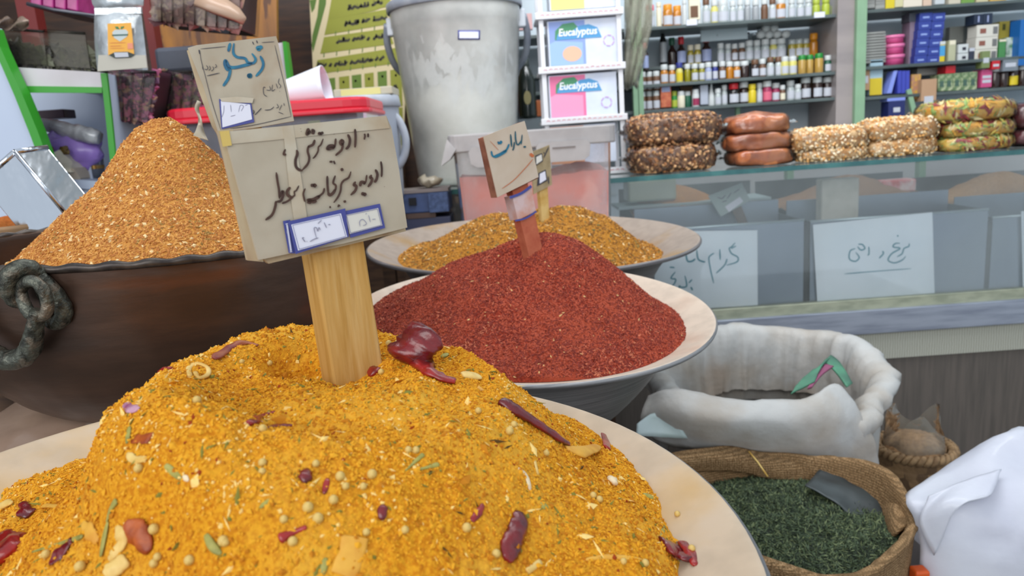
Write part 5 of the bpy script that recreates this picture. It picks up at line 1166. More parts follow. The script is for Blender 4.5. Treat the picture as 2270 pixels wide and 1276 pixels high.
m_wsack = mat('woven_white_sack', S(182, 182, 180), 0.6, col2=S(168, 160, 150), scale=9, col3=S(166, 146, 128), scale3=6, mix3=(0.6, 0.8), bump=0.35, bscale=46, bdist=0.006)
m_wsack2 = mat('bright_white_sack', S(204, 207, 218), 0.45, col2=S(190, 192, 206), scale=7, bump=0.35, bscale=20, bdist=0.006, coat=0.15)
m_sackdark = mat('dark_sack_contents', S(46, 42, 38), 0.9, col2=S(66, 58, 50), scale=90, bump=0.6, bscale=160)

# burlap sack of green herb
bx, by, bz, bR = at(1738, 1126, 1.04)[0], 1.04, at(1738, 1126, 1.04)[2], 0.172
t = thing('burlap_sack', 'open burlap sack full of dark green dried herb at the lower right', 'sack', (bx, by, 0))
def brim(th):
    return 0.012 * math.sin(th * 2 + 0.6) + 0.006 * math.sin(th * 5), 1 + 0.03 * math.sin(th * 3 + 1)
mb, n = ringsack('sack', '', '', None, bx, by, bz + 0.010, bR, 0.0, m_burlap, 0.005, 4, rimfun=brim, roll=0.0055, inner_drop=0.10, bulge=1.03)
mb.build('sack_body', m_burlap, t)
# turned-out flap pieces and inner liner seen at the right back
fl = [at(x, y, yy) for x, y, yy in [(1600, 1000, 1.20), (1680, 1010, 1.20), (1760, 1020, 1.19), (1850, 1020, 1.17), (1930, 1062, 1.14), (1975, 1050, 1.10)]]
def cloth(name, rows, m, parent, th=0.003, sub=2, label=None, amp=0.0, cs=9):
    R_ = [smoothpath(r, 5) for r in rows]; A = np.array(R_); B = []
    for j in range(A.shape[1]): B.append(smoothpath(A[:, j], 5))
    B = np.array(B).transpose(1, 0, 2); V = B.reshape(-1, 3); V = V + (0.003 * fbm(V, 40, 3))[:, None] * np.array([0, 1, 0.6])
    if amp: V = V - (amp * np.abs(fbm(V, cs, 3)) * 2.4)[:, None] * np.array([0.1, -0.75, 0.6])
    o = MB().grid(V, B.shape[0], B.shape[1]).build(name, m, parent, solid=th)
    if label: o['label'] = label
    return o
A_ = lambda L: [at(x, y, yy) for x, y, yy in L]
cloth('rolled_flap', [A_([(1470, 1008, 1.20), (1600, 990, 1.21), (1700, 1004, 1.21), (1790, 1012, 1.20), (1850, 1012, 1.19), (1900, 1046, 1.17), (1962, 1046, 1.12)]),
                      A_([(1472, 1026, 1.18), (1602, 1012, 1.19), (1700, 1026, 1.185), (1785, 1036, 1.18), (1846, 1030, 1.175), (1905, 1056, 1.15), (1965, 1062, 1.11)]),
                      A_([(1480, 1050, 1.19), (1610, 1040, 1.19), (1700, 1058, 1.185), (1770, 1066, 1.175), (1812, 1044, 1.175), (1890, 1068, 1.15), (1968, 1078, 1.11)])], m_burlap, t, 0.005)
cloth('side_flap', [A_([(1962, 1044, 1.12), (2000, 1080, 1.08), (2012, 1120, 1.03), (2016, 1160, 0.98)]),
                    A_([(1945, 1060, 1.11), (1968, 1110, 1.06), (1980, 1140, 1.01), (1990, 1180, 0.97)]),
                    A_([(1942, 1100, 1.11), (1950, 1140, 1.07), (1962, 1175, 1.02), (1975, 1196, 0.98)])], m_burlap, t, 0.005)
cloth('inner_liner', [A_([(1822, 1034, 1.165), (1880, 1044, 1.15), (1930, 1062, 1.13), (1960, 1080, 1.11)]),
                      A_([(1800, 1060, 1.13), (1862, 1080, 1.10), (1915, 1104, 1.075), (1958, 1126, 1.06)]),
                      A_([(1786, 1074, 1.10), (1840, 1104, 1.065), (1900, 1146, 1.03), (1958, 1184, 1.00)])], mat('grey_liner', S(60, 68, 70), 0.5, col2=S(48, 54, 56), scale=20), t, 0.0015, label='dark grey plastic liner', amp=0.006, cs=22)
# the herb inside
V = []; nr_, nt_ = 60, 150
for i in range(nr_):
    for j in range(nt_):
        r = bR * 0.93 * i / (nr_ - 1); th = 2 * math.pi * j / nt_; x, y = bx + r * math.cos(th), by + r * math.sin(th)
        V.append((x, y, bz - 0.022 + 0.018 * math.cos(min(1, r / bR) * 1.6) - 0.006 + 0.004 * vn([[x * 40, y * 40, 3]])[0]))
V = np.array(V); i = np.arange(nr_ - 1)[:, None]; j = np.arange(nt_)[None]; j2 = (j + 1) % nt_
Q = np.stack([i * nt_ + j, i * nt_ + j2, (i + 1) * nt_ + j2, (i + 1) * nt_ + j], -1).reshape(-1, 4)
cnt = 13000; rr = bR * 0.93 * np.sqrt(rng.random(cnt)); th = rng.random(cnt) * 6.2832; X = np.c_[bx + rr * np.cos(th), by + rr * np.sin(th), np.zeros(cnt)]
X[:, 2] = bz - 0.022 + 0.018 * np.cos(rr / bR * 1.6) - 0.006 + 0.004 * vn(np.c_[X[:, 0] * 40, X[:, 1] * 40, np.full(cnt, 3)])
N = np.tile([0, 0, 1.0], (cnt, 1)); v, f, mm = grains(X, N, np.array([[0.0062, 0.0011, 0.0006]]) * (0.5 + 1.0 * rng.random((cnt, 1))), rng.integers(1, 6, cnt), 1.4, 0.0006)
mh = [mat('herb_base', S(38, 48, 34), 0.95, col2=S(28, 36, 26), scale=200), mat('herb_dark', S(54, 68, 46), 0.8), mat('herb_mid', S(72, 88, 58), 0.8), mat('herb_light', S(112, 124, 86), 0.8), mat('herb_deep', S(42, 54, 40), 0.85), mat('herb_sage', S(80, 96, 70), 0.8)]
o = link_mesh('dried_herb', np.concatenate([V, v]), [Q, f + len(V)], mh, np.concatenate([np.zeros(len(Q), int), mm]), None, np.concatenate([np.ones(len(Q), bool), np.zeros(len(f), bool)]))
tag(o, 'dark green shredded dried herb filling the burlap sack', 'herb', None, 'stuff')
tag(MB().tube([at(1660, 1000, 1.19), at(1680, 1024, 1.17), at(1702, 1056, 1.15)], 0.0016, 6).build('straw', m_cream), 'thin pale straw lying over the back lip of the burlap sack', 'straw')

# white woven sack behind it
wx, wy, wz, wR = at(1700, 850, 1.45)[0], 1.45, at(1700, 850, 1.45)[2], 0.208
t = thing('woven_sack', 'open white woven plastic sack with a green and pink stripe behind the herb sack', 'sack', (wx, wy, 0))
def wrim(th):
    back = max(0, math.sin(th)); front = max(0, -math.sin(th)); right = max(0, math.cos(th))
    return 0.055 * back ** 0.7 - 0.030 * front + 0.02 * right + 0.010 * math.sin(th * 4 + 1), 1 + 0.05 * math.sin(th * 3) + 0.03 * math.sin(th * 5 + 2)
mb, n = ringsack('sack', '', '', None, wx, wy, wz, wR, 0.0, m_wsack, 0.020, 9, rimfun=wrim, roll=0.020, inner_drop=0.13, squash=0.92, nseg=220, bulge=1.0, creases=0.75)
mb.build('sack_body', m_wsack, t)
MB().lathe([(0.0, 0.02), (wR * 0.5, 0.012), (wR * 0.86, 0.0)], (wx, wy, wz - 0.10), 40).build('contents', m_sackdark, t)
cloth('front_fold', [A_([(1440, 872, 1.26), (1500, 858, 1.25), (1560, 872, 1.24), (1640, 886, 1.22), (1720, 884, 1.215), (1790, 880, 1.22), (1850, 850, 1.26), (1890, 880, 1.25), (1925, 930, 1.26)]),
                     A_([(1420, 930, 1.25), (1490, 915, 1.215), (1560, 930, 1.195), (1640, 935, 1.185), (1720, 935, 1.18), (1790, 940, 1.185), (1850, 930, 1.20), (1905, 950, 1.215), (1945, 985, 1.235)]),
                     A_([(1450, 972, 1.26), (1510, 990, 1.235), (1580, 996, 1.22), (1650, 1000, 1.215), (1720, 1006, 1.21), (1790, 1016, 1.21), (1850, 1030, 1.215), (1915, 1050, 1.225), (1950, 1030, 1.24)])], m_wsack, t, 0.002, amp=0.010, cs=14)
cloth('striped_corner', [A_([(1806, 846, 1.30), (1820, 812, 1.36), (1842, 788, 1.42)]), A_([(1760, 870, 1.27), (1790, 830, 1.33), (1834, 806, 1.40)]), A_([(1754, 872, 1.265), (1774, 846, 1.31), (1800, 820, 1.37)])],
      mat('green_stripe', S(78, 140, 110), 0.5, col2=S(64, 104, 86), scale=14), t, 0.003, label='green striped corner')
cloth('striped_corner', [A_([(1842, 788, 1.42), (1862, 804, 1.40), (1890, 850, 1.32)]), A_([(1826, 800, 1.40), (1850, 822, 1.36), (1876, 856, 1.30)])], m_g if 'm_g' in globals() else mat('green_stripe', S(78, 140, 110)), t, 0.003, label='green striped edge')
cloth('pink_stripe', [A_([(1800, 860, 1.285), (1822, 830, 1.335), (1848, 812, 1.375)]), A_([(1790, 862, 1.28), (1806, 834, 1.33), (1830, 808, 1.385)])], mat('plum_stripe', S(140, 72, 104), 0.5), t, 0.004, label='plum coloured stripe')
cloth('pale_corner', [A_([(1412, 940, 1.235), (1450, 915, 1.24), (1500, 930, 1.22)]), A_([(1410, 966, 1.23), (1455, 968, 1.22), (1525, 972, 1.215)])], mat('bluish_white_sack', S(196, 214, 216), 0.45, col2=S(176, 196, 192), scale=12), t, 0.003, label='bluish white lower corner')

# bright white sack at the right edge
t = thing('woven_sack', 'bright white folded woven sack cut off by the lower right corner', 'sack', (at(2260, 1200, 0.98)[0], 1.0, 0))
cloth('sack_top', [A_([(2150, 1014, 1.10), (2250, 956, 1.12), (2350, 960, 1.15), (2430, 1050, 1.16)]),
                   A_([(2030, 1080, 1.02), (2140, 1010, 1.04), (2270, 942, 1.06), (2390, 960, 1.10)]),
                   A_([(2010, 1110, 0.98), (2110, 1060, 0.99), (2240, 1010, 1.0), (2400, 1010, 1.04)]),
                   A_([(2030, 1150, 0.96), (2120, 1100, 0.95), (2250, 1080, 0.95), (2400, 1040, 0.96)]),
                   A_([(2042, 1220, 0.955), (2130, 1160, 0.93), (2260, 1150, 0.92), (2400, 1150, 0.92)]),
                   A_([(2036, 1290, 0.96), (2130, 1260, 0.925), (2260, 1260, 0.91), (2400, 1260, 0.91)]),
                   A_([(2030, 1500, 0.97), (2130, 1500, 0.93), (2260, 1500, 0.91), (2400, 1500, 0.91)])], m_wsack2, t, 0.002, amp=0.016, cs=8)
cloth('folded_panel', [A_([(2060, 1100, 0.955), (2140, 1064, 0.965), (2220, 1040, 0.975)]), A_([(2040, 1160, 0.945), (2100, 1110, 0.935), (2200, 1090, 0.94)]), A_([(2070, 1230, 0.94), (2120, 1130, 0.925), (2180, 1100, 0.93)])], m_wsack2, t, 0.003)
sb = at(2230, 1270, 1.0)
MB().box((at(2045, 1200, 0.98)[0] + 0.05, 0.98, 0.0), (at(2400, 1200, 0.98)[0], 1.20, at(2200, 1150, 1.0)[2] - 0.05)).build('sack_body', m_wsack2, t, bevel=0.03)
simple_box('orange_bag', 'sliver of an orange bag between the burlap sack and the white sack', 'bag', 2030, 1268, 2062, 1330, 0.93, 0.02, mat('orange_plastic', S(206, 84, 24), 0.5), None, 0.003)
# woven basket with a clear bag behind
bq = at(2040, 1060, 1.44)
t = thing('wicker_basket', 'small wicker basket edge with a bag of brown bits between the sacks', 'basket', (bq[0] + 0.05, 1.40, 0))
zb_ = at(1990, 1020, 1.46)[2]
cxb, cyb, rb_ = at(2050, 1000, 1.46)[0], 1.50, 0.075
wv = MB()
for k in range(9):
    z = 0.05 + (zb_ - 0.05) * k / 8
    wv.lathe([(rb_ * 1.0, z - 0.02), (rb_ * 1.03, z), (rb_, z + 0.02)], (cxb, cyb, 0), 40)
wv.lathe([(rb_ * 0.97, 0.0), (rb_ * 1.0, 0.05), (rb_ * 1.0, zb_), (rb_ * 0.9, zb_ + 0.004), (rb_ * 0.88, zb_ - 0.05)], (cxb, cyb, 0), 40)
wv.build('basket_wall', mat('wicker', S(140, 110, 76), 0.8, col2=S(96, 72, 48), scale=60, kind='voronoi', bump=0.8, bscale=90), t)
for ph in (0, math.pi):
    wv = MB(); K = 120; P = [(cxb + (rb_ + 0.006 * math.cos(18 * a + ph)) * math.cos(a), cyb + (rb_ + 0.006 * math.cos(18 * a + ph)) * math.sin(a), zb_ + 0.008 + 0.007 * math.sin(18 * a + ph)) for a in np.linspace(0, 6.2832, K, endpoint=False)]
    wv.tube(P, 0.006, 8, closed=True).build('braided_rim', mat('wicker_rim', S(146, 118, 84), 0.8, col2=S(110, 84, 56), scale=80), t)
t2_ = thing('plastic_bag', 'clear plastic bag of brown bits standing in the wicker basket', 'bag', (cxb, cyb, zb_ - 0.02))
MB().lathe([(0, zb_ - 0.03), (rb_ * 0.8, zb_ - 0.03), (rb_ * 0.82, zb_ + 0.015), (rb_ * 0.5, zb_ + 0.035), (0, zb_ + 0.042)], (cxb, cyb, 0), 30).build('contents', mat('brown_bits', S(150, 116, 80), 0.8, col2=S(120, 88, 58), scale=120), t2_)
V = []
for i in range(7):
    for j in range(36):
        th = 2 * math.pi * j / 36; u = i / 6; r = rb_ * (0.84 - 0.15 * u + 0.10 * u * math.sin(th * 5)); V.append((cxb + r * math.cos(th), cyb + r * math.sin(th), zb_ + 0.0 + 0.075 * u + 0.025 * u * math.sin(th * 3 + 1)))
MB().grid(V, 7, 36, wrap=True).build('clear_plastic', glass('thin_bag_film', (0.94, 0.94, 0.92), 0.25, S(176, 172, 160), 0.12, 1.4, crinkle=0.6, cscale=40), t2_)

# plastic-wrapped sack under the copper bowl
ux, uy = -0.40, 0.80; uz = 1.071 - 0.875 * 0.21
V = []; nu_, nv_ = 44, 90
for i in range(nu_):
    ph = math.pi * i / (nu_ - 1)
    for j in range(nv_):
        th = 2 * math.pi * j / nv_; q = np.array([math.copysign(abs(math.sin(ph) * math.cos(th)) ** 0.8, math.cos(th)) * 0.30, math.copysign(abs(math.sin(ph) * math.sin(th)) ** 0.8, math.sin(th)) * 0.20, -math.copysign(abs(math.cos(ph)) ** 0.6, math.cos(ph)) * 0.30])
        V.append(np.array([ux, uy, uz - 0.27]) + q)
V = np.array(V); d = nrm_rows(V - np.array([ux, uy, uz - 0.27])); V = V + d * (0.018 * fbm(V, 7, 3) + 0.004 * fbm(V * np.array([1, 1, 3]), 40, 2))[:, None]
top = V[:, 2] > uz - 0.03; dd = np.hypot(V[:, 0] + 0.374, V[:, 1] - 0.805)
V[:, 2] = np.where(dd < 0.16, np.minimum(V[:, 2], 1.071 - 0.21 * 0.875 + np.interp(dd, [0, 0.06, 0.12, 0.16], [-0.004, 0.0, 0.02, 0.05])), V[:, 2])
o = MB().grid(V, nu_, nv_, wrap=True).build('wrapped_sack', mat('dusty_wrapped_sack', S(164, 140, 124), 0.35, col2=S(138, 112, 94), scale=6, stretch=(1, 1, 2), col3=S(176, 160, 148), scale3=9, bump=0.4, bscale=16, coat=0.25))
tag(o, 'bulging sack wrapped in dusty clear plastic under the copper bowl', 'sack')
stand('wooden_crate', 'low wooden crate under the plastic-wrapped sack', (-0.62, 0.66, 0), (-0.18, 0.94, V[:, 2].min() - 0.001))
# ================================================================== BOTTLE SHELVES ON THE REAR WALL
m_shelf = mat('dark_shelf_glass', S(70, 80, 80), 0.35, col2=S(90, 100, 100), scale=5)
m_post = mat('pale_green_post', S(136, 170, 138), 0.45, col2=S(126, 158, 128), scale=9)
SY = 2.95
zA, zB, zD = at(1650, 45, SY)[2], at(1650, 172, SY)[2], at(1650, 229, SY)[2]
zR = at(1650, 134, 3.06)[2]
xs0, xs1, xs2, xs3 = at(1140, 150, SY)[0], at(1872, 150, SY)[0], at(1908, 150, SY)[0], 2.3
t_sh = thing('wall_shelving', 'tall shelving with pale green posts along the rear wall, left bay', 'shelf', ((xs0 + xs1) / 2, 3.08, zD - 0.3))
for nm, z, y0, y1 in (('shelf_board', zA, SY, 3.2), ('shelf_board', zB, SY, 3.2), ('shelf_board', zD, SY, 3.2), ('riser_board', zR, 3.06, 3.2)):
    MB().box((xs0, y0, z - 0.012), (xs1, y1, z)).build(nm, m_shelf, t_sh, bevel=0.001)
for px in (1407, 1419):
    x = at(px, 200, SY)[0]; MB().box((x - 0.009, SY - 0.02, z_t1 + 0.061), (x + 0.009, SY + 0.01, 2.2)).build('post', m_post, t_sh)
x = at(1635, 260, SY + 0.1)[0]; MB().box((x - 0.008, SY + 0.09, z_t1 + 0.061), (x + 0.008, SY + 0.11, zD - 0.012)).build('post', m_post, t_sh)
MB().box((at(1572, 60, SY)[0], SY + 0.12, zA - 0.055), (at(1680, 60, SY)[0], SY + 0.13, zA - 0.012)).build('bracket_plate', mat('pale_bracket', S(176, 190, 196), 0.4), t_sh)
for px in (1590, 1660):
    q = at(px, 58, SY + 0.118); MB().lathe([(0, 0), (0.004, 0), (0.004, 0.004), (0, 0.004)], (q[0], SY + 0.12, zA - 0.034), 10, 0, np.array([[1, 0, 0], [0, 0, 1], [0, 1, 0]], float)).build('screw', m_darkink, t_sh)
t_sh2 = thing('wall_shelving', 'tall shelving with boxes and tubs along the rear wall, right bay', 'shelf', ((xs2 + xs3) / 2, 3.08, zD - 0.3))
zA2, zB2, zD2 = at(2090, 10, SY)[2], at(2090, 136, SY)[2], at(2090, 203, SY)[2]
for z in (zA2, zB2, zD2): MB().box((xs2, SY, z - 0.012), (xs3, 3.2, z)).build('shelf_board', m_shelf, t_sh2, bevel=0.001)
x = at(1900, 150, SY)[0]; MB().box((x - 0.019, SY - 0.03, z_t1 + 0.061), (x + 0.019, SY, 2.2)).build('post', m_post, t_sh2)
MB().slab([at(2010, 200, SY), at(2020, 196, SY), at(2036, 260, SY), at(2026, 264, SY)], (0, 0.015, 0)).build('slanted_brace', m_post, t_sh2)
x0, x1 = at(1852, 150, SY)[0], at(1889, 150, SY)[0]
MB().box((x0, SY - 0.01, z_t1 + 0.061), (x1, 3.2, 2.2)).build('side_panel', mat('greyish_side_panel', S(158, 148, 146), 0.35, col2=S(140, 132, 132), scale=3, stretch=(1, 1, 4)), t_sh)
for nm, px, py in (('price_tag', 1816, 33), ('price_tag', 1533, 50), ('end_cap', 1872, 35)):
    q = at(px, py, SY - 0.002); w = 0.02 if nm == 'price_tag' else 0.009
    MB().box((q[0] - w, SY - 0.006, q[2] - 0.010), (q[0] + w, SY - 0.001, q[2] + 0.010)).build(nm, m_paper if nm == 'price_tag' else m_post, t_sh)

PAL = dict(w=('white', S(198, 202, 202)), cr=('cream', S(222, 214, 190)), p=('pink', S(214, 100, 126)), o=('orange', S(216, 140, 30)), br=('brown', S(104, 72, 50)), k=('black', S(24, 24, 26)), g=('green', S(30, 130, 50)),
           dg=('dark green', S(20, 84, 60)), r=('red', S(190, 28, 40)), b=('blue', S(40, 50, 130)), y=('yellow', S(214, 190, 30)), c=('clear', S(176, 184, 184)), a=('amber', S(182, 116, 20)), db=('dark brown', S(44, 26, 22)),
           ol=('olive', S(138, 132, 20)), li=('lime green', S(164, 178, 60)), sv=('silver', S(150, 154, 158)), gd=('honey coloured', S(176, 140, 66)), ly=('pale yellow', S(206, 198, 110)), mg=('magenta', S(150, 40, 80)), lb=('pale blue', S(150, 160, 196)), t=('teal', S(40, 170, 180)), cy=('oily yellow', S(166, 150, 50)))
def pm(k, gl=True):
    n, c = PAL[k]; return mat('bottle_' + n.replace(' ', '_'), c, 0.18 if k in ('a', 'db', 'c', 'ol', 'gd', 'k', 'cy', 'sv') else 0.4, coat=0.4 if k in ('a', 'db', 'c', 'gd', 'k', 'cy') else 0)
m_lab = mat('bottle_label_white', S(190, 193, 202), 0.6)
def bottle(px, w, h, cap, body, lab, z, y, label, group, S0=0.2203, X0=1380, style='b'):
    """px: centre, w/h: photo size in px; body, cap and label"""
    ppx = X0 + px * S0; c = at(ppx, 638 - (z - CAMZ) / y * FPX - 300, y); x = at(ppx, proj(np.array([[at(ppx, 150, y)[0], y, z]]))[0, 1], y)[0]
    r = w * S0 * y / FPX * 0.5; H = h * S0 * y / FPX
    y2 = y + r
    t = thing('bottle' if style in 'bt' else 'jar', label, 'bottle' if style in 'bt' else 'jar', (x, y2, z), group)
    hc = min(H * 0.26, r * 1.5); hb = H - hc; cr_ = r * (0.62 if style == 't' else 0.9)
    if style == 't': prof = [(0, 0), (r * 0.95, 0), (r, 0.004), (r, hb * 0.62), (r * 0.9, hb * 0.72), (cr_ * 0.75, hb * 0.86), (cr_ * 0.7, hb)]
    elif style == 'j': prof = [(0, 0), (r * 0.95, 0), (r, 0.003), (r, hb * 0.93), (r * 0.9, hb)]
    elif style == 'n': prof = [(0, 0), (r * 0.95, 0), (r, 0.004), (r * 0.9, hb * 0.55), (r * 0.3, hb * 0.98), (r * 0.25, hb)]
    else: prof = [(0, 0), (r * 0.95, 0), (r, 0.003), (r, hb * 0.78), (r * 0.85, hb * 0.9), (cr_ * 0.8, hb * 0.95), (cr_ * 0.8, hb)]
    MB().lathe([(a, b) for a, b in prof], (x, y2, z), 20).build('glass_body', pm(body), t)
    cc = r * 0.3 if style == 'n' else cr_
    MB().lathe([(cc * 0.98, hb - 0.001), (cc, hb), (cc, hb + hc * 0.92), (cc * 0.92, hb + hc), (0, hb + hc)], (x, y2, z), 18).build('cap', pm(cap), t)
    if lab:
        lm = m_lab if lab == 'w' else pm(lab)
        V = []; z0, z1 = (hb * 0.12, hb * 0.66)
        for zz in (z0, z1):
            for k in range(11):
                a = math.radians(-90 - 62 + 124 * k / 10); V.append((x + r * 1.025 * math.cos(a), y2 + r * 1.025 * math.sin(a), z + zz))
        MB().grid(V, 2, 11).build('label', lm, t)
    return t
def row(name, items, z, y, styles='b', **k):
    items = sorted(items, key=lambda i: i[0]); n = len(items)
    for i, it in enumerate(items):
        px, w, h, cap, body, lab = it[:6]; st = it[6] if len(it) > 6 else 'b'
        kind = {'b': 'bottle', 't': 'tall bottle', 'j': 'jar', 'n': 'cone-topped bottle'}[st]
        bottle(px, w, h, cap, body, lab, z, y + 0.012 * (i % 2), '%s-capped %s %s, %s from left on the %s' % (PAL[cap][0], PAL[body][0], kind, ORD[i], name), 'bottles on the ' + name, style=st, **k)
row('top bottle shelf', [(290, 88, 210, 'p', 'c', 'w', 'j'), (375, 52, 230, 'cr', 'cr', None), (468, 96, 205, 'o', 'a', 'w', 'j'), (562, 84, 190, 'o', 'a', 'w', 'j'), (632, 46, 230, 'w', 'w', None), (778, 44, 200, 'w', 'w', None), (853, 72, 230, 'br', 'c', 'w'),
  (935, 72, 220, 'w', 'ly', 'w'), (1028, 104, 210, 'w', 'c', 'w', 'j'), (1120, 66, 200, 'w', 'c', 'w'), (1196, 66, 200, 'w', 'c', 'w'), (1268, 66, 200, 'w', 'sv', None), (1352, 72, 190, 'w', 'sv', None), (1440, 70, 200, 'w', 'br', 'br'),
  (1520, 66, 190, 'br', 'c', 'w'), (1608, 100, 190, 'w', 'a', 'w', 'j'), (1714, 66, 180, 'w', 'c', 'w'), (1802, 74, 180, 'w', 'c', 'w'), (1882, 66, 180, 'w', 'c', 'w'), (1962, 76, 160, 'li', 'li', None), (2060, 76, 160, 'li', 'li', None), (2150, 70, 150, 'li', 'li', None)], zA, SY + 0.02)
row('riser shelf', [(420, 72, 395, 'k', 'k', 'sv', 't'), (512, 92, 268, 'dg', 'db', None, 't'), (604, 92, 268, 'r', 'db', 'lb', 't'), (694, 66, 185, 'cr', 'cy', 'w'), (766, 66, 185, 'cr', 'cy', 'w'), (858, 104, 272, 'r', 'db', 'lb', 't'),
  (998, 66, 180, 'w', 'c', 'w'), (1072, 64, 172, 'w', 'c', 'w'), (1138, 60, 165, 'w', 'br', 'w'), (1212, 70, 172, 'w', 'br', 'w'), (1288, 74, 186, 'w', 'c', 'w'), (1364, 74, 186, 'w', 'c', 'w'), (1450, 80, 190, 'w', 'c', 'w'), (1530, 76, 186, 'w', 'ly', 'w'), (1612, 90, 186, 'w', 'c', 'w'),
  (1720, 78, 170, 'c', 'cy', 'w', 'j'), (1790, 74, 168, 'c', 'cy', 'w', 'j'), (1856, 74, 168, 'c', 'cy', 'w', 'j'), (1938, 82, 212, 'o', 'a', None), (2075, 82, 220, 'w', 'dg', 'w')], zR, 3.07)
row('second bottle shelf', [(430, 74, 180, 'w', 'a', 'w'), (508, 66, 172, 'w', 'a', 'w'), (582, 66, 188, 'b', 'ly', 'y'), (662, 64, 172, 'w', 'ol', None), (736, 66, 168, 'w', 'ol', 'w'), (808, 66, 168, 'w', 'ol', 'w'), (874, 66, 172, 'w', 'lb', 'w'), (940, 56, 172, 'w', 'b', 'w'), (1014, 62, 172, 'w', 'br', 'w'),
  (1088, 76, 166, 'w', 'a', 'a'), (1160, 66, 160, 'w', 'a', 'w'), (1240, 94, 162, 'w', 'db', None, 'j'), (1344, 74, 168, 'br', 'db', 'w'), (1420, 70, 170, 'w', 'br', 'w'), (1500, 70, 180, 'br', 'c', 'w'), (1580, 70, 180, 'br', 'c', 'w'), (1646, 74, 176, 'w', 'ly', 'w', 'j'), (1726, 84, 176, 'w', 'ly', 'w', 'j'),
  (1820, 74, 178, 'g', 'gd', None, 'j'), (1896, 74, 178, 'g', 'gd', None, 'j'), (1992, 82, 184, 'g', 'gd', None, 'j'), (2078, 68, 160, 'w', 'dg', 'w')], zB, SY + 0.02)
row('third bottle shelf', [(212, 62, 180, 'w', 'br', 'w', 'j'), (278, 68, 180, 'w', 'br', 'w', 'j'), (350, 68, 180, 'w', 'br', 'w', 'j'), (530, 60, 165, 'li', 'g', 'li', 'j'), (600, 74, 160, 'w', 'cr', None, 'j'), (664, 68, 155, 'w', 'dg', None, 'j'), (746, 70, 168, 'w', 'w', 'mg', 'j'),
  (905, 66, 230, 'w', 'w', None, 'n'), (970, 62, 160, 'w', 'c', 'w'), (1034, 58, 190, 'w', 'c', 'w'), (1134, 100, 200, 'r', 'k', 'w'), (1236, 94, 210, 'w', 'db', 'w'), (1318, 76, 180, 'y', 'y', None), (1388, 60, 186, 'w', 'c', 'w'), (1470, 90, 200, 'w', 'mg', 'p'), (1556, 84, 176, 'w', 'mg', 'w'), (1620, 54, 150, 'w', 'br', 'cr'),
  (1704, 82, 190, 'w', 'c', 'w'), (1776, 64, 150, 'w', 'c', 'w'), (1860, 100, 210, 'w', 'db', 'w', 'j'), (1978, 94, 206, 'w', 'db', 'w', 'j'), (2080, 100, 200, 'w', 'db', 'w', 'j')], zD, SY + 0.02)
for i, px in enumerate((212, 278, 350)):
    H_ = 180 * 0.2203 * (SY + 0.02) / FPX
    bottle(px, 68, 180, 'w', 'br', 'w', zD + H_ + 0.0025, SY + 0.02 + 0.012 * (i % 2), 'white-capped brown jar standing on another jar, %s of three at the left shelf end' % ORD[i], 'stacked brown jars', style='j')
bottle(238, 66, 262, 'r', 'db', 'lb', zD + 2 * 180 * 0.2203 * (SY + 0.02) / FPX + 0.006, SY + 0.022, 'red-capped dark brown bottle on top of the stacked jars at the left end', None, style='t')
# white jars lying on their sides on the riser row
Bx = np.array([[1, 0, 0], [0, 0, 1], [0, 1, 0]], float)
for i, (px, py) in enumerate([(1400, 345), (1482, 345), (1564, 340), (1650, 340), (1450, 278), (1532, 278)]):
    X_ = 1380 + px * 0.2203; Y_ = py * 0.2203; q = at(X_, Y_, 3.075); r = 0.0152
    t = thing('lying_jar', 'white-lidded jar lying on its side above the riser row, %s of six' % ORD[i], 'jar', (q[0], 3.1, q[2] - r), 'jars lying on their sides')
    MB().lathe([(0, 0), (r, 0), (r, 0.018), (r * 0.98, 0.02)], (q[0], 3.075, q[2]), 20, 0, Bx).build('lid', pm('w'), t)
    MB().lathe([(r * 0.95, 0.02), (r * 0.97, 0.07), (0, 0.07)], (q[0], 3.075, q[2]), 18, 0, Bx).build('glass_body', pm('c'), t)
simple_box('packet', 'white pouch with a brown round window on the top bottle shelf', 'packet', 1528, -8, 1552, 44, SY + 0.03, 0.02, pm('cr'), parts=[(0.1, 0.1, 0.8, 0.6, pm('br'), 'window')])
simple_box('carton', 'small orange and blue carton on the third bottle shelf', 'box', 1465, 190, 1488, 238, SY + 0.02, 0.04, mat('orange_carton', S(196, 112, 76), 0.6, col2=S(168, 74, 50), scale=50), parts=[(0.1, 0.72, 0.9, 0.95, pm('lb'), 'printed_band')])
simple_box('kraft_pack', 'kraft paper pack behind the green jars on the third shelf', 'packet', 1509, 180, 1536, 215, 3.09, 0.02, mat('kraft', S(178, 142, 112), 0.8))
simple_box('kraft_pack', 'kraft paper pack behind dark jars at the right of the third shelf', 'packet', 1774, 168, 1808, 205, 3.09, 0.02, mat('kraft', S(178, 142, 112), 0.8))
simple_box('plastic_box', 'frosted grey box on the third bottle shelf', 'box', 1553, 188, 1570, 232, SY + 0.03, 0.04, mat('frosted_grey', S(170, 176, 190), 0.3))
# dark things under the third shelf
tag(MB().lathe([(0, 0), (0.05, 0.0), (0.075, 0.05), (0.06, 0.07), (0, 0.08)], (at(1665, 262, 3.05)[0], 3.05, z_t1 + 0.06), 24, rfun=lambda r, z, th: (r * (1 + 0.2 * math.sin(3 * th)), z)).build('dark_bundle', mat('dark_bundle_cloth', S(50, 50, 64), 0.7)), 'dark crumpled bundle behind the amber fruit packets', 'bundle')
tag(MB().box((at(1480, 300, 2.9)[0], 2.85, 0), (at(2300, 300, 2.9)[0], 3.15, z_t1 + 0.06)).build('rear_cabinet', mat('rear_cabinet_panel', S(150, 150, 150), 0.5)), 'low grey cabinet behind the glass counter', 'cabinet')

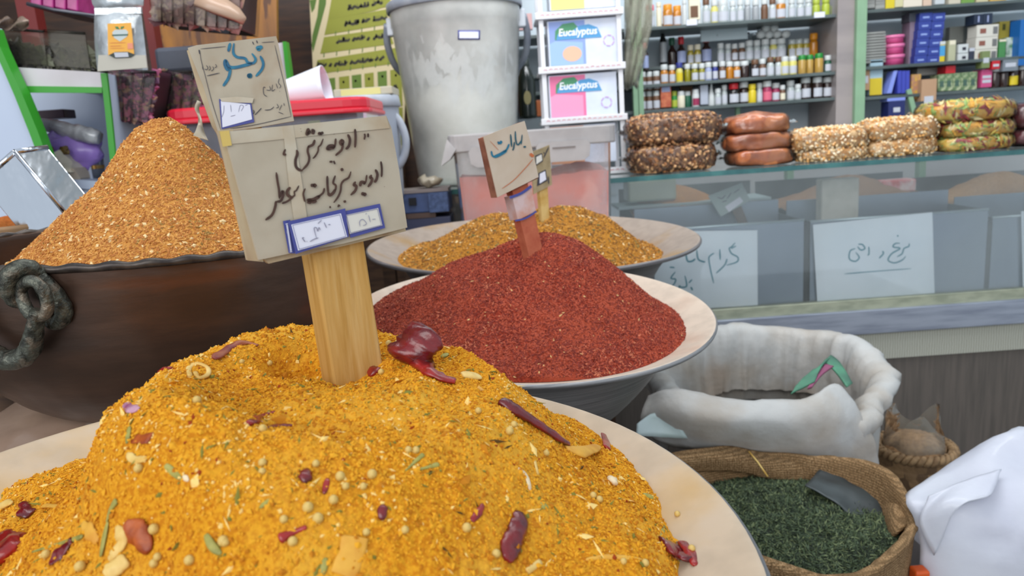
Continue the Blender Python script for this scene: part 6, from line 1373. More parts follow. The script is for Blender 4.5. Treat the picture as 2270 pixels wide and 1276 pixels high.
# ---- right bay goods
def sb(n, l, c, a, b, x, y, m, z0=None, Y=SY + 0.02, d=0.06, parts=(), group=None):
    return simple_box(n, l, c, 1850 + a * .2352, b * .2352, 1850 + x * .2352, y * .2352, Y, d, m, group, 0.001, parts=parts)
m_trayg = mat('grey_tray', S(150, 150, 146), 0.5, col2=S(110, 110, 108), scale=120, stretch=(0.1, 0.1, 1))
for k in range(11):
    sb('foil_tray', 'thin grey pack in the stack by the green post, %s from the top' % ORD[k], 'pack', 290 + (k * 7) % 5, 300 + 27 * k, 482 + (k * 5) % 7, 322 + 27 * k, m_trayg, group='grey packs stacked by the post')
pk = mat('pink_tub', S(216, 92, 146), 0.4, col2=S(196, 70, 124), scale=20)
for k, (a, b) in enumerate(((320, 398), (402, 500), (504, 606))):
    q0, q1, q2_ = at(1850 + 600 * .2352, a * .2352, SY + 0.04), at(1850 + 600 * .2352, b * .2352, SY + 0.04), 0
    r = 100 * .2352 * SY / FPX; t = thing('pink_tub', 'bright pink ribbed tub, ' + ['top', 'middle', 'bottom'][k] + ' of the stack of three', 'tub', (q1[0], SY + 0.04 + r, q1[2]), 'pink tubs')
    hh_ = q0[2] - q1[2]
    MB().lathe([(0, 0), (r * 0.9, 0), (r * 0.92, hh_ * 0.6)], (q1[0], SY + 0.04 + r, q1[2]), 24).build('tub_body', pk, t)
    MB().lathe([(r * 0.92, hh_ * 0.6), (r, hh_ * 0.62), (r, hh_ * 0.95), (0, hh_ * 0.98)], (q1[0], SY + 0.04 + r, q1[2]), 24).build('lid', mat('pink_lid', S(226, 120, 166), 0.35), t)
sb('carton', 'plain grey-mauve carton beside the blue boxes', 'box', 706, 205, 780, 606, mat('mauve_carton', S(128, 112, 128), 0.6), Y=SY + 0.05)
sb('carton', 'dark grey carton on top of the grey-mauve carton', 'box', 706, 120, 800, 203, mat('dark_grey_carton', S(84, 88, 98), 0.6), Y=SY + 0.05)
m_bluebox = mat('blue_box', S(46, 62, 142), 0.45)
m_bluetxt = mat('blue_box_print', S(140, 160, 214), 0.5)
for k in range(6):
    for c_ in (0, 1):
        x0 = 752 + c_ * 122 + (5 - k) * 10.5; y0 = 120 + k * 80.5
        sb('blue_box', 'small dark blue box, %s from the top in the %s column' % (ORD[k], 'left' if c_ == 0 else 'right'), 'box', x0, y0, x0 + 118, y0 + 78, m_bluebox, parts=[(0.25, 0.35, 0.75, 0.55, m_bluetxt, 'printed_band')], group='dark blue boxes')
sb('slim_bottle', 'small blue and yellow bottle right of the blue boxes', 'bottle', 990, 390, 1040, 586, pm('y'), parts=[(0, 0.85, 1, 1, pm('w'), 'cap'), (0.02, 0.3, 0.98, 0.8, mat('sky_label', S(70, 150, 200), 0.5), 'label')], d=0.03)
sb('pale_bottle', 'pale greenish bottle beside the blue and yellow one', 'bottle', 1075, 380, 1142, 584, mat('pale_greenish', S(176, 176, 146), 0.3), parts=[(0.1, 0.8, 0.9, 1, pm('cr'), 'cap')], d=0.04)
sb('white_box', 'small white box, upper of two stacked', 'box', 1168, 415, 1262, 498, pm('w'), parts=[(0.4, 0.3, 0.75, 0.65, m_darkink, 'printed_spot')], group='two small white boxes')
sb('white_box', 'small white box, lower of two stacked', 'box', 1164, 502, 1260, 578, pm('w'), parts=[(0.4, 0.3, 0.75, 0.65, m_darkink, 'printed_spot')], group='two small white boxes')
sb('dark_tin', 'dark tin with a pale lid beside the small white boxes', 'tin', 1268, 452, 1318, 572, mat('dark_tin_paint', S(50, 54, 70), 0.4), parts=[(0, 0.75, 1, 1, m_lab, 'lid')])
sb('grey_pouch', 'upright grey foil pouch at the back of the right bay', 'pouch', 1085, 250, 1215, 410, mat('grey_foil', S(136, 138, 132), 0.35), Y=3.08, d=0.03)
sb('grey_pouch', 'darker grey pouch beside the stacked white cartons', 'pouch', 1218, 240, 1322, 448, mat('dark_foil', S(100, 106, 104), 0.4), Y=3.08, d=0.03)
for k in range(3):
    sb('white_carton', 'white carton with dark print, ' + ['top', 'middle', 'bottom'][k] + ' of three stacked', 'box', 1342 - 10 * k, 232 + 116 * k, 1546 - 8 * k, 345 + 116 * k, mat('white_carton_card', S(206, 202, 192), 0.6), parts=[(0.15, 0.3, 0.42, 0.7, mat('faded_brown_print', S(136, 84, 72), 0.6), 'printed_picture'), (0.75, 0.2, 0.95, 0.8, mat('grey_print', S(110, 110, 110), 0.6), 'printed_text')], group='white cartons')
for k in range(2): sb('dark_box', 'small dark box on the white cartons, ' + ('left' if k == 0 else 'right') + ' one', 'box', 1318 + 88 * k, 132 - 8 * k, 1402 + 88 * k, 228, mat('dark_navy_box', S(28, 40, 62), 0.4), parts=[(0.4, 0.2, 0.55, 0.8, pm('lb'), 'printed_band')], group='two dark boxes')
sb('yellow_box', 'yellow upright box behind the white cartons', 'box', 1552, 200, 1648, 366, mat('mustard_box', S(186, 170, 70), 0.5), parts=[(0.3, 0.5, 0.6, 0.85, mat('olive_print', S(90, 90, 40), 0.6), 'printed_picture')], Y=3.06)
sb('green_box', 'green box between the white cartons and the right edge', 'box', 1550, 372, 1612, 566, mat('leafy_box', S(70, 132, 76), 0.5), parts=[(0, 0.9, 1, 1, pm('cr'), 'lid')])
sb('floral_pack', 'white and green patterned pack near the right edge', 'pack', 1618, 350, 1742, 545, mat('floral_print', S(196, 206, 196), 0.5, col2=S(84, 132, 96), scale=45), Y=SY + 0.04)
sb('blue_pack', 'tall bright blue pack at the right edge', 'pack', 1744, 180, 1900, 612, mat('bright_blue_pack', S(30, 100, 170), 0.4), Y=SY + 0.0)
sb('navy_pack', 'dark teal pack behind the bright blue one', 'pack', 1660, 190, 1744, 345, mat('dark_teal_pack', S(30, 70, 96), 0.5), Y=3.1)
for i, (a, b, c_, d_, m, ms, w) in enumerate([(300, -60, 382, 66, 'grey_tray', None, 'grey'), (388, -40, 476, 72, 'grey_tray', None, 'striped grey'), (484, -60, 568, 68, None, S(206, 186, 40), 'yellow'), (572, -60, 648, 52, None, S(196, 190, 150), 'cream'), (652, -80, 828, 50, None, S(216, 206, 190), 'wide ivory'),
        (838, -60, 916, 44, None, S(206, 180, 160), 'beige'), (950, -60, 1040, 26, None, S(190, 196, 200), 'silver grey'), (1080, -60, 1190, 30, None, S(196, 188, 170), 'tan'), (1200, -60, 1320, 20, None, S(110, 150, 70), 'green'), (1340, -60, 1450, 24, None, S(196, 186, 150), 'straw coloured'), (1470, -60, 1620, 12, None, S(206, 170, 90), 'gold')]):
    sb('carton', w + ' carton on the top shelf of the right bay', 'box', a, b, c_, d_ + 14, _MC[m] if m else mat(w.replace(' ', '_') + '_carton', ms, 0.6), group='cartons on the top right shelf')
# lowest shelf of the right bay
m_kraft = mat('kraft', S(178, 142, 112), 0.8)
sb('kraft_box', 'kraft box with a white tag beside the green post', 'box', 250, 630, 332, 850, m_kraft, parts=[(0, 0.3, 0.8, 0.62, m_lab, 'tag')])
sb('tissue_box', 'tall pale blue and yellow box hanging over the shelf edge', 'box', 334, 555, 454, 894, mat('sky_box', S(156, 182, 196), 0.4), parts=[(0, 0, 0.95, 0.47, mat('mustard_panel', S(200, 176, 40), 0.5), 'yellow_panel')])
m_bl = mat('royal_blue', S(60, 70, 170), 0.4); m_bl2 = mat('periwinkle', S(130, 146, 220), 0.4)
for k in range(4):
    x0 = 560 + 38 * k; q = [at(1850 + a * .2352, b * .2352, SY + 0.01) for a, b in ((x0, 668), (x0 + 34, 664), (x0 + 30 - (52 if k == 0 else 0), 876), (x0 - 4 - (62 if k == 0 else 0), 880))]
    tag(MB().slab(q, (0, 0.05, 0)).build('blue_sleeve', m_bl2 if k == 0 else m_bl), 'upright ' + ('light' if k == 0 else 'royal') + ' blue sleeve packet, ' + ORD[k] + ' from the left', 'packet', 'blue sleeve packets')
for k, (a, b, c_, d_) in enumerate([(500, 915, 668, 950), (508, 952, 664, 1100)]):
    sb('blue_tub' if k else 'blue_dish', 'dark blue tub with a pale label under the blue sleeves' if k else 'bright blue flat dish resting on the dark blue tub', 'tub' if k else 'dish', a, b, c_, d_, mat('ink_blue', S(34, 42, 96), 0.35) if k else m_bl2, parts=[(0.3, 0.3, 0.7, 0.6, m_lab, 'label')] if k else (), Y=SY + 0.0)
sb('kraft_box', 'kraft box with a hanging white price card', 'box', 820, 745, 962, 950, m_kraft, parts=[(0.2, -0.18, 0.8, 0.22, m_lab, 'price_card')], Y=SY - 0.01)
sb('candy_pack', 'small orange and yellow pack left of the kraft box', 'pack', 724, 700, 812, 930, mat('candy_pack_foil', S(168, 120, 100), 0.5, col2=S(200, 160, 60), scale=60))
m_gb = mat('green_white_carton', S(96, 122, 84), 0.5, col2=S(190, 196, 160), scale=60)
for k, a in enumerate((978, 1046, 1122, 1198, 1272)):
    sb('green_pack', 'green and white pack in a row, %s from the left' % ORD[k], 'pack', a, 700 - 6 * k, a + 72, 858 - 3 * k, m_gb, parts=[(0.2, 0.25, 0.7, 0.6, mat('grey_green_print', S(70, 96, 84), 0.5), 'printed_oval')], group='green and white packs')
sb('red_tin', 'small flat red tin on the green and white packs', 'tin', 1050, 620, 1140, 690, pm('r'))
sb('paper_packet', 'white crumpled paper packet on the lowest shelf', 'packet', 780, 640, 1016, 706, mat('white_paper_pack', S(200, 200, 194), 0.6), Y=3.06)
sb('pink_carton', 'pink and white carton on the lowest shelf of the right bay', 'box', 1384, 652, 1484, 822, mat('rose_carton', S(200, 80, 130), 0.45), parts=[(0.1, 0.25, 0.9, 0.42, m_lab, 'printed_band'), (0.1, 0.5, 0.9, 0.66, m_lab, 'printed_band')])
for k, (px, lab) in enumerate([(1530, None), (1612, None), (1702, 'y'), (1792, None)]):
    bottle(px, 86, 200, 'w', 'db', lab, zD2, SY + 0.02, 'white-lidded dark jar on the lowest right shelf, %s from the left' % ORD[k] + (' with a yellow label' if lab else ''), 'dark jars at the lower right', S0=0.2352, X0=1850, style='j')
for k, (a, b, c_, d_, m, w) in enumerate([(1392, 480, 1466, 640, mat('olive_jar', S(118, 132, 84), 0.3), 'olive green'), (1484, 572, 1560, 650, pm('r'), 'red'), (1590, 540, 1730, 668, mat('slate_tin', S(120, 128, 136), 0.4), 'slate grey')]):
    sb('small_tin', w + ' tin standing over the dark jars at the lower right', 'tin', a, b, c_, d_, m, Y=SY + 0.0, d=0.04, parts=[(0.15, 0.3, 0.85, 0.6, m_lab, 'label')])

# ---- things between bucket and rack
bq = at(1172, 262, 2.72)
t = thing('shampoo_bottle', 'dark green and black bottle with an oval label, right of the big bucket', 'bottle', (bq[0], 2.75, bq[2]))
hz_ = at(1172, 122, 2.72)[2] - bq[2]; r = 0.032
MB().lathe([(0, 0), (r, 0), (r * 1.02, 0.01), (r, hz_ * 0.6), (r * 0.6, hz_ * 0.78), (r * 0.4, hz_ * 0.84)], (bq[0], 2.75, bq[2]), 24).build('glass_body', mat('dark_bottle', S(26, 34, 30), 0.2, coat=0.5), t)
MB().lathe([(r * 0.45, hz_ * 0.84), (r * 0.45, hz_), (0, hz_)], (bq[0], 2.75, bq[2]), 18).build('cap', mat('dark_cap', S(40, 48, 44), 0.4), t)
V = [(bq[0] + 0.013 * math.cos(a), 2.75 - r * 1.06, bq[2] + hz_ * 0.33 + 0.024 * math.sin(a)) for a in np.linspace(0, 6.2832, 20, endpoint=False)]
MB().slab(V, (0, 0.004, 0)).build('oval_label', mat('oval_label_print', S(150, 140, 96), 0.5), t)
tag(MB().box((bq[0] - 0.12, 2.722, 0), (bq[0] + 0.14, 2.86, bq[2] - 0.001)).build('side_table', mat('grey_table_paint', S(120, 130, 136), 0.5)), 'narrow grey table behind the counter carrying the dark bottle', 'table')
simple_box('orange_pack', 'small orange pack partly behind the dark green bottle', 'pack', 1186, 222, 1202, 258, 2.78, 0.02, mat('orange_pack_foil', S(176, 96, 50), 0.5))
simple_box('pink_pack', 'pink and white pack on the shelf right of the bucket', 'pack', 1150, 30, 1180, 66, SY + 0.03, 0.03, mat('pinkish_pack', S(200, 160, 160), 0.5))

# ================================================================== DISPENSER RACK WITH PRINTED CARTONS
yk2 = 2.33
m_rack = mat('white_rack_plastic', S(214, 214, 218), 0.4)
xr0, xr1 = at(1197, 200, yk2)[0], at(1387, 200, yk2)[0]
rk = thing('dispenser_rack', 'white four-tier dispenser rack of cartons standing on the counter', 'rack', ((xr0 + xr1) / 2, yk2 + 0.08, z_t1 + 0.001))
zz = [at(1290, y, yk2)[2] for y in (30, 151, 265, 372)]; zz[3] = z_t1 + 0.012
m_redtxt = mat('faded_red_print', S(206, 120, 130), 0.6)
for k, z in enumerate(zz):
    MB().box((xr0, yk2 - 0.004, z - 0.010), (xr1, yk2 + 0.15, z + 0.001)).build('tier', m_rack, rk, bevel=0.002)
    fr_ = MB().box((xr0 - 0.002, yk2 - 0.008, z - 0.010), (xr1 + 0.002, yk2 - 0.003, z + 0.010)).build('front_rail', m_rack, rk, bevel=0.002)
    st = []; pr = proj(np.array([[xr0 + 0.012, yk2 - 0.008, z], [xr1 - 0.012, yk2 - 0.008, z]])); r_ = random.Random(k)
    for i in range(15):
        u = (i + 0.15) / 15; v = (i + 0.85) / 15; P = lambda w: pr[0, :2] * (1 - w) + pr[1, :2] * w
        st.append((1.3, [tuple(P(u)), tuple(P((u + v) / 2) + np.array([0, -2.0 * r_.random() - 1])), tuple(P(v) + np.array([0, r_.random() * 2 - 1]))]))
    ink('script', st, np.array([0, yk2 - 0.008, 0]), npc, m_redtxt, fr_, 0.0006)
for x in (xr0 + 0.008, xr1 - 0.020):
    for y in (yk2, yk2 + 0.14): MB().box((x, y, z_t1 + 0.001), (x + 0.014, y + 0.008, zz[0] + 0.14)).build('upright', m_rack, rk, bevel=0.001)
def text(name, body, p, h, m, parent, shear=0.0, ext=0.0005, w=None):
    c = bpy.data.curves.new(name, 'FONT'); c.body = body; c.size = h; c.shear = shear; c.extrude = ext; c.offset = h * 0.02
    o = bpy.data.objects.new(name, c); COL.objects.link(o)
    me = bpy.data.meshes.new_from_object(o); bpy.data.objects.remove(o, do_unlink=True)
    X = np.array([v.co[:] for v in me.vertices]); sx = (w / (X[:, 0].max() - X[:, 0].min())) if w else 1
    V = np.c_[p[0] + X[:, 0] * sx, p[1] - X[:, 2], p[2] + X[:, 1]]
    return link_mesh(name, V, [tuple(q.vertices) for q in me.polygons], m, None, parent)
m_white = mat('white_print', S(240, 242, 246), 0.5)
def euc(px0, py0, px1, py1, base, col, name, label):
    y = yk2 + 0.012; a, b = at(px0, (py0 + py1) / 2, y), at(px1, (py0 + py1) / 2, y); zt2, zb2 = at((px0 + px1) / 2, py0, y)[2], at((px0 + px1) / 2, py1, y)[2]
    t = thing('soap_carton', label, 'box', ((a[0] + b[0]) / 2, y + 0.06, zb2)); W = b[0] - a[0]; H = zt2 - zb2
    MB().box((a[0], y, zb2), (b[0], y + 0.12, zt2)).build('carton', mat('carton_white', S(216, 222, 236), 0.3, col2=S(206, 214, 232), scale=20, coat=0.3), t, bevel=0.001)
    def F(pts, m, o=0.0006, nm='printed_field', lb=None):
        q = MB().slab([(a[0] + W * u, y - o, zb2 + H * v) for u, v in pts], (0, o, 0)).build(nm, m, t)
        if lb: q['label'] = lb
    F([(0.02, 0.02), (0.54, 0.02), (0.54, 0.98), (0.02, 0.98)], col)
    F([(0.02, 0.02), (0.50, 0.02), (0.50, 0.50), (0.10, 0.56), (0.02, 0.50)], mat('pale_' + name + '_print', base, 0.4), 0.0009)
    F([(0.10, 0.58), (0.11, 0.78), (0.22, 0.92), (0.38, 0.94), (0.46, 0.80), (0.46, 0.58)], mat('leaf_print', S(70, 140, 100), 0.4), 0.0012, 'green_mark')
    F([(0.12, 0.58), (0.78, 0.58), (0.72, 0.80), (0.60, 0.88), (0.46, 0.86), (0.36, 0.76), (0.14, 0.70)], mat('banner_blue', S(80, 150, 200), 0.4), 0.0016, 'blue_banner')
    tx = text('lettering', 'Eucalyptus', (a[0] + W * 0.15, y - 0.0022, zb2 + H * 0.66), 0.030, m_white, t, 0.15, w=W * 0.56)
    tx['label'] = 'white printed word'
    return t, a, W, zb2, H, y, F
r1 = euc(1215, 42, 1368, 144, S(150, 180, 224), mat('carton_blue', S(134, 156, 214), 0.35, coat=0.3), 'blue', 'white and blue printed carton in the second tier of the rack')
r1[6]([(0.30 + 0.14 * math.cos(a) + 0.04, 0.26 + 0.17 * math.sin(a)) for a in np.linspace(0, 6.2832, 18, endpoint=False)], mat('peach_oval', S(224, 178, 150), 0.4), 0.0014, 'peach_oval')
r2 = euc(1217, 163, 1368, 258, S(228, 150, 186), mat('carton_pink', S(226, 112, 156), 0.35, coat=0.3), 'pink', 'white and pink printed carton in the third tier of the rack')
for r_, cxy, cc in ((r1, (0.88, 0.50), S(190, 150, 206)), (r2, (0.84, 0.30), S(206, 110, 160))):
    V = []; t_, a, W, z0, H, y, F = r_; K = 24
    mb = MB()
    for k in range(K):
        if k % 4 == 3: continue
        t0, t1 = 2 * math.pi * k / K, 2 * math.pi * (k + 1) / K
        mb.slab([(a[0] + W * cxy[0] + rr * math.cos(tt), y - 0.0014, z0 + H * cxy[1] + rr * math.sin(tt)) for rr, tt in ((0.014, t0), (0.017, t0), (0.017, t1), (0.014, t1))], (0, 0.0014, 0))
    mb.build('ring_emblem', mat('emblem_print', cc, 0.5), t_)
simple_box('soap_carton', 'yellow and white printed carton in the top tier of the rack', 'box', 1216, -70, 1366, 20, yk2 + 0.012, 0.12, mat('carton_white', S(216, 222, 236)), parts=[(0.02, 0.02, 0.52, 0.98, mat('lemon_print', S(226, 220, 130), 0.4), 'printed_field')])
simple_box('soap_carton', 'orange and white printed carton in the lowest tier of the rack', 'box', 1218, 276, 1366, 362, yk2 + 0.012, 0.12, mat('carton_white', S(216, 222, 236)), parts=[(0.02, 0.02, 0.52, 0.98, mat('tangerine_print', S(222, 150, 100), 0.4), 'printed_field')])
# plastic bag draped beside the rack
V = []
for i in range(14):
    for j in range(9):
        u, v = i / 13, j / 8; w = (1 - 0.55 * max(0, u - 0.45) / 0.55)
        q = at(1384 + 62 * v * w, -60 + 255 * u + 6 * math.sin(v * 7), 2.56 + 0.02 * math.sin(v * 9 + u * 5)); V.append(q)
tag(MB().grid(V, 14, 9).build('hanging_bag', glass('olive_film', (0.80, 0.80, 0.72), 0.55, S(168, 166, 150), 0.15, 1.35, crinkle=0.5, cscale=30), solid=0.001), 'cloudy plastic bag hanging down right of the dispenser rack', 'bag')
# ================================================================== LEFT SIDE: GREEN-EDGED DISPLAY UNIT
m_mel = mat('white_melamine', S(190, 202, 222), 0.45, col2=S(184, 196, 218), scale=3)
m_mel2 = mat('ivory_melamine', S(206, 200, 206), 0.5, col2=S(190, 184, 186), scale=6)
m_edge = mat('green_edge_band', S(52, 150, 40), 0.4)
yl = 1.58
t = thing('display_shelf', 'white display shelf unit with bright green edge banding at the left', 'shelf', (at(120, 400, yl)[0], 1.8, 0.0))
def S_(pts, y, d, nm, m, par=None, **k): return MB().slab([at(a, b, y) for a, b in pts], (0, d, 0)).build(nm, m, par or t, **k)
S_([(-160, 60), (-14, 60), (0, 118), (112, 396), (150, 500), (-160, 520)], yl - 0.03, 0.025, 'slanted_side_panel', m_mel)
S_([(-14, 62), (0, 104), (22, 152), (48, 206), (84, 292), (112, 370), (150, 470), (138, 474), (98, 382), (64, 292), (32, 212), (6, 152), (-12, 112), (-26, 66)], yl - 0.034, 0.029, 'green_edge', m_edge)
S_([(20, 148), (222, 160), (226, 194), (42, 191)], yl, 0.30, 'shelf_board', m_mel2)
S_([(38, 190), (226, 193), (226, 206), (44, 205)], yl - 0.004, 0.006, 'green_edge', m_edge)
S_([(223, 162), (236, 162), (246, 250), (254, 330), (262, 420), (250, 420), (241, 330), (233, 250)], yl - 0.004, 0.006, 'green_edge', m_edge)
S_([(224, 163), (235, 163), (245, 250), (253, 330), (261, 420), (251, 420), (242, 330), (234, 250)], yl + 0.003, 0.29, 'divider_panel', m_mel)
S_([(30, 200), (232, 204), (250, 420), (262, 560), (90, 560)], yl + 0.30, 0.012, 'back_panel', m_mel)
S_([(86, 392), (250, 404), (254, 424), (90, 410)], yl + 0.05, 0.25, 'lower_board', m_mel)
MB().box((at(60, 500, yl + .1)[0], yl + 0.06, 0), (at(240, 500, yl + .1)[0], yl + 0.30, at(150, 420, yl + .1)[2])).build('plinth', m_mel, t)
S_([(612, 96), (628, 94), (636, 150), (644, 215), (650, 260), (612, 262)], 2.2, 0.02, 'far_panel', m_mel2)
S_([(626, 92), (634, 92), (642, 150), (650, 214), (656, 262), (648, 262), (640, 210), (632, 150)], 2.195, 0.03, 'green_edge', m_edge)
# red uprights and wire shelf
m_redp = mat('dark_red_post', S(108, 22, 22), 0.5)
for k, (pts, y) in enumerate([([(44, -60), (84, -60), (84, 70), (82, 150), (56, 150)], 2.1), ([(322, 44), (340, 42), (348, 110), (352, 178), (328, 176)], 2.1)]):
    x0, x1 = at(pts[0][0], 60, y)[0], at(pts[1][0], 60, y)[0]
    tag(MB().box((x0, y, 0), (x1, y + 0.04, 2.3)).build('red_post', m_redp), 'dark red upright post, ' + ('left' if k == 0 else 'right') + ' of two behind the clear bins', 'post', 'dark red upright posts')
m_wire = mat('grey_wire', S(90, 90, 98), 0.35, 0.5)
t = thing('wire_tray', 'grey wire tray edge holding the magenta packets at the top left', 'tray', at(130, 30, 1.7))
MB().tube([at(60, 8, 1.7), at(120, 22, 1.7), at(214, 36, 1.7)], 0.004, 8).build('front_wire', m_wire, t)
MB().tube([at(60, 8, 1.7) + [0, .2, 0], at(214, 36, 1.7) + [0, .2, 0]], 0.004, 8).build('rear_wire', m_wire, t)
MB().slab([at(60, 9, 1.7), at(214, 37, 1.7), at(214, 37, 1.7) + [0, .2, 0], at(60, 9, 1.7) + [0, .2, 0]], (0, 0, -0.004)).build('tray_floor', m_wire, t)
mgm = mat('magenta_film', S(150, 24, 106), 0.3, col2=S(180, 50, 130), scale=30, coat=0.3)
for k in range(4):
    a = 66 + 27 * k
    tag(MB().slab([at(x, y, 1.71) for x, y in [(a, -60), (a + 25, -60), (a + 25, 12 + (a - 40) * 0.13), (a, 9 + (a - 60) * 0.13)]], (0, 0.12, 0)).build('magenta_packet', mgm, bevel=0.003), 'magenta packet in the wire tray at the top left, %s from the left' % ORD[k], 'packet', 'magenta packets')
# clear bins
m_bin = glass('clear_bin', (0.98, 0.98, 0.97), 0.035, S(170, 168, 160), 0.08, 1.5, dscale=14, gloss=0.25)
m_bin2 = glass('dusty_clear_bin', (0.93, 0.93, 0.90), 0.10, S(130, 126, 116), 0.12, 1.5, dscale=10, gloss=0.15)
def clearbin(name, label, pts, y, d, cm, cn, topv=0.55, cols=None, ribs=0, gl=None, seed=0, gs=(0.009, 0.008, 0.007), n=500, group=None, cat='bin'):
    """pts: front face corners in photo px (tl, tr, br, bl)"""
    P = [at(a, b, y) for a, b in pts]; c = sum(P) / 4; t = thing(name, label, cat, (c[0], y + d / 2, min(p[2] for p in P)), group)
    D = np.array([0, d, 0]); th = 0.0025; tl, tr, br, bl = P; g = gl or m_bin
    m = MB(); m.slab(P, (0, th, 0)); m.slab([p + D for p in P], (0, -th, 0))
    m.add([tl, bl, bl + D, tl + D], [(0, 1, 2, 3)]); m.add([tr, br, br + D, tr + D], [(0, 1, 2, 3)]); m.add([bl, br, br + D, bl + D], [(0, 1, 2, 3)]); m.build('bin_shell', g, t)
    R_ = MB(); R_.tube([tl, tr], 0.003, 6).build('front_lip', g, t)
    for k in range(ribs):
        u = (k + 1) / (ribs + 1); MB().tube([tl * (1 - u) + tr * u + [0, -0.002, 0], bl * (1 - u) + br * u + [0, -0.002, 0]], 0.0016, 6).build('rib', g, t)
    # contents: lumpy block with pieces
    I = []; nu, nv = 22, 14; V = []
    for yy in (0.006, d - 0.006):
        for i in range(nu):
            for j in range(nv):
                u = 0.03 + 0.94 * i / (nu - 1); v = 0.03 + topv * j / (nv - 1) * (1 + 0.18 * math.sin(u * 7 + seed))
                V.append((bl * (1 - u) + br * u) * (1 - v) + (tl * (1 - u) + tr * u) * v + np.array([0, yy, 0]))
    V = np.array(V); h = nu * nv; F = []
    for s in (0, h):
        for i in range(nu - 1):
            for j in range(nv - 1): F.append((s + i * nv + j, s + (i + 1) * nv + j, s + (i + 1) * nv + j + 1, s + i * nv + j + 1))
    for i in range(nu - 1): F.append((i * nv + nv - 1, (i + 1) * nv + nv - 1, h + (i + 1) * nv + nv - 1, h + i * nv + nv - 1)); F.append((i * nv, (i + 1) * nv, h + (i + 1) * nv, h + i * nv))
    for j in range(nv - 1): F.append((j, j + 1, h + j + 1, h + j)); F.append(((nu - 1) * nv + j, (nu - 1) * nv + j + 1, h + (nu - 1) * nv + j + 1, h + (nu - 1) * nv + j))
    F = np.array(F); Pp = V[rng.integers(0, h, n)] + rng.normal(size=(n, 3)) * 0.002 + np.array([0, 0.006, 0]); v, f, mm = grains(Pp, np.tile([0, -1.0, 0], (n, 1)), np.array(gs)[None] * (0.6 + 0.8 * rng.random((n, 1))), rng.integers(1, len(cols) + 1, n), 1.2)
    v[:, 1] = np.maximum(v[:, 1], y + th + 0.0008)
    o = link_mesh(cn, np.concatenate([V, v]), [F, f + len(V)], [cm] + cols, np.concatenate([np.zeros(len(F), int), mm]), t, False); o['kind'] = 'stuff'
    return t
rose = [mat('rosebud_pink', S(156, 78, 116), 0.6), mat('rosebud_plum', S(92, 48, 80), 0.6), mat('rosebud_tan', S(150, 112, 92), 0.6), mat('rosebud_dark', S(66, 40, 54), 0.7), mat('rosebud_rose', S(178, 100, 122), 0.6)]
rb0 = mat('rosebud_mass', S(84, 50, 70), 0.8)
clearbin('clear_bin', 'clear ribbed bin of dried purple rosebuds below the silver pouch', [(240, 158), (346, 160), (326, 272), (256, 264)], 1.62, 0.16, rb0, 'dried_rosebuds', 0.92, rose, 3, n=700, group='clear bins of rosebuds')
clearbin('clear_bin', 'clear ribbed bin of mixed purple buds, further right behind the square sign', [(342, 160), (450, 158), (446, 238), (330, 262)], 1.70, 0.14, rb0, 'dried_rosebuds', 0.85, rose + [mat('bud_green', S(100, 104, 74), 0.6)], 4, n=600, group='clear bins of rosebuds')
leafy = [mat('dried_leaf_grey', S(96, 92, 82), 0.6), mat('dried_leaf_dark', S(60, 58, 54), 0.6), mat('dried_leaf_olive', S(84, 86, 66), 0.6)]
lm0 = mat('dried_leaf_mass', S(74, 70, 64), 0.8)
clearbin('clear_bin', 'dusty clear bin of dark dried leaves at the left, left half', [(-10, 62), (96, 70), (104, 144), (18, 142)], 1.62, 0.16, lm0, 'dried_leaves', 0.45, leafy, 0, m_bin2, n=260, group='dusty bins of leaves', gs=(0.016, 0.010, 0.004))
clearbin('clear_bin', 'dusty clear bin of dark dried leaves, right half beside the silver pouch', [(98, 68), (188, 74), (200, 152), (106, 145)], 1.63, 0.16, lm0, 'dried_leaves', 0.4, leafy, 0, m_bin2, n=260, group='dusty bins of leaves', gs=(0.016, 0.010, 0.004))
pinkt = [mat('dusty_pink_petal', S(160, 116, 110), 0.6), mat('tan_petal', S(176, 146, 124), 0.6), mat('mauve_petal', S(124, 84, 88), 0.6)]
clearbin('clear_bin', 'long clear ribbed bin of pinkish petals hanging at the top', [(330, -60), (536, -70), (528, 64), (336, 46)], 1.75, 0.14, mat('petal_mass', S(128, 96, 90), 0.8), 'dried_petals', 0.98, pinkt, 7, n=500, group=None, gs=(0.014, 0.010, 0.004))
tag(MB().grid([at(x, y, 1.72 + 0.02 * math.sin(i)) for i, (x, y) in enumerate([(440, -20), (490, -8), (530, 20), (546, 40), (430, 10), (470, 26), (520, 44), (538, 54)])], 2, 4).build('petal_packet', mat('peach_packet', S(176, 146, 124), 0.3), solid=0.01), 'peach coloured packet poking out at the end of the long petal bin', 'packet')
# grey box behind and amber wood panel
simple_box('grey_box', 'slate grey storage box between the red post and the square sign', 'box', 342, 102, 452, 160, 1.95, 0.2, mat('slate_box', S(96, 102, 116), 0.5, col2=S(80, 86, 98), scale=5), None, 0.01)
tag(MB().slab([at(a, b, 2.5) for a, b in [(344, -80), (612, -80), (614, 110), (346, 118)]], (0, 0.02, 0)).build('wood_board', mat('amber_wood_board', S(112, 68, 26), 0.45, col2=S(160, 104, 30), scale=3, stretch=(5, 1, 1), col3=S(84, 46, 20), scale3=8)), 'amber stained wood board on the rear wall, upper left', 'board')
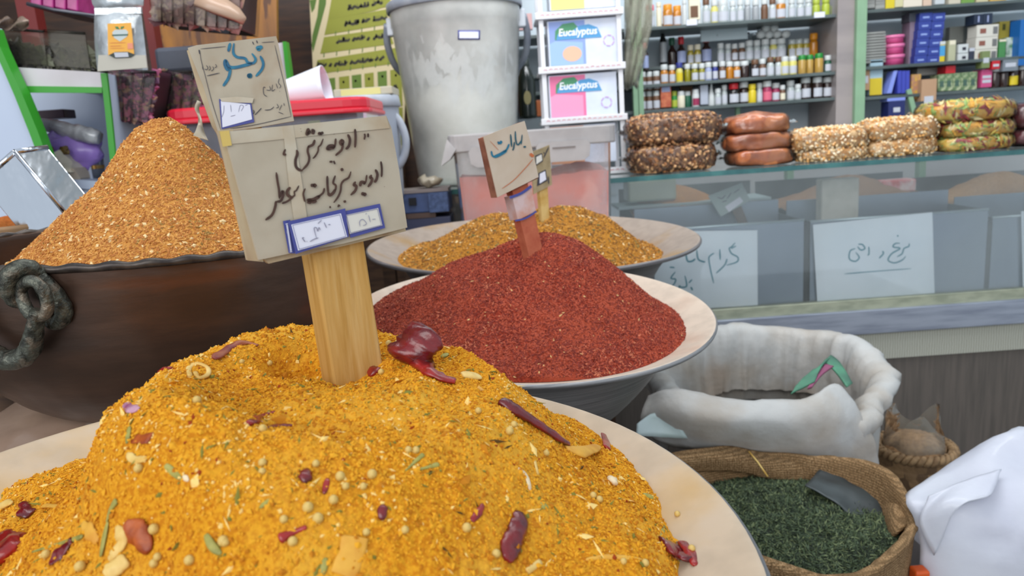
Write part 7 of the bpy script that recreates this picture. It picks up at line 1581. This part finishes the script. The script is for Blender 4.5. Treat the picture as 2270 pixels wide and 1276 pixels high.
# silver pouch with the orange label
yp2 = 1.54; m_silver = mat('silver_foil', S(206, 212, 216), 0.22, 0.45, col2=S(134, 140, 144), scale=14, mix=(0.35, 0.65), bump=0.5, bscale=18, bdist=0.01)
pz = at(265, 156, yp2)
t = thing('foil_pouch', 'silver foil pouch with an orange label standing on the white shelf', 'pouch', (pz[0], yp2 + 0.02, pz[2]))
V = []; nu, nv = 20, 18
for side in (0, 1):
    for i in range(nu):
        for j in range(nv):
            u = i / (nu - 1); v = j / (nv - 1); pl = 210 + 6 * u - 4 * math.sin(u * 3); pr_ = 312 + 16 * u; bul = math.sin(math.pi * v) ** 0.6 * math.sin(min(1, u * 1.25) * math.pi * 0.5) ** 0.7
            q = at(pl + (pr_ - pl) * v, 18 + 136 * u + 2 * math.sin(v * 9), yp2 + 0.02); q = q + np.array([0, (-1 if side == 0 else 1) * 0.020 * bul, 0]); V.append(q)
m = MB(); m.grid(V[:nu * nv], nu, nv); m.grid(V[nu * nv:], nu, nv); m.build('foil_body', m_silver, t)
MB().slab([at(a, b, yp2 + 0.014) for a, b in [(209, 18), (312, 16), (313, 30), (210, 33)]], (0, 0.006, 0)).build('crimped_seal', m_silver, t)
MB().slab([at(a, b, yp2 - 0.004) for a, b in [(218, 122), (322, 122), (326, 150), (216, 158)]], (0, 0.003, 0)).build('base_fold', mat('dusty_fold', S(186, 182, 170), 0.6), t)
npp = np.array([0, -1.0, 0]); pL = np.array([0, yp2 - 0.004, 0]); oL, sL = (0, 0), 340 / 2270
lab = patch('orange_label', P2(oL, sL, [(1590, 350), (1940, 335), (1985, 800), (1600, 815)]), pL, npp, mat('orange_label_print', S(232, 168, 60), 0.5), t, 0.001)
patch('shield_mark', P2(oL, sL, [(1660, 480), (1700, 440), (1860, 436), (1895, 470), (1880, 540), (1775, 612), (1690, 560)]), pL, npp, mat('shield_print', S(190, 200, 200), 0.5), lab, 0.0014)
patch('shield_band', P2(oL, sL, [(1655, 512), (1895, 504), (1892, 524), (1660, 532)]), pL, npp, mat('deep_green_print', S(20, 84, 74), 0.5), lab, 0.0018)
patch('leaf_mark', P2(oL, sL, [(1700, 395), (1740, 392), (1772, 432), (1720, 428)]), pL, npp, mat('leaf_mark_print', S(40, 120, 70), 0.5), lab, 0.0018)
patch('leaf_mark', P2(oL, sL, [(1830, 388), (1836, 400), (1800, 430), (1782, 430), (1790, 395)]), pL, npp, mat('leaf_mark_print', S(40, 120, 70), 0.5), lab, 0.0018)
ink('printed_lines', [(1.3, [(1620, 636), (1860, 630)]), (1.3, [(1625, 684), (1800, 678)]), (1.0, [(1630, 716), (1840, 712)])], pL, npp, mat('brick_print', S(196, 104, 60), 0.5), lab, 0.0018, org=oL, sc=sL)
patch('pink_mark', P2(oL, sL, [(1886, 640), (1960, 634), (1972, 720), (1890, 726)]), pL, npp, mat('pink_mark_print', S(224, 140, 110), 0.5), lab, 0.0018)
patch('dark_badge', P2(oL, sL, [(1610, 815), (1700, 770), (1890, 765), (2000, 806), (1930, 850), (1700, 862)]), pL, npp, mat('dark_badge_print', S(30, 44, 40), 0.5), t, 0.0016)
patch('badge_field', P2(oL, sL, [(1686, 778), (1890, 774), (1904, 840), (1706, 850)]), pL, npp, m_lab, t, 0.0022)
# silver pouch top behind it with a green print
tag(MB().grid([at(x, y, 1.60 + 0.012 * (i % 3)) for i, (x, y) in enumerate([(196, -40), (250, -30), (320, -40), (205, 8), (262, 4), (318, 12), (214, 24), (262, 20), (312, 20)])], 3, 3).build('foil_pouch', m_silver, solid=0.006), 'crumpled silver pouch hanging behind the orange-labelled pouch', 'pouch')
# crumpled film on the left bin
V = [];
for i in range(8):
    for j in range(12):
        u, v = i / 7, j / 11; V.append(at(-10 + 74 * v, 40 + 24 * u + 5 * math.sin(v * 14 + u * 3), 1.60 + 0.012 * math.sin(v * 11 + u * 6)))
tag(MB().grid(V, 8, 12).build('crumpled_film', mat('shiny_crumpled_film', S(150, 130, 116), 0.15, 0.3, bump=0.6, bscale=60)), 'crumpled shiny film lying on the dusty leaf bin', 'film')
# things inside the green-edged compartment
yc = yl + 0.08
simple_box('maroon_packet', 'dark maroon flat packet at the back of the green-edged compartment', 'packet', 60, 244, 142, 264, yl + 0.2, 0.05, mat('deep_maroon', S(56, 22, 42), 0.4), None, 0.002)
sp = [at(64, 272, yc + .05), at(110, 278, yc + .04), at(160, 292, yc + .02), at(200, 300, yc), at(222, 306, yc)]
tag(MB().tube(smoothpath(sp, 6), [0.010, 0.014, 0.017, 0.018, 0.017, 0.014], 16, flat=1.0, lump=0.25).build('foil_roll', mat('pale_foil', S(206, 208, 214), 0.25, 0.1, col2=S(150, 152, 158), scale=26, bump=0.5, bscale=40, coat=0.3)), 'long crinkled silver foil packet lying across the compartment', 'packet')
m_lil = mat('lilac_plastic', S(170, 140, 222), 0.35, col2=S(140, 106, 196), scale=9, bump=0.5, bscale=20, coat=0.3)
def blob(name, label, cat, c, r, m, amp=0.25, seed=0, s=30, nu=24, nv=36):
    V = []
    for i in range(nu):
        ph = math.pi * i / (nu - 1)
        for j in range(nv):
            th = 2 * math.pi * j / nv; V.append((math.sin(ph) * math.cos(th), math.sin(ph) * math.sin(th), -math.cos(ph)))
    D = np.array(V); V = np.asarray(c) + D * np.asarray(r) * (1 + amp * fbm(D * 1.5 + seed, 1.4, 3))[:, None]
    V[:, 2] = np.maximum(V[:, 2], c[2] - r[2] * 0.9)
    return tag(MB().grid(V, nu, nv, wrap=True).build(name, m), label, cat)
blob('plastic_bag', 'lilac plastic bag with a gold flower print in the compartment', 'bag', at(150, 336, yc + .03), (0.076, 0.03, 0.052), m_lil, 0.3, 3)
m_gold = mat('gold_flower_print', S(120, 96, 40), 0.5, col2=S(60, 40, 20), scale=60)
for k, (px, py) in enumerate([(108, 332), (142, 334)]):
    blob('paper_flower', 'small gold brown paper flower on the lilac bag, ' + ('left' if k == 0 else 'right') + ' one', 'flower', at(px, py, yc - 0.02), (0.011, 0.004, 0.009), m_gold, 0.6, k)
m_pap = mat('cream_paper_bag', S(226, 218, 200), 0.75, col2=S(186, 178, 158), scale=12, bump=0.3, bscale=16, bdist=0.01)
def crumple(name, label, cat, pts, y, d, m, seed=0):
    """faceted paper shape"""
    F_ = [at(a, b, y + (0.02 * ((i * 7 + seed) % 3) - 0.02)) for i, (a, b) in enumerate(pts)]; c = sum(F_) / len(F_) + np.array([0, -0.02, 0]); B_ = [p + np.array([0, d, 0]) for p in F_]; cb = sum(B_) / len(B_)
    n = len(F_); V = [c] + F_ + B_ + [cb]; F = []
    for i in range(n):
        j = (i + 1) % n; F += [(0, 1 + i, 1 + j), (1 + i, 1 + n + i, 1 + n + j, 1 + j), (2 * n + 1, 1 + n + j, 1 + n + i)]
    return tag(MB().add(V, F).build(name, m), label, cat)
crumple('paper_bag', 'folded cream paper bag in front of the lilac bag', 'bag', [(96, 350), (130, 332), (160, 358), (156, 382), (120, 392), (104, 384)], yc - 0.03, 0.05, m_pap)
crumple('paper_bag', 'lower crumpled beige paper bag below the folded cream one', 'bag', [(126, 390), (160, 372), (178, 394), (176, 430), (150, 452), (132, 420)], yc - 0.02, 0.05, mat('beige_paper_bag', S(206, 190, 170), 0.75), 2)
simple_box('white_carton', 'narrow white carton beside the beige paper bag', 'box', 178, 352, 204, 424, yc + 0.02, 0.04, mat('cool_white_card', S(186, 194, 214), 0.6))
t = thing('glass_tumbler', 'clear glass tumbler with a metallic band at the right of the compartment', 'glass', at(216, 400, yc + .03))
gq = at(216, 392, yc + .04); gt = at(212, 336, yc + .04)[2]
MB().lathe([(0.0, 0), (0.016, 0), (0.019, gt - gq[2])], gq, 28).build('tumbler', glass('tumbler_glass', (0.9, 0.92, 0.92), 0.1, S(200, 206, 206), 0.03, 1.5), t)
MB().lathe([(0.0175, 0.018), (0.0180, 0.026)], gq, 28).build('metal_band', mat('gold_band', S(190, 150, 90), 0.2, 0.9), t)

# ================================================================== LEFT FRONT: STEEL SCOOP AND THE NEIGHBOUR BOWL
m_steel2 = mat('polished_steel', S(206, 210, 218), 0.14, 1.0, bump=0.6, bscale=7, stretch=(3.2, 1, 1), bdist=0.01)
nc = at(-70, 560, 0.98); Rn = 0.105
t = thing('small_bowl', 'dusty beige bowl of orange powder left of the copper bowl', 'bowl', (nc[0], nc[1] + 0.05, nc[2] - 0.08))
cN = nc + np.array([0, 0.05, 0.03])
MB().lathe([(0, -0.08), (0.05, -0.078), (0.085, -0.04), (Rn, 0), (Rn + 0.004, 0.003), (Rn + 0.005, -0.002), (0.09, -0.045), (0.055, -0.084), (0, -0.086)], cN, 64).build('body', mat('dusty_beige_bowl', S(140, 120, 96), 0.6, col2=S(170, 130, 90), scale=30), t)
V = []
for i in range(30):
    for j in range(60):
        r = (Rn - 0.006) * i / 29; th = 2 * math.pi * j / 60; V.append(cN + np.array([r * math.cos(th), r * math.sin(th), -0.010 + 0.020 * math.cos(i / 29 * 1.6) + 0.003 * vn([[r * math.cos(th) * 60, r * math.sin(th) * 60, 1]])[0]]))
o = MB().grid(V, 30, 60, wrap=True).build('rust_powder_heap', powder('rust_powder', S(186, 104, 48), S(150, 74, 30), S(196, 120, 60), 300)); tag(o, 'rust orange powder in the small beige bowl at the left', 'spice', None, 'stuff')
# box-shaped scoop standing in the powder, leaning left
def onl(px, py, y): return at(px, py, y)
t = thing('steel_scoop', 'shiny rectangular steel scoop leaning in the powder at the far left', 'scoop', at(110, 490, 1.0))
y0, y1 = 0.97, 1.05
F_ = [at(-45, 405, y0), at(34, 336, y0), at(152, 480, y0), at(76, 550, y0)]
Bk = [p + np.array([0.012, 0.048, 0.004]) for p in F_]
th = 0.004
mb = MB(); mb.slab(F_, (0, 0.002, 0)); mb.slab([F_[1], Bk[1], Bk[2], F_[2]], (-0.002, 0, 0.0)); mb.slab([Bk[0], Bk[1], Bk[2], Bk[3]], (0, 0.002, 0)); mb.slab([F_[0], Bk[0], Bk[3], F_[3]], (0.002, 0, 0)); mb.slab([F_[2], Bk[2], Bk[3], F_[3]], (0, 0, 0.002))
mb.build('box_body', m_steel2, t, bevel=0.0015)
e = MB()
for a, b in ((F_[0], F_[1]), (F_[1], Bk[1]), (Bk[1], Bk[0]), (Bk[0], F_[0])): e.tube([a, b], 0.0035, 10)
e.build('rolled_rim', m_steel2, t)
e = MB(); e.tube([F_[1] + [0.0, -0.001, 0], F_[2] + [0, -0.001, 0]], 0.003, 10); e.build('side_seam', m_steel2, t)
stand('wooden_stand', 'wooden stand under the small beige bowl at the left', (cN[0] - 0.06, cN[1] - 0.06, 0), (cN[0] + 0.06, cN[1] + 0.06, cN[2] - 0.087))
